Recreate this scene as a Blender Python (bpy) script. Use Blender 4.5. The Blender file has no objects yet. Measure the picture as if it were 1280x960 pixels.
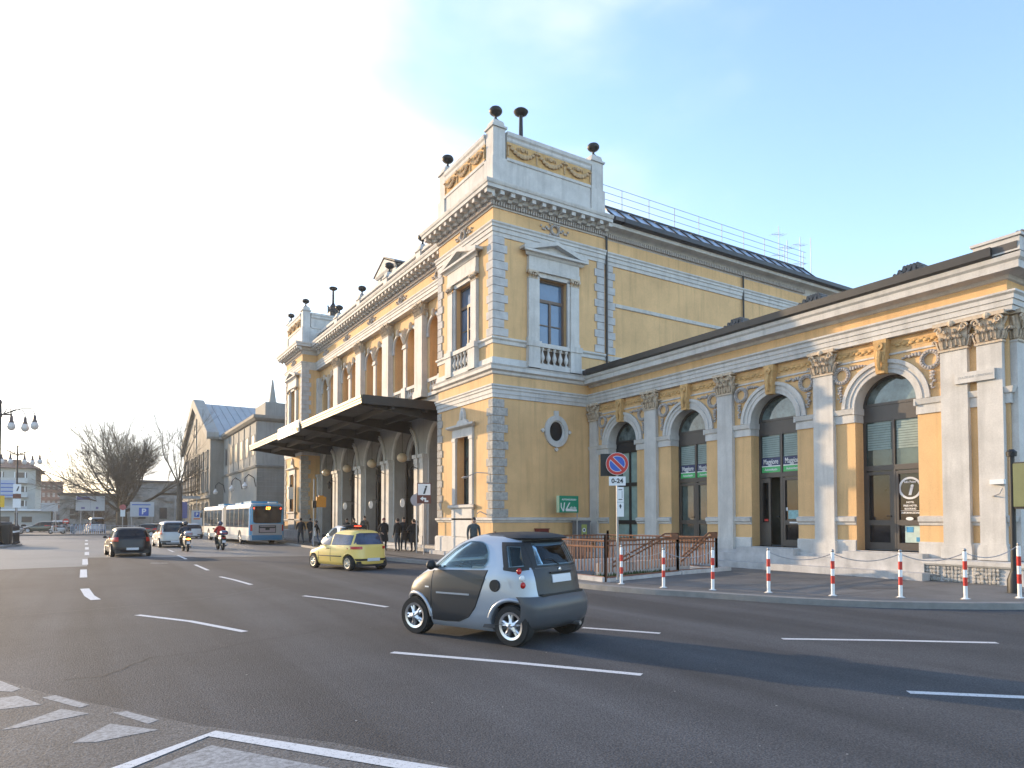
import bpy, bmesh, math, random
from mathutils import Vector, Matrix
R=math.radians; PI=math.pi
random.seed(7)
SC=bpy.context.scene
# ------------------------------------------------------------------ camera
cd=bpy.data.cameras.new("camera"); cam=bpy.data.objects.new("camera",cd); SC.collection.objects.link(cam)
cam.location=(0,0,1.78); cam.rotation_euler=(R(90+1.8),0,R(-32))
cd.sensor_width=36; cd.lens=36*850/1280; cd.shift_y=0.112; cd.clip_start=.1; cd.clip_end=5000
SC.camera=cam
# ------------------------------------------------------------------ light
SUN_AZ=R(-23.5); SUN_EL=R(12)           # azimuth measured from +Y towards +X
W=bpy.data.worlds.new("World"); SC.world=W; W.use_nodes=True
nt=W.node_tree; nt.nodes.clear(); N=nt.nodes.new; LK=nt.links.new
out=N('ShaderNodeOutputWorld'); bg=N('ShaderNodeBackground'); LK(bg.outputs[0],out.inputs[0])
sky=N('ShaderNodeTexSky'); sky.sky_type='NISHITA'; sky.sun_disc=False
sky.sun_elevation=SUN_EL; sky.sun_rotation=SUN_AZ; sky.dust_density=.5; sky.air_density=1.15; sky.ozone_density=2.4; sky.altitude=10
bg.inputs[1].default_value=.15
tc=N('ShaderNodeTexCoord')
sx=N('ShaderNodeSeparateXYZ'); LK(tc.outputs['Generated'],sx.inputs[0])
mp=N('ShaderNodeMapping'); mp.inputs['Scale'].default_value=(1.0,1.0,1.7); mp.inputs['Rotation'].default_value=(0,R(35),R(20)); LK(tc.outputs['Generated'],mp.inputs[0])
no=N('ShaderNodeTexNoise'); no.inputs['Scale'].default_value=2.1; no.inputs['Detail'].default_value=9; no.inputs['Roughness'].default_value=.5; no.inputs['Distortion'].default_value=.5; LK(mp.outputs[0],no.inputs['Vector'])
dt=N('ShaderNodeVectorMath'); dt.operation='DOT_PRODUCT'; LK(tc.outputs['Generated'],dt.inputs[0])
dt.inputs[1].default_value=(math.sin(R(-8))*.9,math.cos(R(-8))*.9,.42)
ma=N('ShaderNodeMath'); ma.operation='MULTIPLY_ADD'; LK(dt.outputs['Value'],ma.inputs[0]); ma.inputs[1].default_value=2.3; ma.inputs[2].default_value=-2.36
ad=N('ShaderNodeMath'); ad.operation='MULTIPLY_ADD'; LK(no.outputs['Fac'],ad.inputs[0]); ad.inputs[1].default_value=2.6; LK(ma.outputs[0],ad.inputs[2])
cr=N('ShaderNodeMapRange'); cr.interpolation_type='SMOOTHERSTEP'; LK(ad.outputs[0],cr.inputs['Value']); cr.inputs['From Min'].default_value=.15; cr.inputs['From Max'].default_value=1.35; cr.inputs['To Max'].default_value=.9
gm=N('ShaderNodeMix'); gm.data_type='RGBA'; gm.blend_type='MIX'; LK(cr.outputs[0],gm.inputs['Factor']); LK(sky.outputs[0],gm.inputs['A']); gm.inputs['B'].default_value=(2.45,2.5,2.55,1)
tn=N('ShaderNodeMix'); tn.data_type='RGBA'; tn.blend_type='MULTIPLY'; tn.inputs['Factor'].default_value=1; tn.inputs['B'].default_value=(1.03,.955,.985,1)
LK(sky.outputs[0],tn.inputs['A']); LK(tn.outputs['Result'],gm.inputs['A']); LK(gm.outputs['Result'],bg.inputs[0])
sl=bpy.data.lights.new("sun",'SUN'); so=bpy.data.objects.new("sun",sl); SC.collection.objects.link(so)
sl.energy=2.0; sl.angle=R(.6); sl.color=(.90,.66,.40)
sd=Vector((math.sin(SUN_AZ)*math.cos(SUN_EL),math.cos(SUN_AZ)*math.cos(SUN_EL),math.sin(SUN_EL)))
so.rotation_euler=sd.to_track_quat('Z','Y').to_euler(); so.location=sd*60
SC.view_settings.view_transform='Standard'; SC.view_settings.look='None'; SC.view_settings.gamma=1; SC.view_settings.exposure=1.93
SC.render.engine='CYCLES'

# ------------------------------------------------------------------ materials
MATS={}
def mat(name,col,rough=.7,metal=0,var=.12,scale=2.,bump=0,bscale=40,col2=None,emit=0,spec=.5,streak=0,coat=0,fine=0,fscale=180):
    if name in MATS: return MATS[name]
    m=bpy.data.materials.new(name); m.use_nodes=True; t=m.node_tree; b=t.nodes['Principled BSDF']; n=t.nodes.new; l=t.links.new
    b.inputs['Roughness'].default_value=rough; b.inputs['Metallic'].default_value=metal; b.inputs['Specular IOR Level'].default_value=spec
    b.inputs['Coat Weight'].default_value=coat; b.inputs['Coat Roughness'].default_value=.05
    c=n('ShaderNodeTexCoord'); z=n('ShaderNodeTexNoise'); z.inputs['Scale'].default_value=scale; z.inputs['Detail'].default_value=6; z.inputs['Roughness'].default_value=.65
    l(c.outputs['Object'],z.inputs['Vector'])
    mr=n('ShaderNodeMapRange'); mr.inputs['From Min'].default_value=.3; mr.inputs['From Max'].default_value=.7; l(z.outputs['Fac'],mr.inputs['Value'])
    mx=n('ShaderNodeMix'); mx.data_type='RGBA'; l(mr.outputs[0],mx.inputs['Factor'])
    a=[min(1,x*(1+var)) for x in col]; d=[x*(1-var) for x in col] if col2 is None else col2
    mx.inputs['A'].default_value=(*a,1); mx.inputs['B'].default_value=(*d,1); o=mx.outputs['Result']
    if streak:
        mp=n('ShaderNodeMapping'); mp.inputs['Scale'].default_value=(3,3,.22); l(c.outputs['Object'],mp.inputs[0])
        z2=n('ShaderNodeTexNoise'); z2.inputs['Scale'].default_value=1.5; z2.inputs['Detail'].default_value=5; l(mp.outputs[0],z2.inputs['Vector'])
        r2=n('ShaderNodeMapRange'); r2.inputs['From Min'].default_value=.5; r2.inputs['From Max'].default_value=.8; r2.inputs['To Max'].default_value=streak; l(z2.outputs['Fac'],r2.inputs['Value'])
        m2=n('ShaderNodeMix'); m2.data_type='RGBA'; l(r2.outputs[0],m2.inputs['Factor']); l(o,m2.inputs['A']); m2.inputs['B'].default_value=(*[x*.55 for x in col],1); o=m2.outputs['Result']
    if fine:
        z3=n('ShaderNodeTexNoise'); z3.inputs['Scale'].default_value=fscale; z3.inputs['Detail'].default_value=2; l(c.outputs['Object'],z3.inputs['Vector'])
        r3=n('ShaderNodeMapRange'); r3.inputs['From Min'].default_value=.35; r3.inputs['From Max'].default_value=.68; r3.inputs['To Min'].default_value=1-fine; r3.inputs['To Max'].default_value=1+fine*1.4; l(z3.outputs['Fac'],r3.inputs['Value'])
        m3=n('ShaderNodeMix'); m3.data_type='RGBA'; m3.blend_type='MULTIPLY'; m3.inputs['Factor'].default_value=1; l(o,m3.inputs['A']); l(r3.outputs[0],m3.inputs['B']); o=m3.outputs['Result']
    l(o,b.inputs['Base Color'])
    if bump:
        z4=n('ShaderNodeTexNoise'); z4.inputs['Scale'].default_value=bscale; z4.inputs['Detail'].default_value=4; l(c.outputs['Object'],z4.inputs['Vector'])
        bp=n('ShaderNodeBump'); bp.inputs['Strength'].default_value=bump; bp.inputs['Distance'].default_value=.02; l(z4.outputs['Fac'],bp.inputs['Height']); l(bp.outputs[0],b.inputs['Normal'])
    if emit: b.inputs['Emission Color'].default_value=(*col,1); b.inputs['Emission Strength'].default_value=emit
    MATS[name]=m; return m
YEL=mat('yellow_plaster',(.68,.43,.205),.85,var=.16,scale=.45,streak=.5,fine=.05,fscale=30,bump=.15,bscale=25)
YEL2=mat('yellow_plaster_warm',(.62,.36,.14),.85,var=.1,scale=.8,streak=.3)
STONE=mat('white_limestone',(.55,.525,.49),.75,var=.15,scale=1.2,streak=.55,bump=.12,bscale=30,fine=.04,fscale=25)
STONE2=mat('weathered_limestone',(.48,.465,.45),.85,var=.2,scale=2.2,streak=.5,bump=.3,bscale=18)
CARV=mat('carved_sandstone',(.52,.42,.31),.85,var=.28,scale=7,bump=.5,bscale=22)
CARVG=mat('carved_grey_stone',(.42,.38,.35),.85,var=.3,scale=9,bump=.5,bscale=22)
def seethrough(name,tint):
    m=bpy.data.materials.new(name); m.use_nodes=True; t=m.node_tree; t.nodes.clear(); n=t.nodes.new; l=t.links.new
    o=n('ShaderNodeOutputMaterial'); x=n('ShaderNodeMixShader'); a=n('ShaderNodeBsdfTransparent'); a.inputs[0].default_value=(*tint,1); g=n('ShaderNodeBsdfGlossy'); g.inputs['Roughness'].default_value=.03; g.inputs[0].default_value=(.9,.95,1,1)
    f=n('ShaderNodeFresnel'); f.inputs[0].default_value=1.3; l(f.outputs[0],x.inputs[0]); l(a.outputs[0],x.inputs[1]); l(g.outputs[0],x.inputs[2]); l(x.outputs[0],o.inputs[0]); return m
CLEARGL=seethrough('clear_car_glass',(.74,.82,.82))
OCHRE=mat('ochre_terracotta',(.58,.36,.15),.85,var=.25,scale=5,bump=.5,bscale=25)
ROUGH=mat('rusticated_stone',(.40,.375,.34),.95,var=.35,scale=9,bump=1.,bscale=9)
DKROOF=mat('dark_gutter_metal',(.035,.03,.028),.45,var=.2,scale=3)
ROOF=mat('grey_roof_slate',(.12,.11,.105),.7,var=.2,scale=3)
BRONZE=mat('dark_bronze',(.035,.032,.03),.5,.3,var=.3,scale=8)
IRON=mat('black_iron',(.02,.02,.022),.5,.2)
CANOPY=mat('canopy_dark_steel',(.018,.0175,.017),.55,var=.2)
CANOPYU=mat('canopy_soffit_grey',(.085,.083,.08),.8,var=.2,scale=1)
FASC=mat('canopy_cream_fascia',(.15,.12,.065),.55,var=.05)
WOOD=mat('brown_window_frame',(.14,.10,.075),.55,var=.15)
ALU=mat('bronze_aluminium_frame',(.072,.062,.055),.45,.1,var=.08)
GLASSB=mat('painted_sky_blue_glass',(.10,.16,.25),.06,var=.15,scale=.8,spec=.8,coat=.2)  # blue of mirrored sky and blinds is put into the base colour
GLASSD=mat('dark_glass',(.018,.018,.02),.06,var=.5,scale=1.5,spec=.4)
GLASSG=mat('greenish_glass',(.06,.085,.08),.08,var=.6,scale=.9,spec=.5)
BLIND=mat('pale_green_blind',(.24,.31,.29),.6,var=.15,scale=3)
CURT=mat('pale_curtain_glass',(.26,.36,.33),.15,var=.25,scale=1.5,spec=.8)
WHITE=mat('white_paint',(.75,.75,.74),.5,var=.04)
BLACK=mat('black_plastic',(.015,.015,.016),.55,var=.2)
GREYM=mat('grey_galvanised_metal',(.33,.33,.34),.45,.6,var=.1)
RUST=mat('rusty_brown_iron',(.19,.085,.045),.7,.1,var=.3,scale=6)
REDP=mat('red_paint',(.50,.03,.022),.45,var=.1)
GREENP=mat('green_sign_face',(.01,.25,.14),.4,var=.05)
NAVY=mat('navy_banner',(.015,.03,.10),.5,var=.05)
GRNB=mat('green_banner',(.06,.42,.13),.5,var=.05)
BLUEP=mat('blue_sign_face',(.02,.09,.42),.4,var=.05)
YELP=mat('yellow_sign_face',(.75,.45,.02),.5,var=.05)
BROWNP=mat('brown_sign_face',(.13,.035,.02),.5,var=.05)
TYRE=mat('tyre_rubber',(.018,.018,.018),.85,var=.15)
RIM=mat('alloy_rim',(.62,.62,.64),.3,.9,var=.05)
RIMG=mat('sun_gold_wheel_cover',(.62,.54,.42),.4,.4,var=.05)  # golden sunlight on the wheels is put into this cover colour
LAMPG=mat('cream_globe_glass',(.62,.47,.30),.3,var=.08)
CLEARG=mat('pale_lamp_glass',(.66,.60,.55),.15,var=.08)
TAILR=mat('red_tail_lamp',(.45,.015,.012),.2,var=.1)
TAILON=mat('lit_tail_lamp',(1,.05,.02),.3,var=.05,emit=1.6)
ORON=mat('lit_orange_lamp',(1,.28,.03),.3,var=.05,emit=3)
PLATE=mat('number_plate_white',(.62,.64,.68),.4,var=.05)
GREENC=mat('ground_weeds',(.05,.085,.025),.9,var=.4,scale=6)
SKIN=mat('skin',(.45,.27,.19),.6,var=.08); HAIR=mat('dark_hair',(.03,.02,.015),.7,var=.2)

# ------------------------------------------------------------------ mesh helpers
def F(X): return lambda u,d,z:(X+d,u,z)        # wall facing -X : u = y
def S(Y): return lambda u,d,z:(u,Y+d,z)        # wall facing -Y : u = x
class MB:
    def __init__(s,M=None): s.v=[];s.f=[];s.mi=[];s.M=M;s.cur=0
    def add(s,vs,fs):
        b=len(s.v); M=s.M
        s.v+= [tuple(M(*p)) if M else tuple(p) for p in vs]
        for f in fs: s.f.append([b+i for i in f]); s.mi.append(s.cur)
        return s
    def box(s,u0,u1,d0,d1,z0,z1):
        return s.add([(u0,d0,z0),(u1,d0,z0),(u1,d1,z0),(u0,d1,z0),(u0,d0,z1),(u1,d0,z1),(u1,d1,z1),(u0,d1,z1)],
            [(0,1,2,3),(4,7,6,5),(0,4,5,1),(1,5,6,2),(2,6,7,3),(3,7,4,0)])
    def prism(s,pts,d0,d1):                    # polygon in (u,z) extruded along d
        n=len(pts); return s.add([(u,d0,z) for u,z in pts]+[(u,d1,z) for u,z in pts],
            [list(range(n)),list(range(2*n-1,n-1,-1))]+[(i,(i+1)%n,n+(i+1)%n,n+i) for i in range(n)])
    def mould(s,prof,u0,u1,e0=0,e1=0):         # profile (d,z) swept along u with mitres
        n=len(prof); return s.add([(u0+e0*d,d,z) for d,z in prof]+[(u1-e1*d,d,z) for d,z in prof],
            [list(range(n)),list(range(2*n-1,n-1,-1))]+[(i,(i+1)%n,n+(i+1)%n,n+i) for i in range(n)])
    def zprism(s,pts,z0,z1):                   # polygon in (x,y) extruded up
        n=len(pts); return s.add([(x,y,z0) for x,y in pts]+[(x,y,z1) for x,y in pts],
            [list(range(n-1,-1,-1)),list(range(n,2*n))]+[(i,(i+1)%n,n+(i+1)%n,n+i) for i in range(n)])
    def ring(s,cu,cz,r0,r1,d0,d1,a0=0,a1=PI,n=20):
        vs=[];fs=[]
        for i in range(n+1):
            a=a0+(a1-a0)*i/n; c,q=math.cos(a),math.sin(a)
            for r,d in ((r0,d0),(r1,d0),(r1,d1),(r0,d1)): vs.append((cu+r*c,d,cz+r*q))
        for i in range(n):
            for k in range(4): fs.append((4*i+k,4*i+(k+1)%4,4*i+4+(k+1)%4,4*i+4+k))
        if abs(a1-a0)<2*PI-.01: fs+=[(0,1,2,3),(4*n+3,4*n+2,4*n+1,4*n)]
        return s.add(vs,fs)
    def archwall(s,u0,u1,z0,z1,cu,hw,zs,d0,d1,zb,n=16):
        pts=[(u0,z0)]
        if zb>z0+1e-4: pts=[(u0,zb)]; s.box(u0,u1,d0,d1,z0,zb)
        zz=max(z0,zb)
        pts+= [(cu-hw,zz),(cu-hw,zs)]+[(cu+hw*math.cos(PI-PI*i/n),zs+hw*math.sin(PI*i/n)) for i in range(1,n)]+[(cu+hw,zs),(cu+hw,zz),(u1,zz),(u1,z1),(u0,z1)]
        return s.prism(pts,d0,d1)
    def lathe(s,c,prof,n=12,ax='z'):
        vs=[];fs=[];m=len(prof)
        for r,h in prof:
            for i in range(n):
                a=2*PI*i/n; x,y=r*math.cos(a),r*math.sin(a)
                vs.append((c[0]+x,c[1]+y,c[2]+h) if ax=='z' else ((c[0]+x,c[1]+h,c[2]+y) if ax=='y' else (c[0]+h,c[1]+x,c[2]+y)))
        for j in range(m-1):
            for i in range(n): fs.append((j*n+i,j*n+(i+1)%n,(j+1)*n+(i+1)%n,(j+1)*n+i))
        fs+=[list(range(n-1,-1,-1)),list(range((m-1)*n,m*n))]
        return s.add(vs,fs)
    def tube(s,pts,r,n=6,r1=None):
        pts=[Vector(p) for p in pts]; m=len(pts); vs=[];fs=[]; r1=r if r1 is None else r1; up=None
        for i,p in enumerate(pts):
            t=(pts[min(i+1,m-1)]-pts[max(i-1,0)]).normalized()
            if up is None: up=t.orthogonal().normalized()
            a=(up-t*up.dot(t)); a=a.normalized() if a.length>1e-6 else t.orthogonal().normalized(); up=a; b=t.cross(a)
            rr=r+(r1-r)*i/(m-1)
            for k in range(n):
                q=2*PI*k/n; vs.append(p+a*(rr*math.cos(q))+b*(rr*math.sin(q)))
        for i in range(m-1):
            for k in range(n): fs.append((i*n+k,i*n+(k+1)%n,(i+1)*n+(k+1)%n,(i+1)*n+k))
        fs+=[list(range(n-1,-1,-1)),list(range((m-1)*n,m*n))]
        return s.add(vs,fs)
    def ball(s,c,rx,ry=None,rz=None,n=8,m=6):
        ry=ry or rx; rz=rz or rx; vs=[(c[0],c[1],c[2]-rz)];fs=[]
        for j in range(1,m):
            t=-PI/2+PI*j/m
            for i in range(n):
                a=2*PI*i/n; vs.append((c[0]+rx*math.cos(t)*math.cos(a),c[1]+ry*math.cos(t)*math.sin(a),c[2]+rz*math.sin(t)))
        vs.append((c[0],c[1],c[2]+rz)); L=len(vs)-1
        for i in range(n):
            fs.append((0,1+(i+1)%n,1+i)); fs.append((L,L-n+i,L-n+(i+1)%n))
            for j in range(m-2): fs.append((1+j*n+i,1+j*n+(i+1)%n,1+(j+1)*n+(i+1)%n,1+(j+1)*n+i))
        return s.add(vs,fs)
    def mesh(s,name,mats,smooth=35,recalc=True):
        me=bpy.data.meshes.new(name); me.from_pydata(s.v,[],s.f)
        for m in (mats if isinstance(mats,(list,tuple)) else [mats]): me.materials.append(m)
        me.polygons.foreach_set('material_index',s.mi)
        if recalc:
            bm=bmesh.new(); bm.from_mesh(me); bmesh.ops.recalc_face_normals(bm,faces=bm.faces); bm.to_mesh(me); bm.free()
        if smooth:
            me.polygons.foreach_set('use_smooth',[True]*len(me.polygons)); me.set_sharp_from_angle(angle=R(smooth))
        me.update(); return me
    def build(s,name,mats,parent=None,loc=(0,0,0),smooth=35,rz=0):
        return place(s.mesh(name,mats,smooth),name,parent,loc,rz)
def place(me,name,parent=None,loc=(0,0,0),rz=0):
    o=bpy.data.objects.new(name,me); SC.collection.objects.link(o); o.parent=parent; o.location=loc; o.rotation_euler=(0,0,rz); return o
def tag(o,label,cat,group=None,kind=None):
    if label: o['label']=label
    if cat: o['category']=cat
    if group: o['group']=group
    if kind: o['kind']=kind
    return o
def thing(name,label,cat,loc=(0,0,0),rz=0,group=None):
    o=bpy.data.objects.new(name,None); SC.collection.objects.link(o); o.location=loc; o.rotation_euler=(0,0,rz); o.empty_display_size=.3
    return tag(o,label,cat,group)
def struct(mb,name,m,loc=(0,0,0),smooth=0):
    o=mb.build(name,m,None,loc,smooth); o['kind']='structure'; return o
def dup(o,loc=None,rz=None,label=None,parent=None,group=None):
    c=o.copy(); SC.collection.objects.link(c); c.parent=parent
    if loc is not None: c.location=loc
    if rz is not None: c.rotation_euler=(0,0,rz)
    if label: c['label']=label
    if group: c['group']=group
    for ch in list(o.children): dup(ch,parent=c)
    return c
_dg=None
def evaled(o):
    bpy.context.view_layer.update(); dg=bpy.context.evaluated_depsgraph_get()
    me=bpy.data.meshes.new_from_object(o.evaluated_get(dg)); return me
def text(s,size,M,m,name='lettering',parent=None,loc=(0,0,0),ext=.008,align='CENTER',bold=0,sx=1,shear=0):
    cu=bpy.data.curves.new('t','FONT'); cu.body=s; cu.size=size; cu.extrude=ext; cu.align_x=align; cu.align_y='CENTER'; cu.offset=bold; cu.shear=shear
    o=bpy.data.objects.new('t',cu); SC.collection.objects.link(o); me=evaled(o)
    bpy.data.objects.remove(o); me.name=name; me.transform(Matrix.Diagonal((sx,1,1,1))); me.transform(M)
    me.materials.clear(); me.materials.append(m)
    return place(me,name,parent,loc)
def MF(x,y,z):  # text matrix, readable from -X
    return Matrix(((0,0,-1,x),(-1,0,0,y),(0,1,0,z),(0,0,0,1)))
def MS(x,y,z):  # readable from -Y
    return Matrix(((1,0,0,x),(0,0,-1,y),(0,1,0,z),(0,0,0,1)))
# ================================================================== ground
ASPH=mat('new_asphalt',(.062,.0625,.066),.86,var=.2,scale=.3,fine=.34,fscale=55,bump=.5,bscale=60,spec=.35)
def lanes(m):
    t=m.node_tree; b=t.nodes['Principled BSDF']; src=b.inputs['Base Color'].links[0].from_socket; n=t.nodes.new; l=t.links.new
    c=n('ShaderNodeTexCoord'); w=n('ShaderNodeMapping'); w.inputs['Rotation'].default_value=(0,0,R(38)); w.inputs['Scale'].default_value=(.55,.035,1); l(c.outputs['Object'],w.inputs[0])
    z=n('ShaderNodeTexNoise'); z.inputs['Scale'].default_value=1.6; z.inputs['Detail'].default_value=3; z.inputs['Distortion'].default_value=.6; l(w.outputs[0],z.inputs['Vector'])
    r=n('ShaderNodeMapRange'); r.inputs['From Min'].default_value=.35; r.inputs['From Max'].default_value=.7; r.inputs['To Min'].default_value=.74; r.inputs['To Max'].default_value=1.28; l(z.outputs['Fac'],r.inputs[0])
    v=n('ShaderNodeTexVoronoi'); v.inputs['Scale'].default_value=.9; l(c.outputs['Object'],v.inputs['Vector']); s=n('ShaderNodeMapRange'); s.inputs['From Min'].default_value=.03; s.inputs['From Max'].default_value=.16; s.inputs['To Min'].default_value=.93; l(v.outputs['Distance'],s.inputs[0])
    a=n('ShaderNodeMath'); a.operation='MULTIPLY'; l(r.outputs[0],a.inputs[0]); l(s.outputs[0],a.inputs[1])
    x=n('ShaderNodeMix'); x.data_type='RGBA'; x.blend_type='MULTIPLY'; x.inputs['Factor'].default_value=1; l(src,x.inputs['A']); l(a.outputs[0],x.inputs['B']); l(x.outputs['Result'],b.inputs['Base Color'])
lanes(ASPH)
ASPHO=mat('old_asphalt',(.17,.165,.16),.62,var=.14,scale=.12,fine=.3,fscale=50,bump=.3,bscale=50,spec=.5,streak=0)
ASPHW=mat('worn_asphalt',(.095,.093,.092),.85,var=.22,scale=1.2,fine=.45,fscale=60,bump=.5,bscale=60)
PAVE=mat('pavement_slabs',(.135,.13,.125),.8,var=.25,scale=.9,fine=.2,fscale=40,bump=.2,bscale=30)
KERB=mat('kerb_stone',(.22,.215,.205),.75,var=.2,scale=3,bump=.2,bscale=30)
def paintmat():
    m=bpy.data.materials.new('worn_road_paint'); m.use_nodes=True; t=m.node_tree; b=t.nodes['Principled BSDF']; n=t.nodes.new; l=t.links.new
    b.inputs['Roughness'].default_value=.6; c=n('ShaderNodeTexCoord'); z=n('ShaderNodeTexNoise'); z.inputs['Scale'].default_value=38; z.inputs['Detail'].default_value=5; z.inputs['Roughness'].default_value=.8; l(c.outputs['Object'],z.inputs[0])
    r=n('ShaderNodeMapRange'); r.inputs['From Min'].default_value=.53; r.inputs['From Max'].default_value=.68; l(z.outputs['Fac'],r.inputs[0])
    x=n('ShaderNodeMix'); x.data_type='RGBA'; l(r.outputs[0],x.inputs['Factor']); x.inputs['A'].default_value=(.62,.62,.62,1); x.inputs['B'].default_value=(.16,.16,.16,1); l(x.outputs['Result'],b.inputs['Base Color']); return m
def paintmat2(th,name):
    m=bpy.data.materials.new(name); m.use_nodes=True; t=m.node_tree; b=t.nodes['Principled BSDF']; n=t.nodes.new; l=t.links.new
    b.inputs['Roughness'].default_value=.7; c=n('ShaderNodeTexCoord'); z=n('ShaderNodeTexNoise'); z.inputs['Scale'].default_value=22; z.inputs['Detail'].default_value=9; z.inputs['Roughness'].default_value=.85; l(c.outputs['Object'],z.inputs[0])
    r=n('ShaderNodeMapRange'); r.inputs['From Min'].default_value=th-.12; r.inputs['From Max'].default_value=th+.14; l(z.outputs['Fac'],r.inputs[0])
    x=n('ShaderNodeMix'); x.data_type='RGBA'; l(r.outputs[0],x.inputs['Factor']); x.inputs['A'].default_value=(.40,.405,.41,1); x.inputs['B'].default_value=(.10,.10,.10,1); l(x.outputs['Result'],b.inputs['Base Color']); return m
PAINT=paintmat(); PAINTW=paintmat2(.50,'very_worn_road_paint')
def catm_(P,k=5):
    o=[]
    for i in range(len(P)-1):
        a=Vector(P[max(i-1,0)]);b=Vector(P[i]);c=Vector(P[i+1]);d=Vector(P[min(i+2,len(P)-1)])
        for j in range(k):
            t=j/k; o.append(tuple(.5*((2*b)+(c-a)*t+(2*a-5*b+4*c-d)*t*t+(3*b-a-3*c+d)*t**3)))
    o.append(tuple(P[-1])); return o
g=MB(); g.add([(-1500,-400,0),(1500,-400,0),(1500,2500,0),(-1500,2500,0)],[(0,1,2,3)]); struct(g,'ground_road',ASPHO)
g=MB(); g.add([(x,y,.004) for x,y in [(-60,-30),(60,-30),(60,2),(12.4,12),(12.4,33.3),(9.8,33.5),(.07,38),(.04,30.9),(-2.6,30.5),(-60,26)]],[tuple(range(10))]); struct(g,'road_new_asphalt',ASPH)
g=MB(); g.add([(x,y,.008) for x,y in [(-9,13.2),(-.79,9.49),(-.31,8.45),(.86,6.45),(1.71,5.38),(2.39,4.24),(2.6,2),(-2,-3),(-12,0)]],[tuple(range(9))]); struct(g,'road_worn_patch',ASPHW)
# markings
LINES=[[(3.5,8.64),(4.56,7.19),(5.43,5.88)],[(8.84,6.53),(10.05,5.62),(11.19,4.67)],[(7.21,3.83),(8.3,2.82)],[(6.96,8.95),(7.65,7.86)],[(.83,14.55),(1.57,13.15),(2.16,11.47)],[(4.34,16.15),(4.84,14.73),(5.23,13.18)],[(3.57,22.99),(3.74,21.54),(3.86,19.7)],[(3.68,29.66),(3.66,26.13)],[(3.92,38.2),(3.86,34.1)],[(4.17,45.73),(4.12,42.14)],[(-.02,20.84),(.08,18.81),(.2,17.8)],[(-.07,28.91),(-.06,24.9)],[(-.04,36.53),(-.03,31.97)],[(.03,44.7),(.03,40.64)],[(.03,52.58),(.03,48.32)],[(0,61.65),(0,57.67)],[(0,71.5),(0,67.46)],[(-4.94,57.27),(-4.63,62.49)],[(2.25,31.73),(2.87,31.35)]]
def strip(mb,pts,w,z):
    P=[Vector((*p,0)) for p in pts]; vs=[];n=len(P)
    for i,p in enumerate(P):
        t=(P[min(i+1,n-1)]-P[max(i-1,0)]).normalized(); q=Vector((-t.y,t.x,0))*w/2
        vs+=[(p.x+q.x,p.y+q.y,z),(p.x-q.x,p.y-q.y,z)]
    mb.add(vs,[(2*i,2*i+1,2*i+3,2*i+2) for i in range(n-1)])
g=MB()
for i,l in enumerate(LINES): strip(g,l,.12 if i<10 or i>16 else .2,.0075)
strip(g,[(.05,5.5),(.91,6.15),(2.2,4.3)],.15,.0125)
struct(g,'road_markings',PAINT)
g=MB()
for q in [[(-.78,9.4),(-.56,8.84),(-.63,8.73),(-.9,9.0)],[(-.9,8.5),(-.56,8.5),(-.34,7.98),(-.8,7.98)],[(-.35,8.29),(-.24,8.33),(.05,7.73),(-.03,7.65)],[(-.59,7.2),(-.17,7.7),(.05,7.38),(-.47,7.2)],[(.23,7.3),(.34,7.29),(.57,6.82),(.48,6.74)],[(-.07,6.49),(.2,6.92),(.54,6.5),(.09,6.41)],[(.86,5.84),(2.0,4.1),(1.3,3.6),(-.3,5.0)]]:
    g.add([(x,y,.0105) for x,y in q],[(0,1,2,3)])
struct(g,'road_worn_markings',PAINTW)
g=MB(); 
cp=[(-.19,9.11),(.19,9.06),(.45,9.5),(.74,9.98),(1.32,10.0),(2.26,10.56),(2.9,10.74),(3.5,11.2)]
cc=[]
for a,b in zip(cp,cp[1:]):
    for k in range(6): cc.append((a[0]+(b[0]-a[0])*k/6+random.uniform(-.02,.02),a[1]+(b[1]-a[1])*k/6+random.uniform(-.02,.02)))
strip(g,cc,.012,.0095)
for y0,y1,x in ((12.3,33,.9),):
    pass
struct(g,'road_crack',mat('crack_dark',(.015,.015,.015),.9))
g=MB()
for P_,w in (([(12.2,16.5),(9.5,14.2),(6.9,12.6)],.035),([(4.0,28.5),(7.5,26.8),(10.9,26.2)],.03),([(-2,15.5),(1.5,16.4),(4.2,18.5)],.02)): strip(g,catm_(P_,8),w,.0060)
struct(g,'road_seams',mat('tar_seam',(.022,.021,.021),.5))
g=MB(); rnd=random.Random(12)
for k in range(70):
    d=rnd.uniform(4,16); a=R(rnd.uniform(-2,66)); x=math.sin(a)*d; y=math.cos(a)*d; s=rnd.uniform(.004,.014)
    g.add([(x+s*rnd.uniform(.6,1)*math.cos(q),y+s*rnd.uniform(.5,1)*math.sin(q),.0135) for q in (0,1.2,2.3,3.4,4.4,5.4)],[(0,1,2,3,4,5)])
struct(g,'road_litter_specks',mat('pale_specks',(.35,.34,.32),.8))
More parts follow.
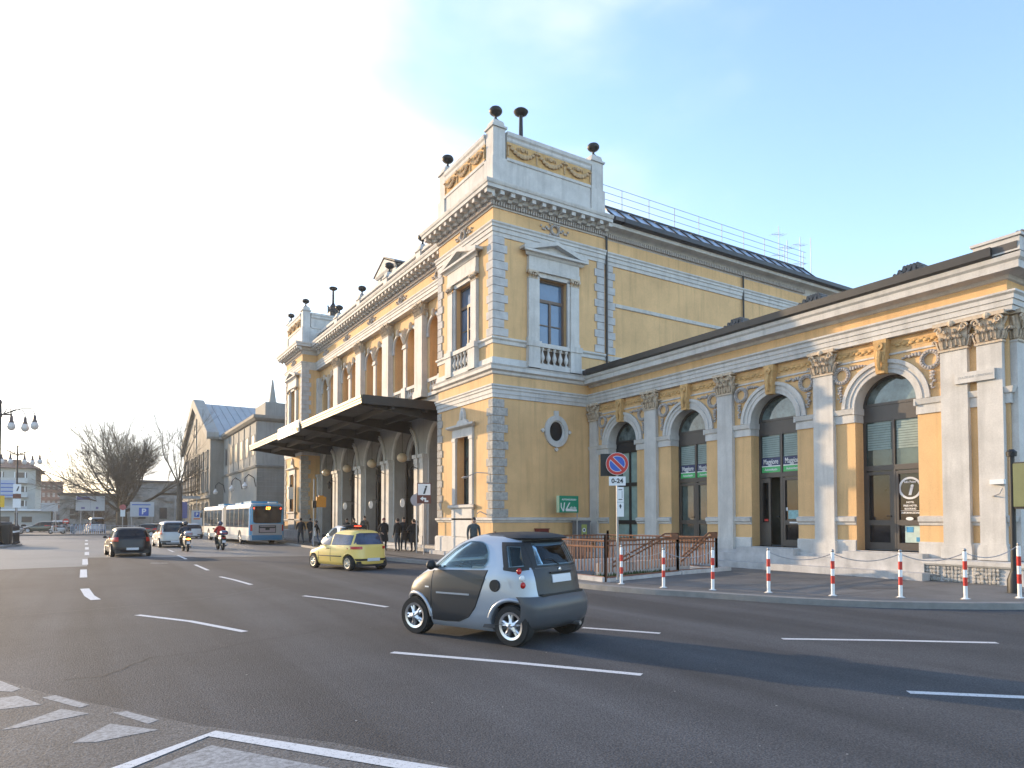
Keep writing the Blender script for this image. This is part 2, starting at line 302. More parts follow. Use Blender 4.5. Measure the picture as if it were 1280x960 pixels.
# pavement
K=[(13.2,130),(12.9,62),(12.5,54),(11.9,42),(11.3,38),(11.2,28.8),(11.6,24.6),(11.5,20),(11.0,16.5),(10.95,14.0),(11.35,12.2),(11.95,10.9),(12.75,9.0),(13.9,7.5),(15.8,6.1),(18,5.2),(22,4.4),(45,3)]
def catm(P,k=5):
    o=[]
    for i in range(len(P)-1):
        a=Vector(P[max(i-1,0)]);b=Vector(P[i]);c=Vector(P[i+1]);d=Vector(P[min(i+2,len(P)-1)])
        for j in range(k):
            t=j/k; o.append(tuple(.5*((2*b)+(c-a)*t+(2*a-5*b+4*c-d)*t*t+(3*b-a-3*c+d)*t**3)))
    o.append(tuple(P[-1])); return o
KC=catm(K)
def offs(P,w):
    o=[]; n=len(P)
    for i,p in enumerate(P):
        t=(Vector(P[min(i+1,n-1)])-Vector(P[max(i-1,0)])).normalized(); o.append((p[0]-t.y*w,p[1]+t.x*w))
    return o
KI=offs(KC,.28)
g=MB(); n=len(KC)
g.add([(x,y,z) for z in (0,.13) for x,y in KC]+[(x,y,.13) for x,y in KI],[(i,i+1,n+i+1,n+i) for i in range(n-1)]+[(n+i,n+i+1,2*n+i+1,2*n+i) for i in range(n-1)])
struct(g,'kerb',KERB)
g=MB(); g.add([(x,y,.128) for x,y in KI]+[(60,3,.128),(60,130,.128)],[tuple(range(n+2))]); struct(g,'pavement',PAVE)
# pavement joints
g=MB()
for k in range(26):
    y=9+k*1.3; x0=max(12.3,13.5-(y-8)*.5) if y<12 else 12.1
    strip(g,[(x0,y),(19.2 if y<24.5 else 14.1,y)],.015,.132)
struct(g,'pavement_joints',mat('joint_dark',(.06,.055,.05),.9))
g=MB(); g.add([(x,y,.1325) for x,y in [(15.6,9.4),(16.9,8.9),(17.1,9.3),(15.8,9.8)]],[(0,1,2,3)]); struct(g,'pavement_patch',ASPHW)
# left island and far pavement
g=MB(); g.zprism(catm([(-40,50),(-8,52),(-4.5,55.5),(-3.8,58),(-4.6,62),(-8,66),(-40,68)],4),0,.13); struct(g,'traffic_island',KERB)
g=MB(); g.zprism([(-60,98),(-8,94),(2,92.5),(8.6,93),(9.5,97),(10,130),(-60,135)],0,.12); struct(g,'far_pavement',PAVE)
# ================================================================== station building
X0,Y0,XW,YE=14.7,25.07,20.0,7.95
XM=16.2; YF=55.8; YB=30.4
ST=thing('station_building','long yellow and white railway station with corner pavilions, arcaded upper floor and low arched wing','building',(17,30,.13))
SL=-ST.location
def P(mb,name,m,parent=None,label=None,smooth=35):
    o=mb.build(name,m,parent or ST,SL if parent is None else (0,0,0),smooth)
    if label: o['label']=label
    return o
def inst(me,name,pos,parent=None,rz=0):
    return place(me,name,parent or ST,Vector(pos)+SL if parent is None else pos,rz)
# ---- walls
def walls(mb,u0,u1,z0,z1,holes,d0=0,d1=.5):
    u=u0
    for a,b,c,d in holes:
        mb.box(u,a,d0,d1,z0,z1); mb.box(a,b,d0,d1,z0,c); mb.box(a,b,d0,d1,d,z1); u=b
    mb.box(u,u1,d0,d1,z0,z1)
def pav_walls(y0):
    yc=y0+2.66; y1=y0+5.33; mb=MB(F(X0))
    walls(mb,y0,y1,.13,8.3,[(yc-.68,yc+.68,2.44,5.8)]); walls(mb,y0,y1,8.3,16,[(yc-.78,yc+.78,9.6,12.7)])
    return P(mb,'front_wall',YEL)
pav_walls(Y0); pav_walls(YF)
mb=MB(S(Y0)); mb.prism([(X0+.5,.13),(20.9,.13),(20.9,8.3),(X0+.5,8.3)],0,.5)
o=bpy.data.meshes
# round-window hole is covered by the oculus surround; the upper window is a real opening
walls(mb,X0+.5,20.9,8.3,16,[(17.07,18.63,9.6,12.7)]); P(mb,'side_wall',YEL)
mb=MB(S(YF)); mb.box(X0+.5,XM+.3,0,.5,.13,16); P(mb,'side_wall',YEL)
mb=MB(S(Y0+.08)); mb.box(20.9,48,0,.5,8,15.7); P(mb,'hall_wall',YEL)
mb=MB(); mb.box(XM+.5,48,Y0+.6,61,15.2,15.9); mb.box(X0+.5,XM+.5,Y0+.6,YB-.01,15.2,15.9); mb.box(X0+.5,XM+.5,YF+.6,61,15.2,15.9); mb.box(X0+.3,20.5,Y0+.5,YB-.3,16.1,16.6); mb.box(X0+.3,20.5,YF+.3,61,16.1,16.6)
mb.box(47.5,48,Y0+.6,61,.2,15.2); mb.box(X0+.4,48,61,61.4,.2,15.9); P(mb,'flat_roof',ROOF)
# ---- quoins
def quoin_mesh(z0,z1,h,wf,ws,seed,m):
    rnd=random.Random(seed); mb=MB(); z=z0; i=0
    while z<z1-.05:
        hh=min(h,z1-z); a=(wf[i%2]+rnd.uniform(-.03,.03)); b=(ws[i%2]+rnd.uniform(-.03,.03)); g=.012
        mb.zprism([(-.05,-.05),(b,-.05),(b,.0),(0,0),(0,a),(-.05,a)],z+g,z+hh-g); z+=hh;i+=1
    return mb
def quoins(y0,side=True):
    for z0,z1,sd in ((1.9,7.05,1),(9.75,14.1,2)):
        q=quoin_mesh(z0,z1,.365,(.48,.34),(.72,.56),sd,0); inst(q.mesh('quoins',ROUGH if z0<5 else STONE2,20),'quoins',(X0,y0,0))
    # far-edge quoins of the front face
    y1=y0+5.33
    for z0,z1 in ((1.9,7.05),(9.75,14.1)):
        mb=MB(F(X0)); z=z0;i=0
        while z<z1-.05:
            hh=min(.365,z1-z); mb.box(y1-(.5,.36)[i%2],y1+.03,-.05,0,z+.012,z+hh-.012); z+=hh;i+=1
        P(mb,'quoins',ROUGH if z0<5 else STONE2,smooth=0)
quoins(Y0); quoins(YF)
for x0,x1,m,dd in ((20.28,20.86,STONE2,1),(21.02,21.6,STONE2,0)):
    mb=MB(S(Y0 if dd else Y0+.08)); z=9.75;i=0
    while z<14.05:
        hh=min(.365,14.1-z); w=(0,.14)[i%2]
        mb.box(x0+(w if dd else 0),x1-(0 if dd else w),-.05,0,z+.012,z+hh-.012); z+=hh;i+=1
    P(mb,'quoins',m,smooth=0)
# ---- horizontal mouldings of the pavilion
PR_PL=[(0,.13),(-.12,.13),(-.12,.95),(-.06,1.02),(0,1.02)]
PR_ST=[(0,1.66),(-.05,1.68),(-.05,1.72),(-.12,1.78),(-.12,1.86),(0,1.9)]
PR_BD=[(0,7.07),(-.05,7.07),(-.05,7.24),(-.08,7.24),(-.08,7.43),(-.12,7.43),(-.12,7.52),(-.16,7.56),(-.16,7.62),(0,7.62)]
PR_BELT=[(0,8.06),(-.08,8.1),(-.1,8.2),(-.22,8.26),(-.22,8.4),(-.27,8.48),(-.1,8.53),(-.08,8.8),(0,8.83)]
PR_S2=[(0,9.4),(-.05,9.42),(-.05,9.56),(-.12,9.62),(-.12,9.7),(0,9.73)]
PR_AR=[(0,14.1),(-.05,14.1),(-.05,14.28),(-.09,14.28),(-.09,14.48),(-.13,14.48),(-.13,14.58),(-.18,14.64),(-.18,14.7),(0,14.72)]
PR_CO=[(0,15.33),(-.06,15.33),(-.06,15.38),(-.12,15.62),(-.27,15.66),(-.3,15.84),(-.66,15.86),(-.66,16.0),(-.70,16.03),(-.74,16.12),(-.74,16.18),(0,16.3)]
def runs(prof,name,m,y0=Y0,sidex=21.0,front=True,label=None):
    mb=MB(F(X0)); mb.mould(prof,y0,y0+5.33,1,1)
    mb.M=S(y0); mb.mould(prof,X0,sidex,1,0)
    return P(mb,name,m,smooth=25)
for pr,nm,m in ((PR_PL,'plinth',STONE),(PR_ST,'string_course',STONE),(PR_BD,'band_moulding',STONE),(PR_BELT,'belt_cornice',STONE),(PR_S2,'string_course',STONE),(PR_AR,'architrave',STONE),(PR_CO,'main_cornice',STONE)):
    top=pr in (PR_S2,PR_AR,PR_CO)
    runs(pr,nm,m,Y0,20.9+(.02 if pr in(PR_AR,) else 0) if top else (20.0 if pr is not PR_BELT else 19.8))
    runs(pr,nm,m,YF,XM+.1)
mb=MB(S(Y0)); 
for a,b in ((19.8,20.9),): mb.mould([(0,8.55),(-.08,8.55),(-.08,8.8),(0,8.83)],a,b)
P(mb,'belt_cornice',STONE)
# plinth step of the pavilion
for y0 in (Y0,YF):
    mb=MB(); mb.box(X0-.35,X0+5,y0-.3,y0+5.6,.1,.3); P(mb,'step',STONE2)
# modillions + dentils
def mods(M,u0,u1,name='modillion',zoff=0,d=0,step=.52):
    n=max(1,int((u1-u0)/step)); mb=MB(M); mb.prism([],0,0) if False else None
    mb.box(-.1,.1,d-.6,d-.2,0,.178); mb.box(-.1,.1,d-.32,d-.2,-.12,0); 
    mb=MB(lambda u,d_,z:tuple(a-b for a,b in zip(M(u,d_,z),M(0,0,0)))); mb.prism([(0,0)],0,0) if False else None
    mb.add([(-.1,d-.6,0),(-.1,d-.34,0),(-.1,d-.3,-.12),(-.1,d-.2,-.12),(-.1,d-.2,.178),(-.1,d-.6,.178),(.1,d-.6,0),(.1,d-.34,0),(.1,d-.3,-.12),(.1,d-.2,-.12),(.1,d-.2,.178),(.1,d-.6,.178)],[(0,1,2,3,4,5),(11,10,9,8,7,6)]+[(i,(i+1)%6,6+(i+1)%6,6+i) for i in range(6)])
    me=mb.mesh('modillion',STONE,0)
    for i in range(n+1): inst(me,'modillion',M(u0+(u1-u0)*i/n,0,15.68+zoff))
def dents(M,u0,u1,d=0,name='dentils'):
    mb=MB(M); n=int((u1-u0)/.13)
    for i in range(n): mb.box(u0+.13*i,u0+.13*i+.075,d-.17,d-.05,15.4,15.6)
    return P(mb,name,CARVG,smooth=0)
for y0 in (Y0,YF):
    mods(F(X0),y0-.4,y0+5.7); dents(F(X0),y0-.12,y0+5.4)
mods(S(Y0),X0+.12,20.8); dents(S(Y0),X0-.1,21)
# ---- hall wall trim
mb=MB(S(Y0+.08)); mb.mould(PR_AR,20.9,48); P(mb,'architrave',STONE)
mb=MB(S(Y0+.08)); mb.mould([(0,12.1),(-.07,12.12),(-.09,12.28),(0,12.3)],21.6,48); P(mb,'string_course',STONE)
mb=MB(S(Y0+.08)); mb.mould([(0,9.4),(-.05,9.42),(-.1,9.66),(0,9.7)],20.9,26); P(mb,'string_course',STONE)
mb=MB(S(Y0+.08)); mb.mould([(0,15.33),(-.12,15.62),(-.2,15.7),(-.3,15.72),(-.6,15.76),(-.66,15.9),(0,15.95)],20.9,48); P(mb,'main_cornice',STONE)
dents(S(Y0+.08),21,36.5)
mb=MB(S(Y0+.08)); mb.mould([(-.5,15.9),(-.78,15.9),(-.86,15.98),(-.86,16.2),(-.5,16.2)],21.55,48); P(mb,'gutter',DKROOF)
mb=MB(S(Y0)); mb.add([(21,-.75,16.18),(48,-.75,16.18),(48,5,17.6),(21,5,17.6),(21,-.75,16.0),(48,-.75,16.0),(48,5,15.9),(21,5,15.9)],[(0,1,2,3),(4,7,6,5),(0,4,5,1),(1,5,6,2),(2,6,7,3),(3,7,4,0)]); P(mb,'hall_roof',ROOF,smooth=0)
# raised roof glazing
g0=(24.6,16.24); g1=(25.6,17.2)
mb=MB(); n=18
for i in range(n):
    xa=21.2+15.9*i/n; xb=21.2+15.9*(i+1)/n
    mb.add([(xa+.06,g0[0],g0[1]+.03),(xb-.06,g0[0],g0[1]+.03),(xb-.06,g1[0],g1[1]),(xa+.06,g1[0],g1[1]),(xa+.06,g0[0],g0[1]),(xb-.06,g0[0],g0[1]),(xb-.06,g1[0]+.02,g1[1]-.04),(xa+.06,g1[0]+.02,g1[1]-.04)],[(0,1,2,3),(4,7,6,5),(0,4,5,1),(1,5,6,2),(2,6,7,3),(3,7,4,0)])
sg=P(mb,'roof_glazing',mat('milky_roof_glass',(.35,.42,.52),.15,var=.1,spec=.8),smooth=0)
mb=MB()
for i in range(n+1):
    x=21.2+15.9*i/n; mb.tube([(x,g0[0],g0[1]+.04),(x,g1[0],g1[1]+.04)],.05,4)
mb.tube([(21.0,g1[0],g1[1]+.05),(37.2,g1[0],g1[1]+.05)],.05,4); mb.tube([(21.0,g0[0],g0[1]+.05),(37.2,g0[0],g0[1]+.05)],.04,4); mb.tube([(37.1,g1[0],g1[1]),(37.1,g0[0],g0[1])],.08,4)
P(mb,'glazing_bars',DKROOF,sg)
mb=MB()
for i in range(9):
    x=22.5+1.83*i; mb.tube([(x,25.6,17.2),(x,25.6,18.3)],.02,5)
for z in (17.6,17.95,18.3): mb.tube([(21.0,25.6,z),(37.4,25.6,z)],.014,5)
P(mb,'roof_railing',GREYM)
mb=MB(S(Y0)); mb.tube([(20.96,-.1,8.8),(20.96,-.1,15.4)],.055,8); P(mb,'downpipe',DKROOF)
mb=MB(S(Y0+.08)); mb.tube([(30.9,-.1,9),(30.9,-.1,15.4)],.05,8); P(mb,'downpipe',DKROOF)
# ---- aedicule window (upper)
def aedicule(M,uc,tilt=0):
    mb=MB(M); c=uc
    for s in (-1,1):
        a,b=sorted((c+s*.93,c+s*1.40)); mb.box(a,b,-.16,0,9.73,12.55); mb.box(a-.04,b+.04,-.19,0,9.73,9.9)
        a,b=sorted((c+s*.78,c+s*.93)); mb.box(a,b,-.09,.02,9.7,12.75)
    mb.box(c-.93,c+.93,-.09,.02,12.7,12.9); mb.box(c-1.42,c+1.42,-.2,0,12.9,13.1); mb.box(c-1.40,c+1.40,-.17,0,13.1,13.55)
    mb.mould([(0,13.55),(-.2,13.55),(-.28,13.65),(-.4,13.68),(-.4,13.78),(0,13.8)],c-1.38,c+1.38,1,1)
    # pediment: raking cornice and tympanum
    mb.prism([(c-1.45,13.8),(c+1.45,13.8),(c,14.2)],-.12,0)
    for s in (-1,1):
        mb.prism([(c+s*1.78,13.78),(c+s*1.78,13.9),(c,14.36),(c,14.2),(c+s*1.3,13.8)],-.4,-.0)
    o=P(mb,'window_surround',STONE,smooth=0)
    for s in (-1,1):
        mb=MB(M); a,b=sorted((c+s*.91,c+s*1.42)); mb.box(a,b,-.18,0,12.55,12.6); mb.box(a-.02,b+.02,-.22,0,12.82,12.9)
        for k in range(4):
            u=a+.07+(b-a-.14)*k/3; mb.tube([(u,-.15,12.6),(u,-.21,12.7),(u,-.27,12.73),(u,-.26,12.68)],.04,5)
        for u in (a+.06,b-.06): mb.M=M; mb.ring(u,12.78,.02,.075,-.26,-.14,0,2*PI,10)
        P(mb,'capital',CARV,o)
    mb=MB(M); fr=.22
    mb.box(c-.78,c-.68,fr,fr+.08,9.6,12.7); mb.box(c+.68,c+.78,fr,fr+.08,9.6,12.7); mb.box(c-.68,c+.68,fr,fr+.08,12.6,12.7); mb.box(c-.68,c+.68,fr,fr+.08,9.6,9.72)
    mb.box(c-.68,c+.68,fr-.01,fr+.07,11.68,11.82); mb.box(c-.05,c+.05,fr-.015,fr+.065,9.72,11.68); mb.box(c-.62,c+.62,fr+.01,fr+.05,10.62,10.67)
    w=P(mb,'window_frame',WOOD,smooth=0)
    mb=MB(M); mb.box(c-.7,c+.7,fr+.05,fr+.07,9.7,12.62); P(mb,'window_pane',GLASSB,w,smooth=0)
    mb=MB(M)
    for s in (-1,1):
        a,b=sorted((c+s*.85,c+s*1.45)); mb.box(a,b,-.26,0,8.53,9.48); mb.box(a-.05,b+.05,-.3,0,9.48,9.73); mb.box(a-.03,b+.03,-.28,0,8.53,8.68)
    mb.box(c-.9,c+.9,-.24,-.02,9.5,9.68); mb.box(c-.9,c+.9,-.2,-.02,8.53,8.75)
    b_=P(mb,'window_balustrade',STONE,smooth=0)
    mb=MB(M); mb.box(c-.85,c+.85,-.015,-.002,8.75,9.5); P(mb,'backing',mat('painted_baluster_shade',(.10,.07,.05),.9),b_,smooth=0)  # thin dark sheet on the wall, shade between balusters painted in its colour
    bal=[(.03,0),(.085,.02),(.085,.06),(.04,.09),(.045,.14),(.105,.26),(.11,.34),(.06,.5),(.04,.6),(.075,.66),(.085,.7),(.085,.76)]
    for k in range(5):
        mb=MB(); u=c-.66+.33*k; p=M(u,-.12,8.74); mb.lathe(p,bal,10); P(mb,'baluster',STONE,b_)
aedicule(F(X0),Y0+2.66); aedicule(S(Y0),17.85); aedicule(F(X0),YF+2.66)
# ---- lower front window
def lowwin(yc):
    M=F(X0); c=yc; mb=MB(M)
    for s in (-1,1):
        a,b=sorted((c+s*.68,c+s*.98)); mb.box(a,b,-.1,.02,2.5,5.45); mb.box(a-.03,b+.03,-.13,.02,5.45,5.6)
    mb.box(c-1.0,c+1.0,-.1,.02,5.6,5.95); mb.mould([(0,6.0),(-.12,6.0),(-.28,6.08),(-.28,6.17),(0,6.2)],c-1.05,c+1.05,1,1); mb.box(c-.98,c+.98,-.08,0,5.95,6.0)
    mb.mould([(0,2.28),(-.1,2.28),(-.2,2.36),(-.2,2.47),(0,2.5)],c-1.05,c+1.05,1,1); mb.box(c-1.0,c+1.0,-.12,0,1.02,2.28)
    mb.prism([(c-.55,6.2),(c+.55,6.2),(c+.42,6.36),(c+.24,6.42),(c+.2,6.7),(c+.08,6.92),(c,6.97),(c-.08,6.92),(c-.2,6.7),(c-.24,6.42),(c-.42,6.36)],-.12,0)
    mb.ball((c,-.13,6.6),.13,.06,.2)
    o=P(mb,'window_surround',STONE,smooth=30)
    mb=MB(M); fr=.38
    for a,b,z0,z1 in ((-.68,-.58,2.44,5.8),(.58,.68,2.44,5.8),(-.58,.58,5.7,5.8),(-.58,.58,2.44,2.56),(-.58,.58,4.6,4.72),(-.04,.04,2.56,4.6)): mb.box(c+a,c+b,fr,fr+.07,z0,z1)
    w=P(mb,'window_frame',IRON,smooth=0); mb=MB(M); mb.box(c-.6,c+.6,fr+.04,fr+.06,2.5,5.75); P(mb,'window_pane',GLASSG,w,smooth=0)
lowwin(Y0+2.66); lowwin(YF+2.66)
# ---- oculus
mb=MB(S(Y0)); c=(18.0,5.8)
for k in range(24):
    pass
def oval(mb,cx,cz,a0,b0,a1,b1,d0,d1,n=28):
    vs=[];fs=[]
    for i in range(n):
        t=2*PI*i/n; q,w=math.cos(t),math.sin(t)
        for r,s_,d in ((a0,b0,d0),(a1,b1,d0),(a1,b1,d1),(a0,b0,d1)): vs.append((cx+r*q,d,cz+s_*w))
    for i in range(n):
        j=(i+1)%n
        for k in range(4): fs.append((4*i+k,4*i+(k+1)%4,4*j+(k+1)%4,4*j+k))
    mb.add(vs,fs)
oval(mb,*c,.42,.50,.64,.72,-.12,0); oval(mb,*c,.36,.44,.44,.52,-.06,0)
for a in (0,90,180,270):
    q,w=math.cos(R(a)),math.sin(R(a)); p=(c[0]+q*.74,c[1]+w*.82); mb.prism([(p[0]-.11,p[1]-.11),(p[0]+.11,p[1]-.11),(p[0]+.11,p[1]+.11),(p[0]-.11,p[1]+.11)] if a in (90,) else [(p[0]-.1*abs(w)-.1*abs(q),p[1]),(p[0],p[1]-.1),(p[0]+.1,p[1]),(p[0],p[1]+.1)],-.1,0)
oc=P(mb,'oculus_surround',STONE); mb=MB(S(Y0)); oval(mb,*c,.0,.0,.40,.48,-.012,.0); P(mb,'oculus_pane',GLASSD,oc)
# ---- medallions on the frieze
def medal(M,u,z,s=1,m=CARVG,name='frieze_medallion'):
    mb=MB(M); mb.ring(u,z,.16*s,.27*s,-.1,0,0,2*PI,16)
    for k in range(16):
        a=2*PI*k/16; mb.ball((u+.215*s*math.cos(a),-.1,z+.215*s*math.sin(a)),.05*s,.04,.05*s,6,4)
    for sg in (-1,1):
        for k in range(5): mb.ball((u+sg*(.36+.1*k)*s,-.04,z+(.08*math.sin(k*1.9))*s),.085*s*(1-.1*k),.05,.06*s,6,4)
        mb.ball((u+sg*.25*s,-.04,z+.24*s),.08*s,.05,.05*s,6,4); mb.ball((u+sg*.25*s,-.04,z-.22*s),.07*s,.05,.05*s,6,4)
    o=P(mb,name,m); return o
for y0 in (Y0,YF): medal(F(X0),y0+2.66,15.02)
medal(S(Y0),17.95,15.02)
# ---- attic parapets
def garland(M,u0,u1,n,parent_name='garland_panel'):
    mb=MB(M); mb.box(u0,u1,-.02,.06,17.72,18.42); o=P(mb,parent_name,OCHRE,smooth=0)
    mb=MB(M); w=(u1-u0)/n
    for i in range(n):
        a=u0+w*i; pts=[]
        for k in range(11):
            t=k/10; pts.append((a+w*t,-.07,18.33-.42*4*t*(1-t)))
        for k,p in enumerate(pts[:-1]):
            q=pts[k+1]; r=.035+.075*math.sin(PI*(k+.5)/10); mb.ball(((p[0]+q[0])/2,-.08,(p[2]+q[2])/2),w*.075,.07,r,7,5)
        for k in range(7): mb.ball((a+w*(.5+.06*(k-3)),-.05,18.27-.02*abs(k-3)),.03,.04,.09,6,4)
        mb.ball((a+w*.5,-.06,18.22),.09,.06,.1,7,5)
        if i: 
            mb.box(a-.03,a+.03,-.06,-.02,17.8,18.3); mb.ball((a,-.08,18.33),.07,.06,.07,6,4)
    for u in (u0+.04,u1-.04): mb.box(u-.03,u+.03,-.06,-.02,17.8,18.3)
    P(mb,'garland',mat('garland_stone',(.50,.34,.19),.85,var=.3,scale=9,bump=.5,bscale=22),o)
urn_prof=[(.10,0),(.16,.02),(.14,.07),(.07,.10),(.055,.22),(.08,.27),(.2,.33),(.27,.40),(.30,.46),(.29,.53),(.24,.60),(.14,.65),(.04,.67)]
um=MB().lathe((0,0,0),urn_prof,18).mesh('urn_finial',BRONZE,50)
def pier(x0,x1,y0,y1,z0=16.2,zt=18.95,urn=True,parent=None):
    mb=MB(); mb.box(x0,x1,y0,y1,z0,zt); mb.box(x0-.06,x1+.06,y0-.06,y1+.06,z0,z0+1.4 if zt>18 else z0+.12); mb.box(x0-.07,x1+.07,y0-.07,y1+.07,zt,zt+.09)
    cx,cy=(x0+x1)/2,(y0+y1)/2; hx,hy=(x1-x0)/2,(y1-y0)/2; s=.82
    mb.box(x0+.03,x1-.03,y0+.03,y1-.03,zt+.09,zt+.26); mb.box(cx-hx*s,cx+hx*s,cy-hy*s,cy+hy*s,zt+.26,zt+.34); mb.box(cx-hx*.6,cx+hx*.6,cy-hy*.6,cy+hy*.6,zt+.34,zt+.4)
    o=P(mb,'parapet_pier',STONE,smooth=0)
    if urn: place(um,'urn_finial',o,(cx,cy,zt+.39))
def attic(y0,side=True):
    y1=y0+5.33; xe=20.9
    pier(X0,X0+.62,y0,y0+.62); pier(X0,X0+.62,y1-.62,y1); pier(xe-.75,xe-.05,y0,y0+.62)
    for M,a,b,ng in ((F(X0),y0+.69,y1-.69,3),(S(y0),X0+.69,xe-.82,3)):
        mb=MB(M); mb.mould([(.05,16.25),(0,16.25),(0,17.55),(-.05,17.58),(-.05,17.7),(.05,17.72),(.45,17.72),(.45,16.25)],a,b); mb.box(a,b,.061,.45,17.72,18.42); mb.mould([(.05,18.42),(-.0,18.44),(-.03,18.5),(-.03,18.62),(-.09,18.70),(-.09,18.86),(.45,18.9),(.45,18.42)],a,b)
        P(mb,'attic_parapet',STONE,smooth=0)
        if M is not None and not (y0>40 and ng==3 and a<20): garland(M,a+.02,b-.02,ng)
attic(Y0); attic(YF)
# roof vent finials
for y in (Y0+2.9,YF+2.6):
    mb=MB(); mb.box(17.6,18.4,y-.4,y+.4,16.5,19.9)
    mb.lathe((18,y,19.9),[(.5,0),(.45,.25),(.3,.35),(.28,.6),(.16,.75),(.11,.9),(.09,2.0),(.17,2.02),(.32,2.1),(.38,2.2),(.3,2.28),(.05,2.32)],12)
    for k in range(6):
        a=k*PI/3; mb.tube([(18+.45*math.cos(a),y+.45*math.sin(a),19.9),(18+.45*math.cos(a),y+.45*math.sin(a),20.4)],.05,5); mb.ball((18+.45*math.cos(a),y+.45*math.sin(a),20.45),.08)
    P(mb,'vent_finial',BRONZE)
# ================================================================== middle section
BW=(YF-YB)/5; PY=[YB+BW*i for i in range(6)]
MM=F(XM)
mb=MB(MM)
for i in range(5):
    c=PY[i]+BW/2
    for s in (-1,1):
        a,b=sorted((c,c+s*BW/2)); mb.archwall(a,b,8.7,14.2,c+s*.98,.76,12.35,0,.5,8.7)
mb.box(PY[0],PY[5],0,.5,14.2,16)
P(mb,'arcade_wall',YEL)
for i in range(5): mb=MB(MM); mb.archwall(PY[i],PY[i+1],.13,8.699,PY[i]+BW/2,1.72,5.5,.001,.7,.13,20); P(mb,'entrance_arch_wall',mat('grey_entrance_stone',(.30,.285,.265),.85,var=.15,scale=1.,streak=.4))
mb=MB(MM); mb.box(YB,YF,1.9,2.2,8.7,15.5); P(mb,'loggia_back_wall',YEL2)
mb=MB(MM); mb.box(YB,YF,.5,1.9,8.5,8.7); mb.box(YB,YF,.5,1.9,14.3,14.5); P(mb,'loggia_floor',STONE2)
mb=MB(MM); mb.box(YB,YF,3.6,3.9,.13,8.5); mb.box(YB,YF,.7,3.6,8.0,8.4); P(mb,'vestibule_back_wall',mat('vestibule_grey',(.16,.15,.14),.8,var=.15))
mb=MB(MM); mb.box(YB+.02,YF-.02,-.75,3.6,.13,.42); mb.box(YB+.02,YF-.02,-1.15,-.75,.13,.28); P(mb,'entrance_steps',STONE2,smooth=0)
# upper arcade details per bay
for i in range(5):
    c=PY[i]+BW/2; mb=MB(MM)
    for s in (-1,1): mb.ring(c+s*.98,12.35,.76,.94,-.09,.0,0,PI,16); mb.ring(c+s*.98,12.35,.80,.88,-.12,-.09,0,PI,16)
    mb.box(c-.215,c+.215,-.1,.02,9.7,12.1); mb.box(c-.28,c+.28,-.17,.02,12.1,12.2); mb.box(c-.25,c+.25,-.14,.02,12.2,12.35)
    mb.box(c-.3,c+.3,-.2,.02,8.72,9.72)
    for s in (-1,1): a,b=sorted((c+s*1.745,c+s*2.2)); mb.box(a,b,-.08,.52,12.1,12.34); mb.box(a,b,-.03,.51,12.34,12.36)
    o=P(mb,'arcade_trim',STONE,smooth=30)
    mb=MB(MM)
    for k in range(7):
        a=R(90+(k-3)*17); mb.tube([(c+.08*math.cos(a),-.13,12.4),(c+.55*math.cos(a),-.13,12.4+.7*math.sin(a)),(c+.75*math.cos(a),-.11,12.42+.95*math.sin(a))],.05,5,.03)
    P(mb,'fan_ornament',CARV,o); mb=MB(MM)
    for s in (-1,1): mb.ball((c+s*.98,-.13,13.25),.14,.14,.26,8,6); mb.ball((c+s*1.9,-.08,13.35),.14,.05,.2,7,5)
    P(mb,'arch_ornament',CARV,o)
    mb=MB(MM); mb.box(c-1.74,c-.3,-.14,.1,9.5,9.68); mb.box(c+.3,c+1.74,-.14,.1,9.5,9.68); mb.box(c-1.74,c+1.74,-.1,.1,8.72,8.9)
    b_=P(mb,'arcade_balustrade',STONE,smooth=0)
    for s in (-1,1):
        for k in range(4):
            mb=MB(); mb.lathe(MM(c+s*(.5+.33*k),-.02,8.88),bal if False else [(.085,0),(.04,.06),(.045,.12),(.105,.24),(.06,.44),(.04,.5),(.085,.56),(.085,.64)],8); P(mb,'baluster',STONE,b_)
    mb=MB(MM)
    for s in (-1,1):
        mb.box(c+s*.98-.62,c+s*.98+.62,1.86,1.9,9.2,12.9)
    w=P(mb,'loggia_window',WOOD,smooth=0)
    mb=MB(MM)
    for s in (-1,1):
        for q in (-1,1):
            for z0,z1 in ((9.3,10.9),(11.0,12.2),(12.3,12.8)): a,b=sorted((c+s*.98+q*.05,c+s*.98+q*.55)); mb.box(a,b,1.845,1.858,z0,z1)
    P(mb,'window_pane',GLASSD,w,smooth=0)
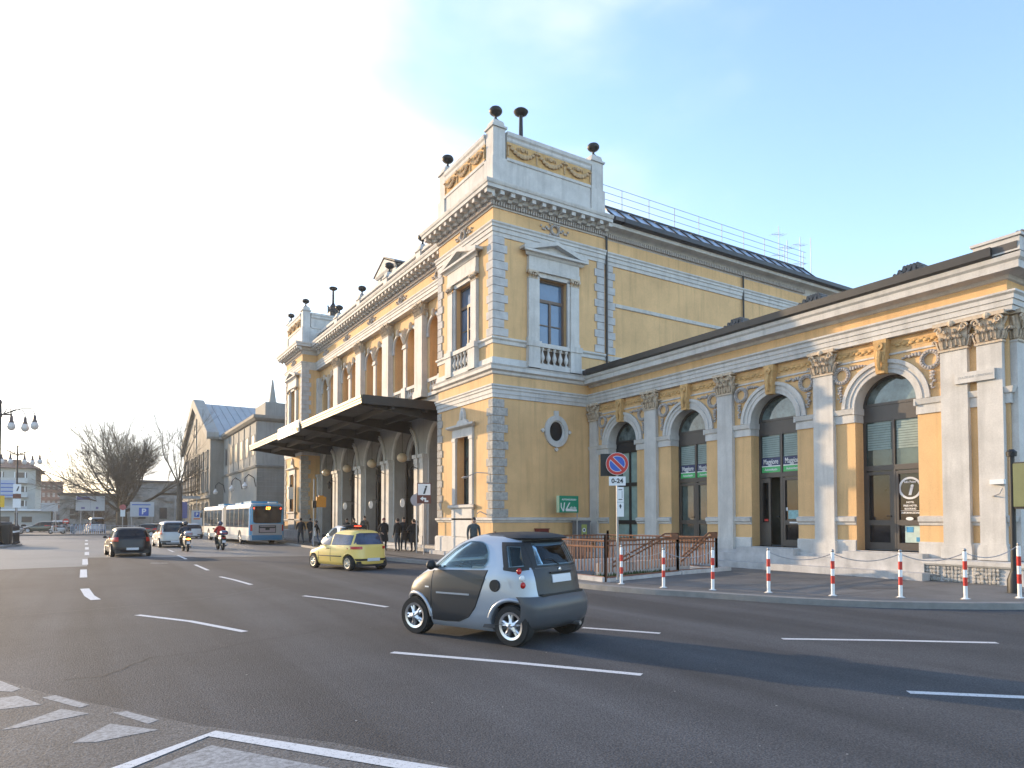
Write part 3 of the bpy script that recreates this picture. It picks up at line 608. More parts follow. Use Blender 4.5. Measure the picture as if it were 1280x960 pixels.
# capital mesh (local: centred on pilaster face, u along +x, front at -y, height h)
def capital(w,h,dep,m=CARV):
    mb=MB(); 
    mb.add([(-w/2,-dep,0),(w/2,-dep,0),(w/2,.0,0),(-w/2,0,0),(-w/2-.03,-dep-.03,h*.85),(w/2+.03,-dep-.03,h*.85),(w/2+.03,0,h*.85),(-w/2-.03,0,h*.85)],[(0,1,2,3),(4,7,6,5),(0,4,5,1),(1,5,6,2),(2,6,7,3),(3,7,4,0)])
    mb.box(-w/2-.04,w/2+.04,-dep-.04,0,-.05,.0); mb.box(-w/2-.12,w/2+.12,-dep-.13,0,h*.87,h)
    def leaf(x,y,z,hh,ox,oy,wd):
        pts=[(0,0),(.035,.35),(.05,.65),(.12,.92),(.17,.88),(.15,.72)]
        for k in range(len(pts)-1):
            (o0,t0),(o1,t1)=pts[k],pts[k+1]; w0=wd*(.75+.35*math.sin(PI*min(1,t0)))*(1 if k<3 else .6); w1=wd*(.75+.35*math.sin(PI*min(1,t1)))*(1 if k<2 else .55)
            ax,ay=-oy,ox
            a=[(x+ox*o0+ax*w0/2,y+oy*o0+ay*w0/2,z+hh*t0),(x+ox*o0-ax*w0/2,y+oy*o0-ay*w0/2,z+hh*t0),(x+ox*o1-ax*w1/2,y+oy*o1-ay*w1/2,z+hh*t1),(x+ox*o1+ax*w1/2,y+oy*o1+ay*w1/2,z+hh*t1)]
            b=[(p[0]+ox*.035,p[1]+oy*.035,p[2]+.01) for p in a]
            mb.add(a+b,[(0,1,2,3),(4,5,6,7),(0,1,5,4),(1,2,6,5),(2,3,7,6),(3,0,4,7)])
            mb.tube([(x+ox*(o0+.05),y+oy*(o0+.05),z+hh*t0),(x+ox*(o1+.05),y+oy*(o1+.05),z+hh*t1)],.018,4)
    n=max(3,int(round(w/.2)))
    for k in range(n): leaf(-w/2+w*(k+.5)/n,-dep,.02,h*.42,0,-1,w/n*.85)
    for k in range(n-1): leaf(-w/2+w*(k+1)/n,-dep-.02,.08,h*.6,0,-1,w/n*.75)
    for s in (-1,1):
        for k in range(2): leaf(s*w/2,-dep*(.25+.5*k),.02,h*.42,s,0,.15)
        for t in range(14):
            pass
        pts=[]
        for t in range(15):
            a=t*.55; rr=.115*(1-t/17); pts.append((s*(w/2-.03)+s*rr*math.cos(a)*.9,-dep-.1,h*.72+rr*math.sin(a)))
        mb.tube(pts,.03,5,.02)
        mb.tube([(s*.05,-dep-.03,h*.45),(s*w*.28,-dep-.06,h*.6),(s*(w/2-.04),-dep-.1,h*.83)],.028,5)
        mb.tube([(s*(w/2),-dep*.6,h*.5),(s*(w/2+.07),-dep*.6,h*.7),(s*(w/2+.09),-dep*.6,h*.8)],.04,5)
    mb.ball((0,-dep-.12,h*.9),.08,.06,.09,8,5)
    return mb.mesh('capital',m,30)
CAPM=capital(1.05,.72,.35,CARV); CAPW=capital(.68,.74,.16,CARV); CAPE=capital(.58,.74,.16,CARV)
for i in range(1,5):
    u=PY[i]; mb=MB(MM); mb.box(u-.52,u+.52,-.35,.02,8.72,13.4); mb.box(u-.6,u+.6,-.42,.02,8.72,9.0); mb.box(u-.56,u+.56,-.39,.02,9.0,9.12)
    o=P(mb,'pilaster',STONE,smooth=0); place(CAPM,'capital',o,MM(u,0,13.42),-PI/2)
for u,s in ((PY[0],1),(PY[5],-1)):
    mb=MB(MM); a,b=sorted((u,u+s*.5)); mb.box(a,b,-.35,.02,8.72,13.4); P(mb,'pilaster',STONE,smooth=0)
def shift(pr,dd,lo=0): return [(d-dd if d<0 else d,z) for d,z in pr]
mb=MB(MM); mb.mould([(0,14.1),(-.38,14.1),(-.38,14.28),(-.42,14.28),(-.42,14.48),(-.46,14.48),(-.46,14.58),(-.51,14.64),(-.51,14.7),(-.3,14.72),(-.3,15.33),(0,15.33)],YB,YF); P(mb,'architrave',STONE,smooth=0)
mb=MB(MM); mb.box(YB,YF,-.304,-.3,14.73,15.32); P(mb,'frieze',YEL,smooth=0)
mb=MB(MM); mb.mould([(d-.3 if d<0 else 0,z) for d,z in PR_CO],YB,YF); P(mb,'main_cornice',STONE,smooth=0)
mods(MM,YB+.3,YF-.3,d=-.3,step=.56); dents(MM,YB+.1,YF-.9,d=-.3)
for i in range(5): medal(F(XM-.3),PY[i]+BW/2,15.02,.95)
# balustrade on mid cornice
mb=MB(MM); mb.box(YB,YF,-.3,.1,16.25,16.45); mb.box(YB,YF,-.34,.14,17.02,17.2); rb=P(mb,'roof_balustrade',STONE,smooth=0)
for i in range(5):
    mb=MB()
    for k in range(14): mb.lathe(MM(PY[i]+.5+.3*k,-.1,16.45),[(.085,0),(.04,.05),(.1,.2),(.06,.38),(.04,.44),(.08,.5),(.08,.58)],7)
    P(mb,'balusters',STONE,rb)['kind']='stuff'
for i in range(1,5): pier(XM-.38,XM+.2,PY[i]-.3,PY[i]+.3,16.2,17.15)
mb=MB(); mb.box(XM+.9,XM+1.2,YB,YF,16,17.4); mb.box(XM+.9,26,YB,YF,17.4,17.5); P(mb,'hall_attic',ROOF)
# dormer turret
mb=MB(F(17.0)); c=43.1; mb.box(c-1.6,c+1.6,0,3.4,16.2,18.4); mb.mould([(0,18.4),(-.15,18.45),(-.25,18.6),(0,18.62)],c-1.6,c+1.6,1,1)
mb.prism([(c-1.85,18.6),(c+1.85,18.6),(c,19.4)],-.25,3.5); mb.box(c-1.65,c-1.1,-.1,0,16.3,18.4); mb.box(c+1.1,c+1.65,-.1,0,16.3,18.4)
dm=P(mb,'roof_dormer',STONE,smooth=0); mb=MB(F(17.0)); mb.box(c-1.0,c+1.0,-.03,-.002,16.7,18.2); P(mb,'dormer_window',GLASSB,dm,smooth=0)
mb=MB(F(17.0)); mb.box(c-2.15,c+2.15,-.3,5.3,19.13,19.2) if False else mb.prism([(c-1.95,18.63),(c,19.48),(c+1.95,18.63),(c+1.95,18.72),(c,19.58),(c-1.95,18.72)],-.3,3.6); P(mb,'dormer_roof',ROOF,dm,smooth=0)
# ---- ground floor of the middle section
for i in range(5):
    c=PY[i]+BW/2; mb=MB(MM); mb.ring(c,5.5,1.72,1.98,-.1,0,0,PI,24); mb.ring(c,5.5,1.78,1.86,-.14,-.1,0,PI,24)
    mb.prism([(c-.16,7.1),(c+.16,7.1),(c+.22,7.75),(c-.22,7.75)],-.25,0)
    P(mb,'arch_moulding',STONE,smooth=30)
    mb=MB(MM)
    for a,b,z0,z1 in ((-1.7,-1.55,.42,5.5),(1.55,1.7,.42,5.5),(-.06,.06,.42,3.0),(-1.55,1.55,3.0,3.2),(-1.55,1.55,5.4,5.55),(-.8,-.7,.42,5.4),(.7,.8,.42,5.4)): mb.box(c+a,c+b,1.5,1.6,z0,z1)
    dr=P(mb,'entrance_door',IRON,smooth=0); mb=MB(MM); mb.box(c-1.6,c+1.6,1.56,1.58,.42,5.5); P(mb,'door_glass',GLASSD,dr,smooth=0)
    mb=MB(MM); mb.ring(c,5.5,1.3,1.72,.75,.9,0,PI,20); P(mb,'inner_arch',STONE2)
for i in range(0,6):
    u=PY[i]; 
    for s in ((-1,1) if 0<i<5 else ((1,) if i==0 else (-1,))):
        mb=MB(MM); a,b=sorted((u+s*.16,u+s*.62)); mb.box(a,b,-.3,.01,.42,5.05); mb.box(a-.05,b+.05,-.36,.01,.42,.9); mb.box(a-.03,b+.03,-.33,.01,5.0,5.12); mb.box(a-.02,b+.02,-.32,.012,5.12,5.3); mb.box(a-.08,b+.08,-.4,.01,5.3,5.5)
        P(mb,'entrance_pilaster',STONE,smooth=0)
        mb=MB(MM); a,b=sorted((u+s*.66,u+s*.81)); mb.box(a,b,-.06,.71,5.28,5.5); mb.box(a,b,-.03,.705,.42,5.28); P(mb,'arch_pier',STONE,smooth=0)
# ---- canopy
CY0,CY1,CX=31.6,58.2,11.2
mb=MB(); mb.box(CX,XM-.1,CY0,CY1,7.62,7.8); cn=P(mb,'canopy',CANOPY,smooth=0)
mb=MB(); mb.box(CX+.2,XM-.4,CY0+.2,CY1-.2,7.585,7.618); P(mb,'soffit',CANOPYU,cn,smooth=0)
mb=MB(); 
for z0,z1,o_ in ((7.44,7.56,0),(7.58,7.68,.02),(7.70,7.84,.05)): mb.box(CX-.04-o_,CX,CY0-.02,CY1+.02,z0,z1)
P(mb,'fascia',FASC,cn,smooth=0)
mb=MB(); mb.box(CX,XM-.6,CY0-.06,CY0,7.42,7.86); mb.box(CX,XM-.6,CY1,CY1+.06,7.42,7.86)
for k in range(6):
    y=CY0+.5+(CY1-CY0-1.0)*k/5; mb.prism([],0,0) if False else mb.add([(CX+.1,y-.08,7.58),(XM,y-.08,7.58),(XM,y-.08,6.85),(13.5,y-.08,7.15),(CX+.1,y-.08,7.42),(CX+.1,y+.08,7.58),(XM,y+.08,7.58),(XM,y+.08,6.85),(13.5,y+.08,7.15),(CX+.1,y+.08,7.42)],[(0,1,2,3,4),(9,8,7,6,5),(0,5,6,1),(1,6,7,2),(2,7,8,3),(3,8,9,4),(4,9,5,0)])
for x in (12.8,14.6): mb.box(x-.09,x+.09,CY0,CY1,7.3,7.584)
P(mb,'beams',CANOPY,cn,smooth=0)
# ================================================================== right wing
MW=F(XW); WP=[24.7,20.91,17.0,13.05,9.18]
mb=MB(MW); AC=[22.8,18.93,15.02,11.15]
ed=[Y0,20.91,17.0,13.05,YE]
for i in range(4): mb.archwall(ed[i+1],ed[i],.2,8.1,AC[i],.93,5.22,0,.6,.86)
P(mb,'wing_wall',YEL)
mb=MB(S(YE)); mb.box(XW+.6,40,0,.5,.2,8.1); P(mb,'wing_end_wall',YEL)
def wrun(prof,name,m,a=YE,b=Y0,e0=1,smooth=0,endx=40,gaps=None):
    mb=MB(MW)
    if gaps is None: mb.mould(prof,a,b,e0,0)
    else:
        for g0_,g1_ in gaps[1:]: mq=MB(MW); mq.mould(prof,g0_,g1_,0,0); P(mq,name,m,smooth=smooth)
        mb.mould(prof,*gaps[0],e0,0)
    mb.M=S(YE); mb.mould(prof,XW,endx,1,0)
    return P(mb,name,m,smooth=smooth)
gp=[(YE,AC[3]-.93)]+[(AC[i]+.93,AC[i-1]-.93) for i in (3,2,1)]+[(AC[0]+.93,Y0)]
wrun([(0,.74),(-.07,.74),(-.07,1.13),(-.04,1.17),(0,1.17)],'plinth',STONE,gaps=gp)
wrun([(0,1.62),(-.04,1.64),(-.04,1.7),(-.1,1.74),(-.12,1.86),(0,1.9)],'string_course',STONE,gaps=gp)
wrun([(0,4.78),(-.05,4.78),(-.05,5.02),(-.1,5.05),(-.14,5.2),(0,5.22)],'impost_band',STONE,gaps=gp)
wrun([(0,.55),(-.42,.55),(-.46,.6),(-.46,.7),(0,.74)],'ledge',STONE,gaps=[(YE,AC[3]-1.2)])
wrun([(0,.1),(-.36,.1),(-.36,.55),(0,.55)],'rusticated_base',STONE2,gaps=[(YE,AC[3]-1.15)])
mb=MB(MW); rnd=random.Random(3)
for k in range(3):
    a=YE+.12+.72*k
    for i in range(7):
        for j in range(4): mb.ball((a+.06+.09*i,-.37,.19+.1*j),rnd.uniform(.05,.08),rnd.uniform(.03,.06),rnd.uniform(.04,.075),6,4)
P(mb,'bossed_blocks',ROUGH)
# steps in front of wing
mb=MB(MW)
mb.box(9.9,13.9,-.45,.0,.13,.62); mb.box(9.75,24.3,-.85,-.45,.13,.34) ; mb.box(13.9,24.4,-.45,0,.13,.62); mb.box(9.95,12.3,-.42,-.02,.62,.84); mb.box(14.0,16.3,-.42,-.02,.62,.84); mb.box(12.3,14,-.22,0,.62,.74); mb.box(16.3,24.4,-.22,0,.62,.74); mb.box(17.9,19.9,-.4,-.02,.74,.84)
for c in AC: mb.box(c-.93,c+.93,-.02,.6,.5,.86)
P(mb,'wing_steps',STONE2,smooth=0)
wrun([(0,6.62),(-.035,6.63),(-.035,6.68),(0,6.69)],'thin_moulding',STONE,gaps=[(YE,Y0)])
# ornament band
for i in range(4):
    mb=MB(MW); a,b=ed[i+1]+.4,ed[i]-.4; mb.box(a,b,-.006,0,6.78,6.98)
    k=a
    while k<b:
        if abs(k-AC[i])>.28: mb.ball((k,-.02,6.88),.09,.035,.05,6,4); mb.ball((k+.1,-.02,6.82+.11*(int(k*7)%2)),.05,.03,.035,5,4)
        k+=.2
    P(mb,'ornament_band',OCHRE)
wrun([(0,7.12),(-.18,7.12),(-.18,7.26),(-.21,7.26),(-.21,7.41),(-.24,7.41),(-.24,7.52),(-.3,7.57),(-.3,7.62),(0,7.63)],'architrave',STONE)
wrun([(0,7.98),(-.06,8.0),(-.1,8.08),(-.44,8.1),(-.44,8.28),(-.50,8.34),(-.52,8.46),(0,8.5)],'wing_cornice',STONE)
mb=MB(MW); mb.mould([(.2,8.44),(-.5,8.44),(-.62,8.5),(-.64,8.72),(.2,8.74)],YE+.1,24.6); wg=P(mb,'gutter',DKROOF)
mb=MB(MW); mb.box(YE-.5,YE+.55,-.51,.3,8.5,8.86); mb.box(YE-.55,YE+.6,-.56,.35,8.86,8.93); P(mb,'corner_block',STONE,smooth=0)
mb=MB(MW); mb.mould([(-.55,8.72),(6,9.75),(14,8.7),(14,8.5),(-.5,8.5)],YE-.45,Y0); P(mb,'wing_roof',ROOF,smooth=0)
# roof stacks of tiles
for k,y in enumerate((11.3,14.7,18.1,8.2)):
    mb=MB(); rnd=random.Random(k)
    mb.box(21.6,22.6,y-.55,y+.55,8.6,9.35)
    for j in range(4):
        w=.50-.10*j; z=9.35+.12*j; mb.box(22.1-w,22.1+w,y-w-.1,y+w+.1,z,z+.07)
        for q in range(5): mb.tube([(22.1-w-.05,y-w+2*w*q/4,z+.08),(22.1+w+.05,y-w+2*w*q/4,z+.08)],.06,6)
    P(mb,'tiled_vent_stack',ROOF)
# pilasters
def wpil(u0,u1,cap,name='pilaster',M=MW,full=True,place_cap=True,rz=-PI/2,label=None):
    mb=MB(M); c=(u0+u1)/2; mb.box(u0,u1,-.16,.01,.74,6.42); mb.box(u0-.05,u1+.05,-.22,.01,.74,1.06); mb.box(u0-.03,u1+.03,-.19,.01,1.06,1.13); mb.box(u0-.02,u1+.02,-.18,.01,6.36,6.4)
    o=P(mb,name,STONE,smooth=0)
    place(cap,'capital',o,M(c,0,6.42),rz); return o
for k,u in enumerate(WP[1:4]): wpil(u-.34,u+.34,CAPW)
wpil(8.85,9.52,CAPW); wpil(8.03,8.62,CAPE)
mb=MB(MW); mb.box(24.45,24.98,-.12,.01,.74,6.42); o=P(mb,'pilaster',STONE,smooth=0); place(CAPE,'capital',o,MW(24.68,0,6.42),-PI/2)
wpil(XW+.1,XW+.75,CAPE,M=S(YE),rz=0); wpil(XW+1.0,XW+1.65,CAPE,M=S(YE),rz=0)
# arch trim, keystones, spandrel wreaths
for i,c in enumerate(AC):
    mb=MB(MW); mb.ring(c,5.22,.93,1.3,-.05,0,0,PI,26); mb.ring(c,5.22,1.2,1.31,-.1,-.05,0,PI,26); mb.ring(c,5.22,1.05,1.1,-.075,-.05,0,PI,26)
    mb.ring(c,5.22,.915,.931,-.045,.41,0,PI,26)
    for s in (-1,1): a,b=sorted((c+s*.88,c+s*.931)); mb.box(a,b,-.13,.41,5.02,5.22); a,b=sorted((c+s*.905,c+s*.931)); mb.box(a,b,-.04,.41,4.78,5.02)
    ar=P(mb,'archivolt',STONE,smooth=30)
    mb=MB(MW); mb.prism([(c-.13,6.1),(c+.13,6.1),(c+.2,7.1),(c-.2,7.1)],-.24,0); mb.ring(c,6.9,.05,.12,-.3,-.24,0,2*PI,12)
    mb.tube([MWp for MWp in [(c,-.25,6.75),(c,-.32,6.55),(c,-.33,6.35),(c,-.28,6.2)]],.08,6,.05); mb.ball((c,-.28,6.9),.05,.05,.05)
    for s in (-1,1): mb.ball((c+s*.1,-.25,6.5),.05,.05,.14,6,4)
    P(mb,'keystone',OCHRE,ar)
    for s in (-1,1):
        mb=MB(MW); wc=(c+s*1.32,6.28)
        mb.ring(*wc,.17,.29,-.07,0,0,2*PI,20)
        for k in range(18):
            a=2*PI*k/18; mb.ball((wc[0]+.23*math.cos(a),-.08,wc[1]+.23*math.sin(a)),.045,.04,.045,6,4)
        rnd=random.Random(i*2+s)
        for k in range(6):
            mb.ball((wc[0]+s*.06+rnd.uniform(-.04,.04),-.04,wc[1]-.36-.085*k),.085-.009*k,.05,.05,6,4)
            mb.ball((wc[0]-s*(.3+.09*k),-.04,wc[1]+.2+rnd.uniform(-.03,.03)),.05,.05,.075-.008*k,6,4)
            mb.tube([(wc[0]+s*.06+.07*(-1)**k,-.07,wc[1]-.36-.085*k),(wc[0]+s*.06,-.09,wc[1]-.4-.085*k)],.02,4)
        P(mb,'spandrel_wreath',CARVG,ar)
# arched doors
for i,c in enumerate(AC):
    D=.42; mb=MB(MW); hw=.93
    mb.box(c-hw,c-hw+.08,D,D+.1,.86,5.22); mb.box(c+hw-.08,c+hw,D,D+.1,.86,5.22); mb.ring(c,5.22,.84,.93,D,D+.1,0,PI,20)
    mb.box(c-.85,c+.85,D,D+.09,4.78,5.30)      # solid transom panel
    mb.box(c-.85,c+.85,D-.02,D+.09,5.26,5.34); mb.box(c-.85,c+.85,D-.01,D+.1,3.28,3.44); mb.box(c-.04,c+.04,D-.012,D+.1,3.4,4.8)
    mb.box(c-.05,c+.05,D-.015,D+.1,.86,3.3)
    if i!=0:
        for s in (-1,1):
            if i==2 and s==1: continue
            a,b=sorted((c+s*.05,c+s*.13)); mb.box(a,b,D-.008,D+.08,.88,3.25)
            a,b=sorted((c+s*.77,c+s*.85)); mb.box(a,b,D-.008,D+.08,.88,3.25)
            a,b=sorted((c+s*.13,c+s*.77)); mb.box(a,b,D-.006,D+.08,.88,1.1); mb.box(a,b,D-.006,D+.08,1.62,1.78); mb.box(a,b,D-.006,D+.08,3.15,3.25)
    else:
        mb.box(c-.85,c+.85,D-.006,D+.09,1.6,1.78); mb.box(c-.85,c+.85,D-.006,D+.09,.86,1.0)
    dr=P(mb,'arched_door',ALU if i else IRON,smooth=20)
    mb=MB(MW); mb.ring(c,5.3,.0,.86,D+.05,D+.07,0,PI,20); P(mb,'lunette_pane',mat('lunette_glass',(.10,.13,.13),.05,var=.8,scale=2.2,col2=(.012,.014,.012),spec=.8),dr,smooth=0)
    for s in (-1,1):
        a,b=sorted((c+s*.04,c+s*.85)); mb=MB(MW); mb.box(a,b,D+.05,D+.07,3.44,4.78); P(mb,'window_pane',GLASSG if i else CURT,dr,smooth=0)
        if i:
            mb=MB(MW)
            for k in range(11 if i==3 else 13):
                z=4.72-.075*k; mb.box(a+.05,b-.05,D+.03,D+.049,z-.05,z+.012)
            P(mb,'blind',BLIND,dr,smooth=0)
    if i!=2:
        for s in (-1,1): a,b=sorted((c+s*.05,c+s*.85)); mb=MB(MW); mb.box(a,b,D+.05,D+.07,.9,3.28); P(mb,'door_pane',[CURT,GLASSG,GLASSD,GLASSD][i],dr,smooth=0)
    else:
        mb=MB(MW); mb.box(c-.85,c-.05,D+.05,D+.07,.9,3.28); P(mb,'door_pane',GLASSD,dr,smooth=0)
        mb=MB(MW); mb.box(c+.02,c+.85,D+.5,D+.52,.9,3.28); P(mb,'doorway_dark_panel',mat('painted_room_darkness',(.05,.045,.03),.9),dr,smooth=0)  # flat panel, darkness of the unlit room painted in its colour
        mb=MB(MW); 
        mb.box(c+.45,c+.53,D-.02,D+.05,.88,3.25); mb.box(c+.78,c+.85,D-.02,D+.05,.88,3.25); mb.box(c+.53,c+.78,D-.02,D+.05,.88,1.7); mb.box(c+.53,c+.78,D-.02,D+.05,3.1,3.25); P(mb,'open_leaf',ALU,dr,smooth=0)
    if i:
        mb=MB(MW); mb.tube([(c+.09,D-.01,1.9),(c+.09,D-.06,1.9),(c+.2,D-.06,1.9)],.015,6); P(mb,'door_handle',BLACK,dr)
    if i in (1,2):
        for s in (-1,1):
            a,b=sorted((c+s*.06,c+s*.82)); mb=MB(MW); mb.box(a,b,D+.012,D+.02,3.70,3.98); bn=P(mb,'window_banner',NAVY,dr,smooth=0)
            text('Maggiore',.26,MF(XW+D+.006,(a+b)/2,3.83),WHITE,'lettering',bn,ext=.003,bold=.003,sx=.64)
            mb=MB(MW); mb.box(a,b,D+.012,D+.02,3.46,3.66); bn=P(mb,'window_banner',GRNB,dr,label='green strip under the navy banner',smooth=0)
            mb=MB(MW); mb.box(a,b,D+.011,D+.019,3.662,3.697); P(mb,'banner_line',WHITE,dr,smooth=0)
            text('Autonoleggio',.12,MF(XW+D+.010,(a+b)/2,3.56),WHITE,'lettering',bn,ext=.003,bold=.002,sx=.8)
# information stickers on the last door
dr=[o for o in ST.children if o.name.startswith('arched_door')][-1]; c=AC[3]; D=.42
mb=MB(MW); mb.ring(c-.44,2.72,.27,.33,D+.035,D+.045,0,2*PI,32); ib=P(mb,'info_sticker',WHITE,dr)
text('i',.42,MF(XW+D+.038,c-.44,2.66),WHITE,'lettering',ib,ext=.004,bold=.022,shear=.25); text('Info Point',.085,MF(XW+D+.038,c-.44,2.9),WHITE,'lettering',ib,ext=.003,bold=.003)
for t,z in (('HOTEL',2.3),('FREE HOTEL',2.2),('BOOKING',2.11),('INFORMAZIONI',1.99)): text(t,.072,MF(XW+D+.038,c-.44,z),WHITE,'lettering',ib,ext=.003,bold=.002)
mb=MB(MW); mb.box(c-.72,c-.16,D+.035,D+.04,2.05,2.06); oval(mb,c-.44,1.82,0,0,.11,.05,D-.012,D-.007,16); P(mb,'sticker',WHITE,dr)
mb=MB(MW); mb.box(c-.8,c-.28,D+.035,D+.04,1.12,1.62); ps=P(mb,'poster',mat('pale_poster',(.42,.55,.52),.5,var=.15,scale=6),dr,smooth=0)
mb=MB(MW); mb.box(c-.52,c-.33,D+.028,D+.034,1.42,1.58); mb.box(c-.78,c-.6,D+.028,D+.034,1.15,1.28); P(mb,'poster_print',mat('poster_blue',(.05,.27,.5),.5),ps,smooth=0)
dr=[o for o in ST.children if o.name.startswith('arched_door')][-2]; c=AC[2]
mb=MB(MW); mb.box(c-.62,c-.22,D+.035,D+.04,1.82,2.12); P(mb,'poster',mat('cyan_poster',(.22,.42,.45),.5,var=.3,scale=9),dr,smooth=0)
mb=MB(MW); mb.box(c-.66,c-.3,D-.012,D-.007,1.67,1.72); mb.box(c-.2,c-.13,D+.035,D+.04,2.1,2.22); P(mb,'sticker',WHITE,dr,smooth=0)
mb=MB(MW); mb.box(c+.55,c+.7,D-.03,D-.022,1.74,1.82); P(mb,'sticker',REDP,dr,smooth=0)
# ================================================================== vehicles
def carpaint(name,col,rough=.28,metal=.0,coat=.7,spec=.5): return mat(name,col,rough,metal,var=.03,coat=coat,scale=1,spec=spec)
class Shell:
    def __init__(s,lv,n=4.5): s.lv=lv; s.n=n
    def at(s,z):
        L=s.lv
        if z<=L[0][0]: return L[0][1:]
        for a,b in zip(L,L[1:]):
            if z<=b[0]:
                t=(z-a[0])/(b[0]-a[0]); return tuple(a[i]+(b[i]-a[i])*t for i in (1,2,3))
        return L[-1][1:]
    def side(s,y,z):
        r,f,w=s.at(z); t=min(1,abs((y-(r+f)/2)/((f-r)/2))); return w*(1-t**s.n)**(1/s.n)
    def end(s,x,z,sg=-1):
        r,f,w=s.at(z); t=min(1,abs(x/w)); return (r+f)/2+sg*(f-r)/2*(1-t**s.n)**(1/s.n)
    def mesh(s,mb,N=56):
        vs=[];fs=[]
        Z=[]
        for a,b in zip(s.lv,s.lv[1:]):
            k=max(1,int((b[0]-a[0])/.06)); Z+=[a[0]+(b[0]-a[0])*i/k for i in range(k)]
        Z.append(s.lv[-1][0])
        for z in Z:
            r,f,w=s.at(z); c=(r+f)/2;h=(f-r)/2
            for i in range(N):
                a=2*PI*i/N; q,v=math.cos(a),math.sin(a); e=2/s.n
                vs.append((w*math.copysign(abs(q)**e,q),c+h*math.copysign(abs(v)**e,v),z))
        for j in range(len(Z)-1):
            for i in range(N): fs.append((j*N+i,j*N+(i+1)%N,(j+1)*N+(i+1)%N,(j+1)*N+i))
        fs+=[list(range(N-1,-1,-1)),list(range((len(Z)-1)*N,len(Z)*N))]
        mb.add(vs,fs)
def resamp(P,n):
    L=[0]
    for a,b in zip(P,P[1:]): L.append(L[-1]+math.dist(a,b))
    o=[]
    for i in range(n+1):
        t=L[-1]*i/n
        for k in range(len(P)-1):
            if t<=L[k+1]+1e-9:
                u=(t-L[k])/max(1e-9,L[k+1]-L[k]); o.append((P[k][0]+(P[k+1][0]-P[k][0])*u,P[k][1]+(P[k+1][1]-P[k][1])*u)); break
        else: o.append(P[-1])
    return o
def panel(mb,fn,bot,top,n=16,m=6,t=.02):
    """fn(a,b,off)->xyz ; bot/top polylines in surface coordinates"""
    A=resamp(bot,n);B=resamp(top,n);vs=[];fs=[]
    for off in (0,t):
        for j in range(m+1):
            for i in range(n+1):
                a=(A[i][0]+(B[i][0]-A[i][0])*j/m,A[i][1]+(B[i][1]-A[i][1])*j/m); vs.append(fn(a[0],a[1],off))
    q=(n+1)*(m+1); I=lambda j,i:j*(n+1)+i
    for j in range(m):
        for i in range(n): fs+=[(I(j,i),I(j,i+1),I(j+1,i+1),I(j+1,i)),(q+I(j,i),q+I(j+1,i),q+I(j+1,i+1),q+I(j,i+1))]
    rim=[I(0,i) for i in range(n+1)]+[I(j,n) for j in range(1,m+1)]+[I(m,i) for i in range(n-1,-1,-1)]+[I(j,0) for j in range(m-1,0,-1)]
    for a,b in zip(rim,rim[1:]+rim[:1]): fs.append((a,b,q+b,q+a))
    mb.add(vs,fs)
def sidefn(sh,sg,e=.008): return lambda y,z,o:(sg*(sh.side(y,z)+e-o),y,z)
def endfn(sh,sg,e=.008): return lambda x,z,o:(x,sh.end(x,z,sg)+sg*(e-o),z)
def cutmesh(me,cyls,name):
    """boolean wheel arches out of a body"""
    o=place(me,name)
    for (y,z,r,w) in cyls:
        c=MB(); c.lathe((-w,y,z),[(r,0),(r,2*w)],36,'x'); co=place(c.mesh('c',BLACK,0),'c')
        md=o.modifiers.new('b','BOOLEAN'); md.operation='DIFFERENCE'; md.object=co; md.solver='EXACT'
    nm=evaled(o); 
    for md in list(o.modifiers): bpy.data.objects.remove(md.object)
    bpy.data.objects.remove(o); nm.name=name; return nm
def wheel_mesh(r,w,rim=.66,spokes=5,m=RIM):
    t=MB(lambda u,d,z:(d,u,z)); t.ring(0,0,r*rim,r,-w/2+.025,w/2-.025,0,2*PI,40); t.ring(0,0,r*rim,r*.955,-w/2,w/2,0,2*PI,40); tm=t.mesh('wheel',TYRE,40)
    b=MB(); b.lathe((0,0,0),[(r*.14,.0),(r*.16,w/2-.015),(r*.05,w/2-.005)],14,'x')
    b.ring(0,0,r*rim-.035,r*rim,0,0) if False else None
    vs=[];n=36
    for a0,(ra,xa) in enumerate(((r*rim+.005,w/2+.004),(r*rim-.03,w/2-.004),(r*rim-.04,-.02),(r*rim+.005,-.02))):
        for i in range(n): q=2*PI*i/n; vs.append((xa,ra*math.cos(q),ra*math.sin(q)))
    b.add(vs,[(k*n+i,k*n+(i+1)%n,((k+1)%4)*n+(i+1)%n,((k+1)%4)*n+i) for k in range(4) for i in range(n)])
    for k in range(spokes):
        a=2*PI*k/spokes+.3
        for da in ((-.17,.17) if spokes<8 else (0,)):
            p=[(.1*r,a),(r*rim-.02,a+da)]
            P3=[(w/2-.03,q*math.cos(e),q*math.sin(e)) for q,e in p]; b.tube(P3,.030*r/.28,6,.022*r/.28)
        if spokes<8: b.tube([(w/2-.03,r*.12*math.cos(a),r*.12*math.sin(a)),(w/2-.025,r*.36*math.cos(a),r*.36*math.sin(a))],.05*r/.28,6,.03*r/.28)
    d=MB(); d.lathe((-.03,0,0),[(r*rim,0),(r*rim,.01)],24,'x')
    return tm,b.mesh('rim',m,35),d.mesh('brake_disc',BLACK,35)
def wheels(root,r,w,pts,**k):
    tm,rm,dm=wheel_mesh(r,w,**k)
    for x,y in pts:
        o=place(tm,'wheel',root,(x,y,r)); o.rotation_euler=(random.random(),0,0 if x>0 else PI)
        place(rm,'rim',o); place(dm,'brake_disc',o)
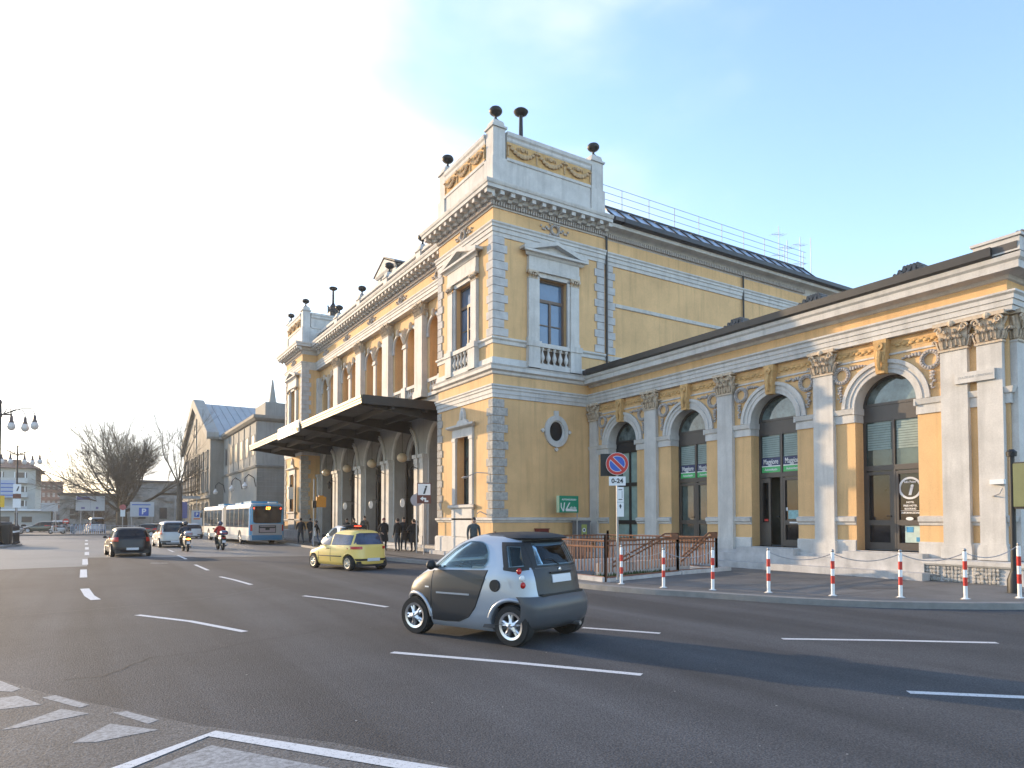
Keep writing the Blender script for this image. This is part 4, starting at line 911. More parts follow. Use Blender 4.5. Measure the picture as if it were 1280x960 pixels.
# ---------------------------------------------------- small two-tone city car
def smart(name,label,loc,rz,silver,dark,lights=TAILR,brake=False):
    t=thing(name,label,'car',loc,rz)
    lv=[(.17,-1.10,1.14,.66),(.24,-1.20,1.21,.715),(.36,-1.25,1.26,.75),(.55,-1.25,1.26,.757),(.70,-1.22,1.23,.757),(.80,-1.20,1.17,.75),(.88,-1.19,1.08,.742),(.95,-1.18,.97,.735),(1.01,-1.165,.87,.722),(1.06,-1.15,.78,.71),(1.15,-1.12,.66,.69),(1.28,-1.06,.48,.655),(1.38,-1.01,.33,.625),(1.45,-.96,.18,.595),(1.50,-.90,.05,.56),(1.535,-.82,-.06,.51),(1.555,-.70,-.18,.43),(1.565,-.5,-.33,.25)]
    sh=Shell(lv,4.6); mb=MB(); sh.mesh(mb,80); me=mb.mesh('body',silver,40)
    WR=.285; Ws=[(-.86,WR,.34,.9),(.93,WR,.335,.9)]
    me=cutmesh(me,Ws,'body')
    bo=place(me,'body'); cut=[]
    inner=Shell([(.50,r+.06,f-.10,w-.05) for z,r,f,w in [lv[3]]]+[(z,r+.055,f-.09,w-.045) for z,r,f,w in lv if .6<z<1.47]+[(1.50,-.80,-.02,.50)],4.6)
    q=MB(); inner.mesh(q,64); cut.append(q)
    for sg in (-1,1):
        q=MB(); panel(q,sidefn(sh,sg,.04),[(-.36,1.065),(.1,1.055),(.42,1.05),(.56,1.055)],[(-.43,1.16),(-.41,1.30),(-.35,1.39),(-.26,1.43),(-.05,1.435),(.08,1.395),(.26,1.29),(.43,1.16),(.56,1.06)],20,4,.22); cut.append(q)
        q=MB(); panel(q,sidefn(sh,sg,.04),[(-.99,1.12),(-.81,1.10)],[(-.895,1.37),(-.72,1.375)],4,4,.22); cut.append(q)
    q=MB(); panel(q,endfn(sh,-1,.04),[(-.45,1.13),(.45,1.13)],[(-.40,1.41),(.40,1.41)],8,4,.25); cut.append(q)
    q=MB(); panel(q,endfn(sh,1,.04),[(-.55,1.10),(.55,1.10)],[(-.50,1.42),(.50,1.42)],8,4,.3); cut.append(q)
    cs=[]
    for q in cut:
        co=place(q.mesh('c',BLACK,0),'c'); md=bo.modifiers.new('b','BOOLEAN'); md.operation='DIFFERENCE'; md.object=co; md.solver='EXACT'; cs.append(co)
    me=evaled(bo); bpy.data.objects.remove(bo)
    for co in cs: bpy.data.objects.remove(co)
    me.materials.clear(); me.materials.append(silver); place(me,'body',t)
    for x in (-.34,.34):
        mb=MB(); s_=Shell([(.45,-.45,.05,.24),(.62,-.48,.08,.25),(.68,-.46,.05,.23)],3.5); s_.mesh(mb,24); s_=Shell([(.62,-.52,-.36,.24),(.95,-.62,-.50,.235),(1.14,-.66,-.56,.2),(1.2,-.66,-.58,.12),(1.34,-.68,-.60,.11),(1.37,-.67,-.61,.07)],3.5); s_.mesh(mb,24); mb.v=[(a+x,b,c) for a,b,c in mb.v]; place(mb.mesh('seat',mat('dark_seat_cloth',(.03,.03,.035),.9),50),'seat',t)
    mb=MB(); s_=Shell([(.62,.42,.80,.60),(.95,.36,.78,.60),(1.03,.48,.76,.55)],5); s_.mesh(mb,32); place(mb.mesh('dashboard',BLACK,50),'dashboard',t)
    mb=MB(); mb.tube([(-.34+.19*math.cos(q_*PI/12),.30-.05*math.sin(q_*PI/12),.93+.18*math.sin(q_*PI/12)) for q_ in range(25)],.014,6); mb.tube([(-.34,.30,.93),(-.34,.45,.88)],.03,6); place(mb.mesh('steering_wheel',BLACK,50),'steering_wheel',t)
    mb=MB(); mb.box(-.62,.62,-1.12,1.12,.2,.62); mb.box(-.58,.58,-1.0,-.7,.18,.45); place(mb.mesh('underbody',BLACK,0),'underbody',t)
    for sg in (-1,1):
        f=sidefn(sh,sg)
        mb=MB(); panel(mb,f,[(-.33,.68),(-.26,.50),(-.14,.36),(.05,.28),(.3,.265),(.55,.265)],[(-.45,1.04),(-.1,1.03),(.2,1.02),(.42,1.01),(.56,.99),(.56,.80)],24,12)
        d=place(mb.mesh('door',dark,40),'door',t)
        mb=MB(); panel(mb,sidefn(sh,sg,.0085),[(.575,.40),(.60,.47),(.66,.56),(.76,.635),(.90,.67),(1.03,.655),(1.12,.62)],[(.575,.99),(.66,.98),(.72,.97),(.80,.94),(.90,.90),(.99,.84),(1.10,.74)],16,7); place(mb.mesh('front_wing',dark,40),'front_wing',t)
        mb=MB(); panel(mb,sidefn(sh,sg,.012),[(-.38,1.055),(.1,1.045),(.42,1.04),(.60,1.045)],[(-.45,1.16),(-.43,1.30),(-.37,1.40),(-.26,1.445),(-.05,1.45),(.08,1.41),(.26,1.31),(.45,1.17),(.60,1.05)],30,8)
        place(mb.mesh('side_window',GLASSS,40),'side_window',t)
        mb=MB(); f9=sidefn(sh,sg,.009)
        panel(mb,f9,[(-1.10,1.07),(-.90,1.03),(-.72,1.05)],[(-1.09,1.11),(-1.0,1.11),(-.78,1.09),(-.71,1.09)],8,2); panel(mb,f9,[(-1.09,1.11),(-1.0,1.11)],[(-.985,1.38),(-.90,1.38)],3,6); panel(mb,f9,[(-.80,1.09),(-.72,1.09)],[(-.71,1.385),(-.635,1.385)],3,6); panel(mb,f9,[(-.985,1.38),(-.635,1.385)],[(-.97,1.44),(-.62,1.44)],6,2); qp=place(mb.mesh('rear_pillar_panel',BLACK,40),'rear_pillar_panel',t)
        mb=MB(); panel(mb,sidefn(sh,sg,.014),[(-1.0,1.11),(-.80,1.09)],[(-.90,1.38),(-.71,1.385)],6,6); place(mb.mesh('quarter_window',GLASSS,40),'quarter_window',qp)
        mb=MB(); panel(mb,sidefn(sh,sg,.016),[(-.16,.665),(.46,.66)],[(-.16,.69),(.46,.685)],8,1); place(mb.mesh('door_moulding',silver,40),'door_moulding',d)
        mb=MB(); panel(mb,sidefn(sh,sg,.022),[(-.42,.90),(-.27,.895)],[(-.42,.925),(-.27,.92)],4,1); place(mb.mesh('door_handle',dark,40),'door_handle',d)
        mb=MB(); mb.tube([(sg*(sh.side(y,z)+.004),y,z) for y,z in [(-.455,1.04),(-.40,.86),(-.335,.67),(-.265,.50),(-.145,.355),(.05,.272),(.3,.258),(.56,.258),(.565,.5),(.565,.8),(.565,1.0)]],.006,5); place(mb.mesh('door_seal',BLACK,40),'door_seal',d)
        mb=MB(); panel(mb,sidefn(sh,sg,.010),[(.55,1.03),(.68,1.02)],[(.50,1.08),(.62,1.08)],4,3); place(mb.mesh('mirror_base',BLACK,40),'mirror_base',t)
        mb=MB(); panel(mb,sidefn(sh,sg,.012),[(.62,.735),(.70,.735)],[(.62,.755),(.70,.755)],3,1); place(mb.mesh('side_indicator',WHITE,40),'side_indicator',t)
        for (y,r,a0,a1) in ((-.86,.36,14,172),(.93,.352,12,176)):
            mb=MB(); pts=[]
            for k in range(21):
                a=R(a0+(a1-a0)*k/20); yy=y+r*math.cos(a); zz=WR+r*math.sin(a); pts.append((sg*(sh.side(max(-1.2,min(1.215,yy)),zz)-.008),yy,zz))
            mb.tube(pts,.032,8); place(mb.mesh('wheel_arch',silver,60),'wheel_arch',t)
        mb=MB(); mb.M=lambda u,d_,z,sg=sg:(sg*u,d_,z)
        mb.ball((.80,.53,1.08),.085,.05,.075,12,8); mb.tube([(.67,.50,1.04),(.78,.53,1.06)],.022,6); place(mb.mesh('door_mirror',BLACK,60),'door_mirror',t)
        mb=MB(); xs=sorted((sg*.38,sg*.66)); panel(mb,endfn(sh,1,.012),[(xs[0],.74),(xs[1],.74)],[(xs[0],.86),(xs[1],.86)],8,4); place(mb.mesh('headlight',CLEARG,40),'headlight',t)
        xs=sorted((sg*.55,sg*.715)); mb=MB(); panel(mb,endfn(sh,-1,.006),[(xs[0],.80),(xs[1],.80)],[(xs[0],1.09),(xs[1],1.09)],8,6); lp=place(mb.mesh('lamp_cluster',silver,40),'lamp_cluster',t)
        for z,m in ((1.04,lights),(.945,WHITE),(.85,lights)):
            mb=MB(); mb.ball((sg*.655,sh.end(sg*.655,z,-1)-.006,z),.052,.03,.046,14,8); place(mb.mesh('tail_lamp',m,60),'tail_lamp',lp)
    mb=MB(); x=-(sh.side(-.60,.83)); mb.lathe((x-.016,-.60,.83),[(.080,-.004),(.086,.002),(.086,.04)],24,'x'); place(mb.mesh('air_intake',BLACK,40),'air_intake',t)
    mb=MB(); f9=endfn(sh,-1,.010)
    panel(mb,f9,[(-.545,1.085),(.545,1.085)],[(-.53,1.12),(.53,1.12)],14,1); panel(mb,f9,[(-.52,1.425),(.52,1.425)],[(-.50,1.46),(.50,1.46)],14,1)
    panel(mb,f9,[(-.53,1.12),(-.465,1.12)],[(-.515,1.425),(-.41,1.425)],3,6); panel(mb,f9,[(.465,1.12),(.53,1.12)],[(.41,1.425),(.515,1.425)],3,6); rf=place(mb.mesh('rear_window_frame',BLACK,40),'rear_window_frame',t)
    mb=MB(); panel(mb,endfn(sh,-1,.016),[(-.47,1.125),(-.40,1.105),(.40,1.105),(.47,1.125)],[(-.41,1.425),(.41,1.425)],14,8); place(mb.mesh('rear_window',GLASSS,40),'rear_window',rf)
    mb=MB(); panel(mb,endfn(sh,-1,.008),[(-.52,.70),(.52,.70)],[(-.54,1.08),(.54,1.08)],14,8); tg=place(mb.mesh('tailgate',dark,40),'tailgate',t)
    mb=MB(); panel(mb,endfn(sh,-1,.024),[(-.23,.87),(.23,.87)],[(-.23,.98),(.23,.98)],4,2); place(mb.mesh('number_plate',PLATE,0),'number_plate',tg)
    mb=MB(); mb.tube([(x,sh.end(x,1.01,-1)-.02,1.01) for x in (-.26,-.14,0,.14,.26)],.014,6); mb.box(-.5,.5,sh.end(0,.72,-1)-.02,sh.end(0,.72,-1)+.02,.695,.725); place(mb.mesh('tailgate_trim',BLACK,40),'tailgate_trim',tg)
    mb=MB(); mb.tube([(x,sh.end(x,.715,-1)-.012,.715) for x in [-.5+.1*i for i in range(11)]],.012,5); place(mb.mesh('bumper_gap',BLACK,40),'bumper_gap',tg)
    mb=MB(); mb.ball((0,sh.end(0,1.045,-1)-.014,1.045),.035,.012,.035,14,8); place(mb.mesh('round_badge',RIM,60),'round_badge',tg)
    mb=MB(); mb.tube([(0,sh.end(0,1.12,-1)-.02,1.12),(-.12,sh.end(-.12,1.18,-1)-.022,1.18),(-.3,sh.end(-.3,1.2,-1)-.022,1.2)],.008,5); place(mb.mesh('rear_wiper',BLACK,50),'rear_wiper',tg)
    text('BL 482 TR',.085,MS(0,sh.end(0,.92,-1)-.026,.925),NAVY,'plate_characters',tg,ext=.001,sx=.8) if False else None
    s2=Shell([(.22,-1.18,.3,.70),(.30,-1.27,.3,.745),(.42,-1.30,.3,.765),(.56,-1.30,.3,.77),(.64,-1.275,.3,.768),(.70,-1.23,.3,.765)],5.5)
    mb=MB(); panel(mb,endfn(s2,-1,.0),[(-.735+.0735*i,.23) for i in range(21)],[(-.742+.0742*i,.695) for i in range(21)],40,10,.06); place(mb.mesh('rear_bumper',carpaint('bumper_grey_paint',(.07,.073,.08),.4,0,.15,.4),45),'rear_bumper',t)
    mb=MB(); panel(mb,endfn(sh,1,.01),[(-.60,1.08),(.60,1.08)],[(-.53,1.44),(.53,1.44)],14,8); place(mb.mesh('windscreen',GLASSS,40),'windscreen',t)
    mb=MB(); panel(mb,endfn(sh,1,.008),[(-.50,.70),(.50,.70)],[(-.60,1.0),(.60,1.0)],14,8); place(mb.mesh('bonnet',dark,40),'bonnet',t)
    mb=MB(); sp=Shell([(1.475,-1.04,.02,.545),(1.50,-1.05,-.02,.555),(1.53,-1.0,-.06,.52),(1.560,-.8,-.18,.45),(1.575,-.6,-.33,.3)],4.6); sp.mesh(mb,64); place(mb.mesh('roof',BLACK,40),'roof',t)
    if brake:
        mb=MB(); mb.box(-.16,.16,-1.08,-1.04,1.49,1.525); place(mb.mesh('brake_lamp',TAILON,0),'brake_lamp',t)
    wheels(t,WR,.17,[(-.645,-.86),(.645,-.86),(-.65,.93),(.65,.93)],spokes=5,m=RIM)
    mb=MB(); mb.tube([(.3,-1.32,.25),(.3,-1.1,.25)],.03,10); place(mb.mesh('exhaust',RIM,40),'exhaust',t)
    return t
GLASSS=CLEARGL
GLASSK=mat('dark_car_glass',(.012,.014,.018),.06,var=.4,scale=3,spec=.35)
SILV=carpaint('silver_paint',(.34,.38,.44),.3,.35,.5); GRAPH=carpaint('graphite_paint',(.026,.029,.034),.45,.0,.12,.4)
h=math.atan2(.69,1.77)
sc_=smart('city_car','tiny silver and graphite two-door city car with dark roof driving past in the foreground',(5.46,9.27,0),h,SILV,GRAPH); sc_.scale=(1.06,1.05,1.015)
# ---------------------------------------------------- generic hatchback / estate
def hatch(name,label,cat,loc,rz,L,Wd,H,wb,paint,glass=GLASSK,r=.30,rim=RIM,tail=TAILR,belt=.60,rear_h=.70,lampw=.16,lampz=(.50,.66),bump=None,hood=.30,boxy=0,group=None,lampx=.98,high=False,plate=(.34,.40),spokes=5):
    t=thing(name,label,cat,loc,rz,group); a=L/2; w=Wd/2; B=H*belt
    hd=a-hood*L
    lv=[(.18,-a+.10,a-.10,w-.08),(.26,-a+.02,a-.03,w-.02),(.45,-a,a,w),(H*.40,-a+.02,a-.02,w),(H*.46,-a+.03,a-.10,w-.005),(B-.04,-a+.05,hd+.16,w-.02),(B+.02,-a+.06,hd,w-.045),
        (H*.74,-a+.06+(.10-boxy*.05)*1.6,hd-.34,w-.10),(H*.88,-a+.13+.28*(1-boxy),hd-.66,w-.165),(H*.945,-a+.2+.34*(1-boxy),hd-.84,w-.22),(H*.98,-a+.32+.38*(1-boxy),hd-1.02,w-.30),(H,-a+.6+.38*(1-boxy),hd-1.25,w-.46)]
    sh=Shell(lv,5); mb=MB(); sh.mesh(mb,64); me=mb.mesh('body',paint,40)
    yr=-wb/2-.02*L; yf=wb/2-.02*L+.04
    me=cutmesh(me,[(yr,r,r+.055,w+.2),(yf,r,r+.055,w+.2)],'body'); me.materials.clear(); me.materials.append(paint); place(me,'body',t)
    mb=MB(); mb.box(-w+.2,w-.2,-a+.2,a-.2,.2,.6); mb.box(-w+.15,w-.15,-a+.05,-a+.3,.16,.34); place(mb.mesh('underbody',BLACK,0),'underbody',t)
    bz=B+.03; tz=H*.90
    for sg in (-1,1):
        f=sidefn(sh,sg,.01)
        ym=-.02*L; 
        mb=MB(); panel(mb,f,[(ym+.04,bz),(hd-.16,bz)],[(ym+.04,tz),(hd-.80,tz-.01),(hd-.45,bz+.2),(hd-.16,bz)],14,6); place(mb.mesh('side_window',glass,40),'side_window',t)
        mb=MB(); panel(mb,f,[(-a+.34+.1*boxy,bz+.02),(ym-.04,bz)],[(-a+.50-.2*boxy,tz-.04),(ym-.04,tz)],14,6); place(mb.mesh('side_window',glass,40),'side_window',t)
        # door shut line, sill and handle
        mb=MB(); 
        for y in (ym-.02,hd-.10): mb.tube([(sg*(sh.side(y,z)+.001),y,z) for z in (.3,.45,.6,.75,B)],.006,4)
        mb.tube([(sg*(sh.side(y,.5)+.006),y,.5) for y in [yr+r+.1+(yf-yr-2*r-.2)*k/8 for k in range(9)]],.018,5)
        mb.tube([(sg*(sh.side(y,B-.09)+.012),y,B-.09) for y in (ym+.06,ym+.24)],.016,5)
        place(mb.mesh('door_trim',BLACK,40),'door_trim',t)
        x0_,x1_=sorted((sg*(w*lampx-lampw),sg*w*lampx)); z0,z1=H*lampz[0],H*lampz[1]
        mb=MB(); panel(mb,endfn(sh,-1,.012),[(x0_,z0),(x1_,z0)],[(x0_,z1),(x1_,z1)],10,4,.03); place(mb.mesh('tail_lamp',tail,40),'tail_lamp',t)
        mb=MB(); panel(mb,endfn(sh,1,.012),[(x0_,H*.42),(x1_,H*.42)],[(x0_,H*.49),(x1_,H*.49)],8,3,.03); place(mb.mesh('headlight',CLEARG,40),'headlight',t)
        mb=MB(); mb.M=lambda u,d,z,sg=sg:(sg*u,d,z); mb.ball((w+.06,hd-.28,B+.06),.09,.05,.065,8,6); mb.tube([(w-.06,hd-.26,B+.02),(w+.04,hd-.28,B+.05)],.02,5); place(mb.mesh('door_mirror',BLACK,50),'door_mirror',t)
        for yy in (yr,yf):
            mb=MB(); pts=[]
            for k in range(15):
                q=R(4+172*k/14); y_=yy+(r+.06)*math.cos(q); z_=r+(r+.06)*math.sin(q); pts.append((sg*(sh.side(y_,z_)-.008),y_,z_))
            mb.tube(pts,.018,5); place(mb.mesh('wheel_arch',paint,50),'wheel_arch',t)
    ww=w-.13
    mb=MB(); panel(mb,endfn(sh,-1,.012),[(-ww,H*rear_h-.02),(-ww+.1,H*rear_h-.05),(ww-.1,H*rear_h-.05),(ww,H*rear_h-.02)],[(-ww+.14,H*.90),(-ww+.25,H*.925),(ww-.25,H*.925),(ww-.14,H*.90)],16,8); place(mb.mesh('rear_window',glass,40),'rear_window',t)
    mb=MB(); panel(mb,endfn(sh,1,.012),[(-w+.14,B+.03),(w-.14,B+.03)],[(-w+.24,H*.92),(w-.24,H*.92)],12,8); place(mb.mesh('windscreen',glass,40),'windscreen',t)
    mb=MB(); panel(mb,endfn(sh,-1,.02),[(-w*.97,.36),(w*.97,.36)],[(-w*.97,.43),(w*.97,.43)],20,2,.03); place(mb.mesh('bumper_strip',bump or BLACK,40),'bumper_strip',t)
    mb=MB(); panel(mb,endfn(sh,-1,.03),[(-.26,plate[0]),(.26,plate[0])],[(-.26,plate[0]+.11),(.26,plate[0]+.11)],4,2,.02); place(mb.mesh('number_plate',PLATE,0),'number_plate',t)
    if high:
        mb=MB(); z_=H*.955; panel(mb,endfn(sh,-1,.014),[(-.14,z_-.02),(.14,z_-.02)],[(-.14,z_+.02),(.14,z_+.02)],4,1); place(mb.mesh('brake_lamp',TAILON,0),'brake_lamp',t)
    wheels(t,r,.18,[(-w+.09,yr),(w-.09,yr),(-w+.09,yf),(w-.09,yf)],m=rim,spokes=spokes)
    return t
YCAR=carpaint('yellow_car_paint',(.80,.56,.15),.35,0,.3); BLK=carpaint('dark_blue_black_paint',(.008,.009,.014),.3,0,.15,.3); SILM=carpaint('pale_silver_paint',(.34,.34,.35),.35,.3,.4)
WCAR=carpaint('white_car_paint',(.48,.49,.51),.3,0,.4); GRNK=carpaint('dark_green_paint',(.03,.05,.045),.3); BLUC=carpaint('dark_blue_paint',(.03,.06,.14),.3)
hatch('hatchback','pale yellow three-door hatchback turning near the station entrance, behind the silver and graphite city car','car',(8.15,24.55,0),R(15),3.34,1.51,1.43,2.2,YCAR,glass=mat('tinted_rear_glass',(.03,.035,.07),.05,var=.5,scale=3,spec=.9),r=.27,rim=RIMG,lampw=.30,lampz=(.53,.60),belt=.60,rear_h=.68,boxy=.55,high=False,spokes=8,hood=.26,lampx=.96)
smart('city_car','pale city car with dark roof and lit brake lamp, half hidden behind the yellow hatchback',(9.95,30.2,0),R(12),WCAR,WCAR,brake=True)
hatch('hatchback','dark blue-black hatchback with sunlit edge seen from behind, nearest car on the far left lane','car',(1.75,39.6,0),R(4),4.1,1.74,1.44,2.5,BLK,r=.31,lampw=.26,lampz=(.52,.66),boxy=.35,spokes=8)
hatch('people_carrier','silver high-roofed people carrier driving away in front of the parking sign','car',(4.75,51,0),R(3),4.3,1.76,1.72,2.7,SILM,r=.31,lampw=.13,lampz=(.50,.66),boxy=.8,belt=.56,rear_h=.62)
hatch('hatchback','small white hatchback driving away beside the front of the bus','car',(8.6,73,0),R(3),3.9,1.68,1.45,2.4,WCAR,r=.29,boxy=.5,bump=BLACK)
hatch('estate_car','dark estate car parked behind the kerb on the far left, by the striped post','car',(-5.3,112,.12),R(80),4.5,1.75,1.5,2.6,GRNK,r=.31,boxy=.7)
hatch('estate_car','white-roofed estate car parked at the far left behind the scooters','car',(-4.2,118,.12),R(75),4.4,1.75,1.6,2.6,WCAR,r=.31,boxy=.7)
hatch('saloon_car','grey car parked on the far left below the flat-fronted apartment house','car',(-9.2,116,.12),R(-80),4.3,1.72,1.42,2.5,SILM,r=.31)
hatch('van','white van with blue markings waiting beyond the railings, beside the plane tree','van',(.9,104,.12),R(8),4.6,1.85,2.0,2.8,WCAR,r=.33,boxy=.95,belt=.55,rear_h=.6,bump=BLUEP)
hatch('hatchback','dark car parked beyond the street behind the people carrier','car',(5.2,84,.0),R(60),4.0,1.7,1.42,2.4,GRNK,r=.3)
hatch('hatchback','dark blue hatchback parked in the row right of the plane tree','car',(6.9,90,.0),R(70),4.0,1.7,1.42,2.4,BLUC,r=.3)
# ---------------------------------------------------- articulated bus
def bus():
    t=thing('articulated_bus','blue and white articulated city bus with orange route number at the kerb by the station','bus',(11.05,51.0,0),R(2))
    BL=carpaint('bus_blue',(.025,.26,.48),.4,0,.3); WH=carpaint('bus_white',(.40,.42,.42),.5,0,.2); BL2=carpaint('bus_dark_blue',(.015,.15,.28),.4); GR=mat('bus_grey_panel',(.36,.33,.32),.55); BGL=mat('bus_glass',(.05,.06,.065),.08,var=.6,scale=1.2,spec=.4)
    def sec(y0,y1,name):
        c=(y0+y1)/2;h_=(y1-y0)/2
        sh=Shell([(.32,c-h_+.02,c+h_-.02,1.22),(.5,c-h_,c+h_,1.25),(1.1,c-h_,c+h_,1.25),(2.75,c-h_+.03,c+h_-.03,1.24),(2.92,c-h_+.07,c+h_-.07,1.18),(3.0,c-h_+.2,c+h_-.2,1.0)],16)
        mb=MB(); sh.mesh(mb,72); me=mb.mesh(name,WH,40); return sh,me
    shr,me=sec(0,8.3,'rear_body'); me=cutmesh(me,[(3.0,.48,.56,1.6)],'rear_body'); me.materials.clear(); me.materials.append(WH); place(me,'rear_body',t)
    shf,me=sec(9.3,18,'front_body'); me=cutmesh(me,[(15.2,.48,.56,1.6),(10.6,.48,.56,1.6)],'front_body'); me.materials.clear(); me.materials.append(WH); place(me,'front_body',t)
    mb=MB()
    for k in range(9):
        y=8.2+.13*k; mb.box(-1.17,1.17,y,y+.09,.5,2.85)
    mb.box(-1.1,1.1,8.1,9.45,.55,2.8); place(mb.mesh('bellows',mat('bellows_grey',(.22,.22,.21),.8),0),'bellows',t)
    for sg in (-1,1):
        for sh,ya,yb in ((shr,.35,7.9),(shf,9.7,17.4)):
            f=sidefn(sh,sg,.012)
            mb=MB(); panel(mb,f,[(ya,1.25),(yb,1.25)],[(ya,2.62),(yb,2.62)],10,3); w_=place(mb.mesh('side_glazing',BGL,40),'side_glazing',t)
            mb=MB(); 
            for k in range(1,5): y=ya+(yb-ya)*k/5; panel(mb,sidefn(sh,sg,.02),[(y-.04,1.25),(y+.04,1.25)],[(y-.04,2.62),(y+.04,2.62)],1,2)
            place(mb.mesh('window_bars',BLACK,0),'window_bars',w_)
            mb=MB(); panel(mb,f,[(ya-.25,2.66),(yb+.3,2.66)],[(ya-.2,2.86),(yb+.25,2.86)],10,2); place(mb.mesh('roof_band',BL,40),'roof_band',t)
            for a,b in ([(.1,2.38),(3.62,8.1)] if sh is shr else [(9.45,9.98),(11.22,14.58),(15.82,17.8)]):
                mb=MB(); panel(mb,f,[(a,.34),(b,.34)],[(a,.66),(b,.66)],8,2); place(mb.mesh('skirt_panel',BL2,40),'skirt_panel',t)
        mb=MB(); panel(mb,sidefn(shr,sg,.014),[(.02,.7),(.28,.7)],[(.02,2.9),(.28,2.9)],4,6); place(mb.mesh('corner_post',BL,40),'corner_post',t)
        mb=MB(); panel(mb,endfn(shr,-1,.03),[(sg*1.12-.09,1.0),(sg*1.12+.09,1.0)],[(sg*1.12-.09,1.45),(sg*1.12+.09,1.45)],3,3); place(mb.mesh('tail_lamp',TAILR,40),'tail_lamp',t)
        mb=MB(); mb.ball((sg*.93,shr.end(sg*.9,2.6)-.03,2.62),.05,.03,.05); place(mb.mesh('marker_lamp',TAILON,40),'marker_lamp',t)
    e=lambda o:endfn(shr,-1,o)
    mb=MB(); panel(mb,e(.01),[(-1.22,1.5),(1.22,1.5)],[(-1.2,2.9),(1.2,2.9)],20,4); place(mb.mesh('rear_frame',BL,40),'rear_frame',t)
    mb=MB(); panel(mb,e(.02),[(-.98,1.62),(-.8,1.55),(.8,1.55),(.98,1.62)],[(-1.03,2.78),(1.03,2.78)],14,4); rw=place(mb.mesh('rear_window',GLASSK,40),'rear_window',t)
    mb=MB(); panel(mb,e(.024),[(-1.0,.72),(1.0,.72)],[(-1.0,1.52),(1.0,1.52)],14,4); place(mb.mesh('engine_cover',GR,40),'engine_cover',t)
    mb=MB(); mb.box(-.6,.6,-.06,-.028,.86,1.4); pl=place(mb.mesh('advert_frame',BLACK,0),'advert_frame',t)
    mb=MB(); mb.box(-.55,.55,-.07,-.062,.9,1.06); mb.box(-.55,-.15,-.07,-.062,1.06,1.2); mb.box(.15,.55,-.07,-.062,1.06,1.2); mb.box(-.52,.52,-.068,-.062,1.3,1.36); place(mb.mesh('advert_print',mat('advert_grey',(.3,.24,.24),.6),0),'advert_print',pl)
    mb=MB(); panel(mb,e(.03),[(-1.2,.34),(1.2,.34)],[(-1.2,.7),(1.2,.7)],14,3); place(mb.mesh('rear_bumper',BL2,40),'rear_bumper',t)
    mb=MB(); mb.box(-.28,.32,-.05,-.03,2.5,2.74); rs=place(mb.mesh('route_display',BLACK,0),'route_display',t)
    text('17/',.26,MS(0.02,-.058,2.62),ORON,'route_number',rs,ext=.004,bold=.01)
    for bx in ((-.95,.95,.8,3.2,2.98,3.16),(-.8,.8,4.6,6.8,2.98,3.12),(-.9,.9,10.5,13,2.98,3.15)): mb=MB(); mb.box(*bx); place(mb.mesh('roof_unit',BL,0),'roof_unit',t)
    mb=MB(); mb.box(.15,.7,.3,.7,2.98,3.1); place(mb.mesh('roof_vent',WHITE,0),'roof_vent',t)
    wheels(t,.48,.28,[(-1.08,3.0),(1.08,3.0),(-1.08,15.2),(1.08,15.2),(-1.08,10.6),(1.08,10.6)],rim=.6,spokes=8,m=GREYM)
    mb=MB(); mb.box(-1.5,-1.34,18.0,18.1,2.0,2.45); mb.tube([(-1.2,17.9,2.8),(-1.42,18.05,2.7),(-1.42,18.05,2.45)],.025,5); place(mb.mesh('door_mirror',BLACK,0),'door_mirror',t)
    return t
bus()
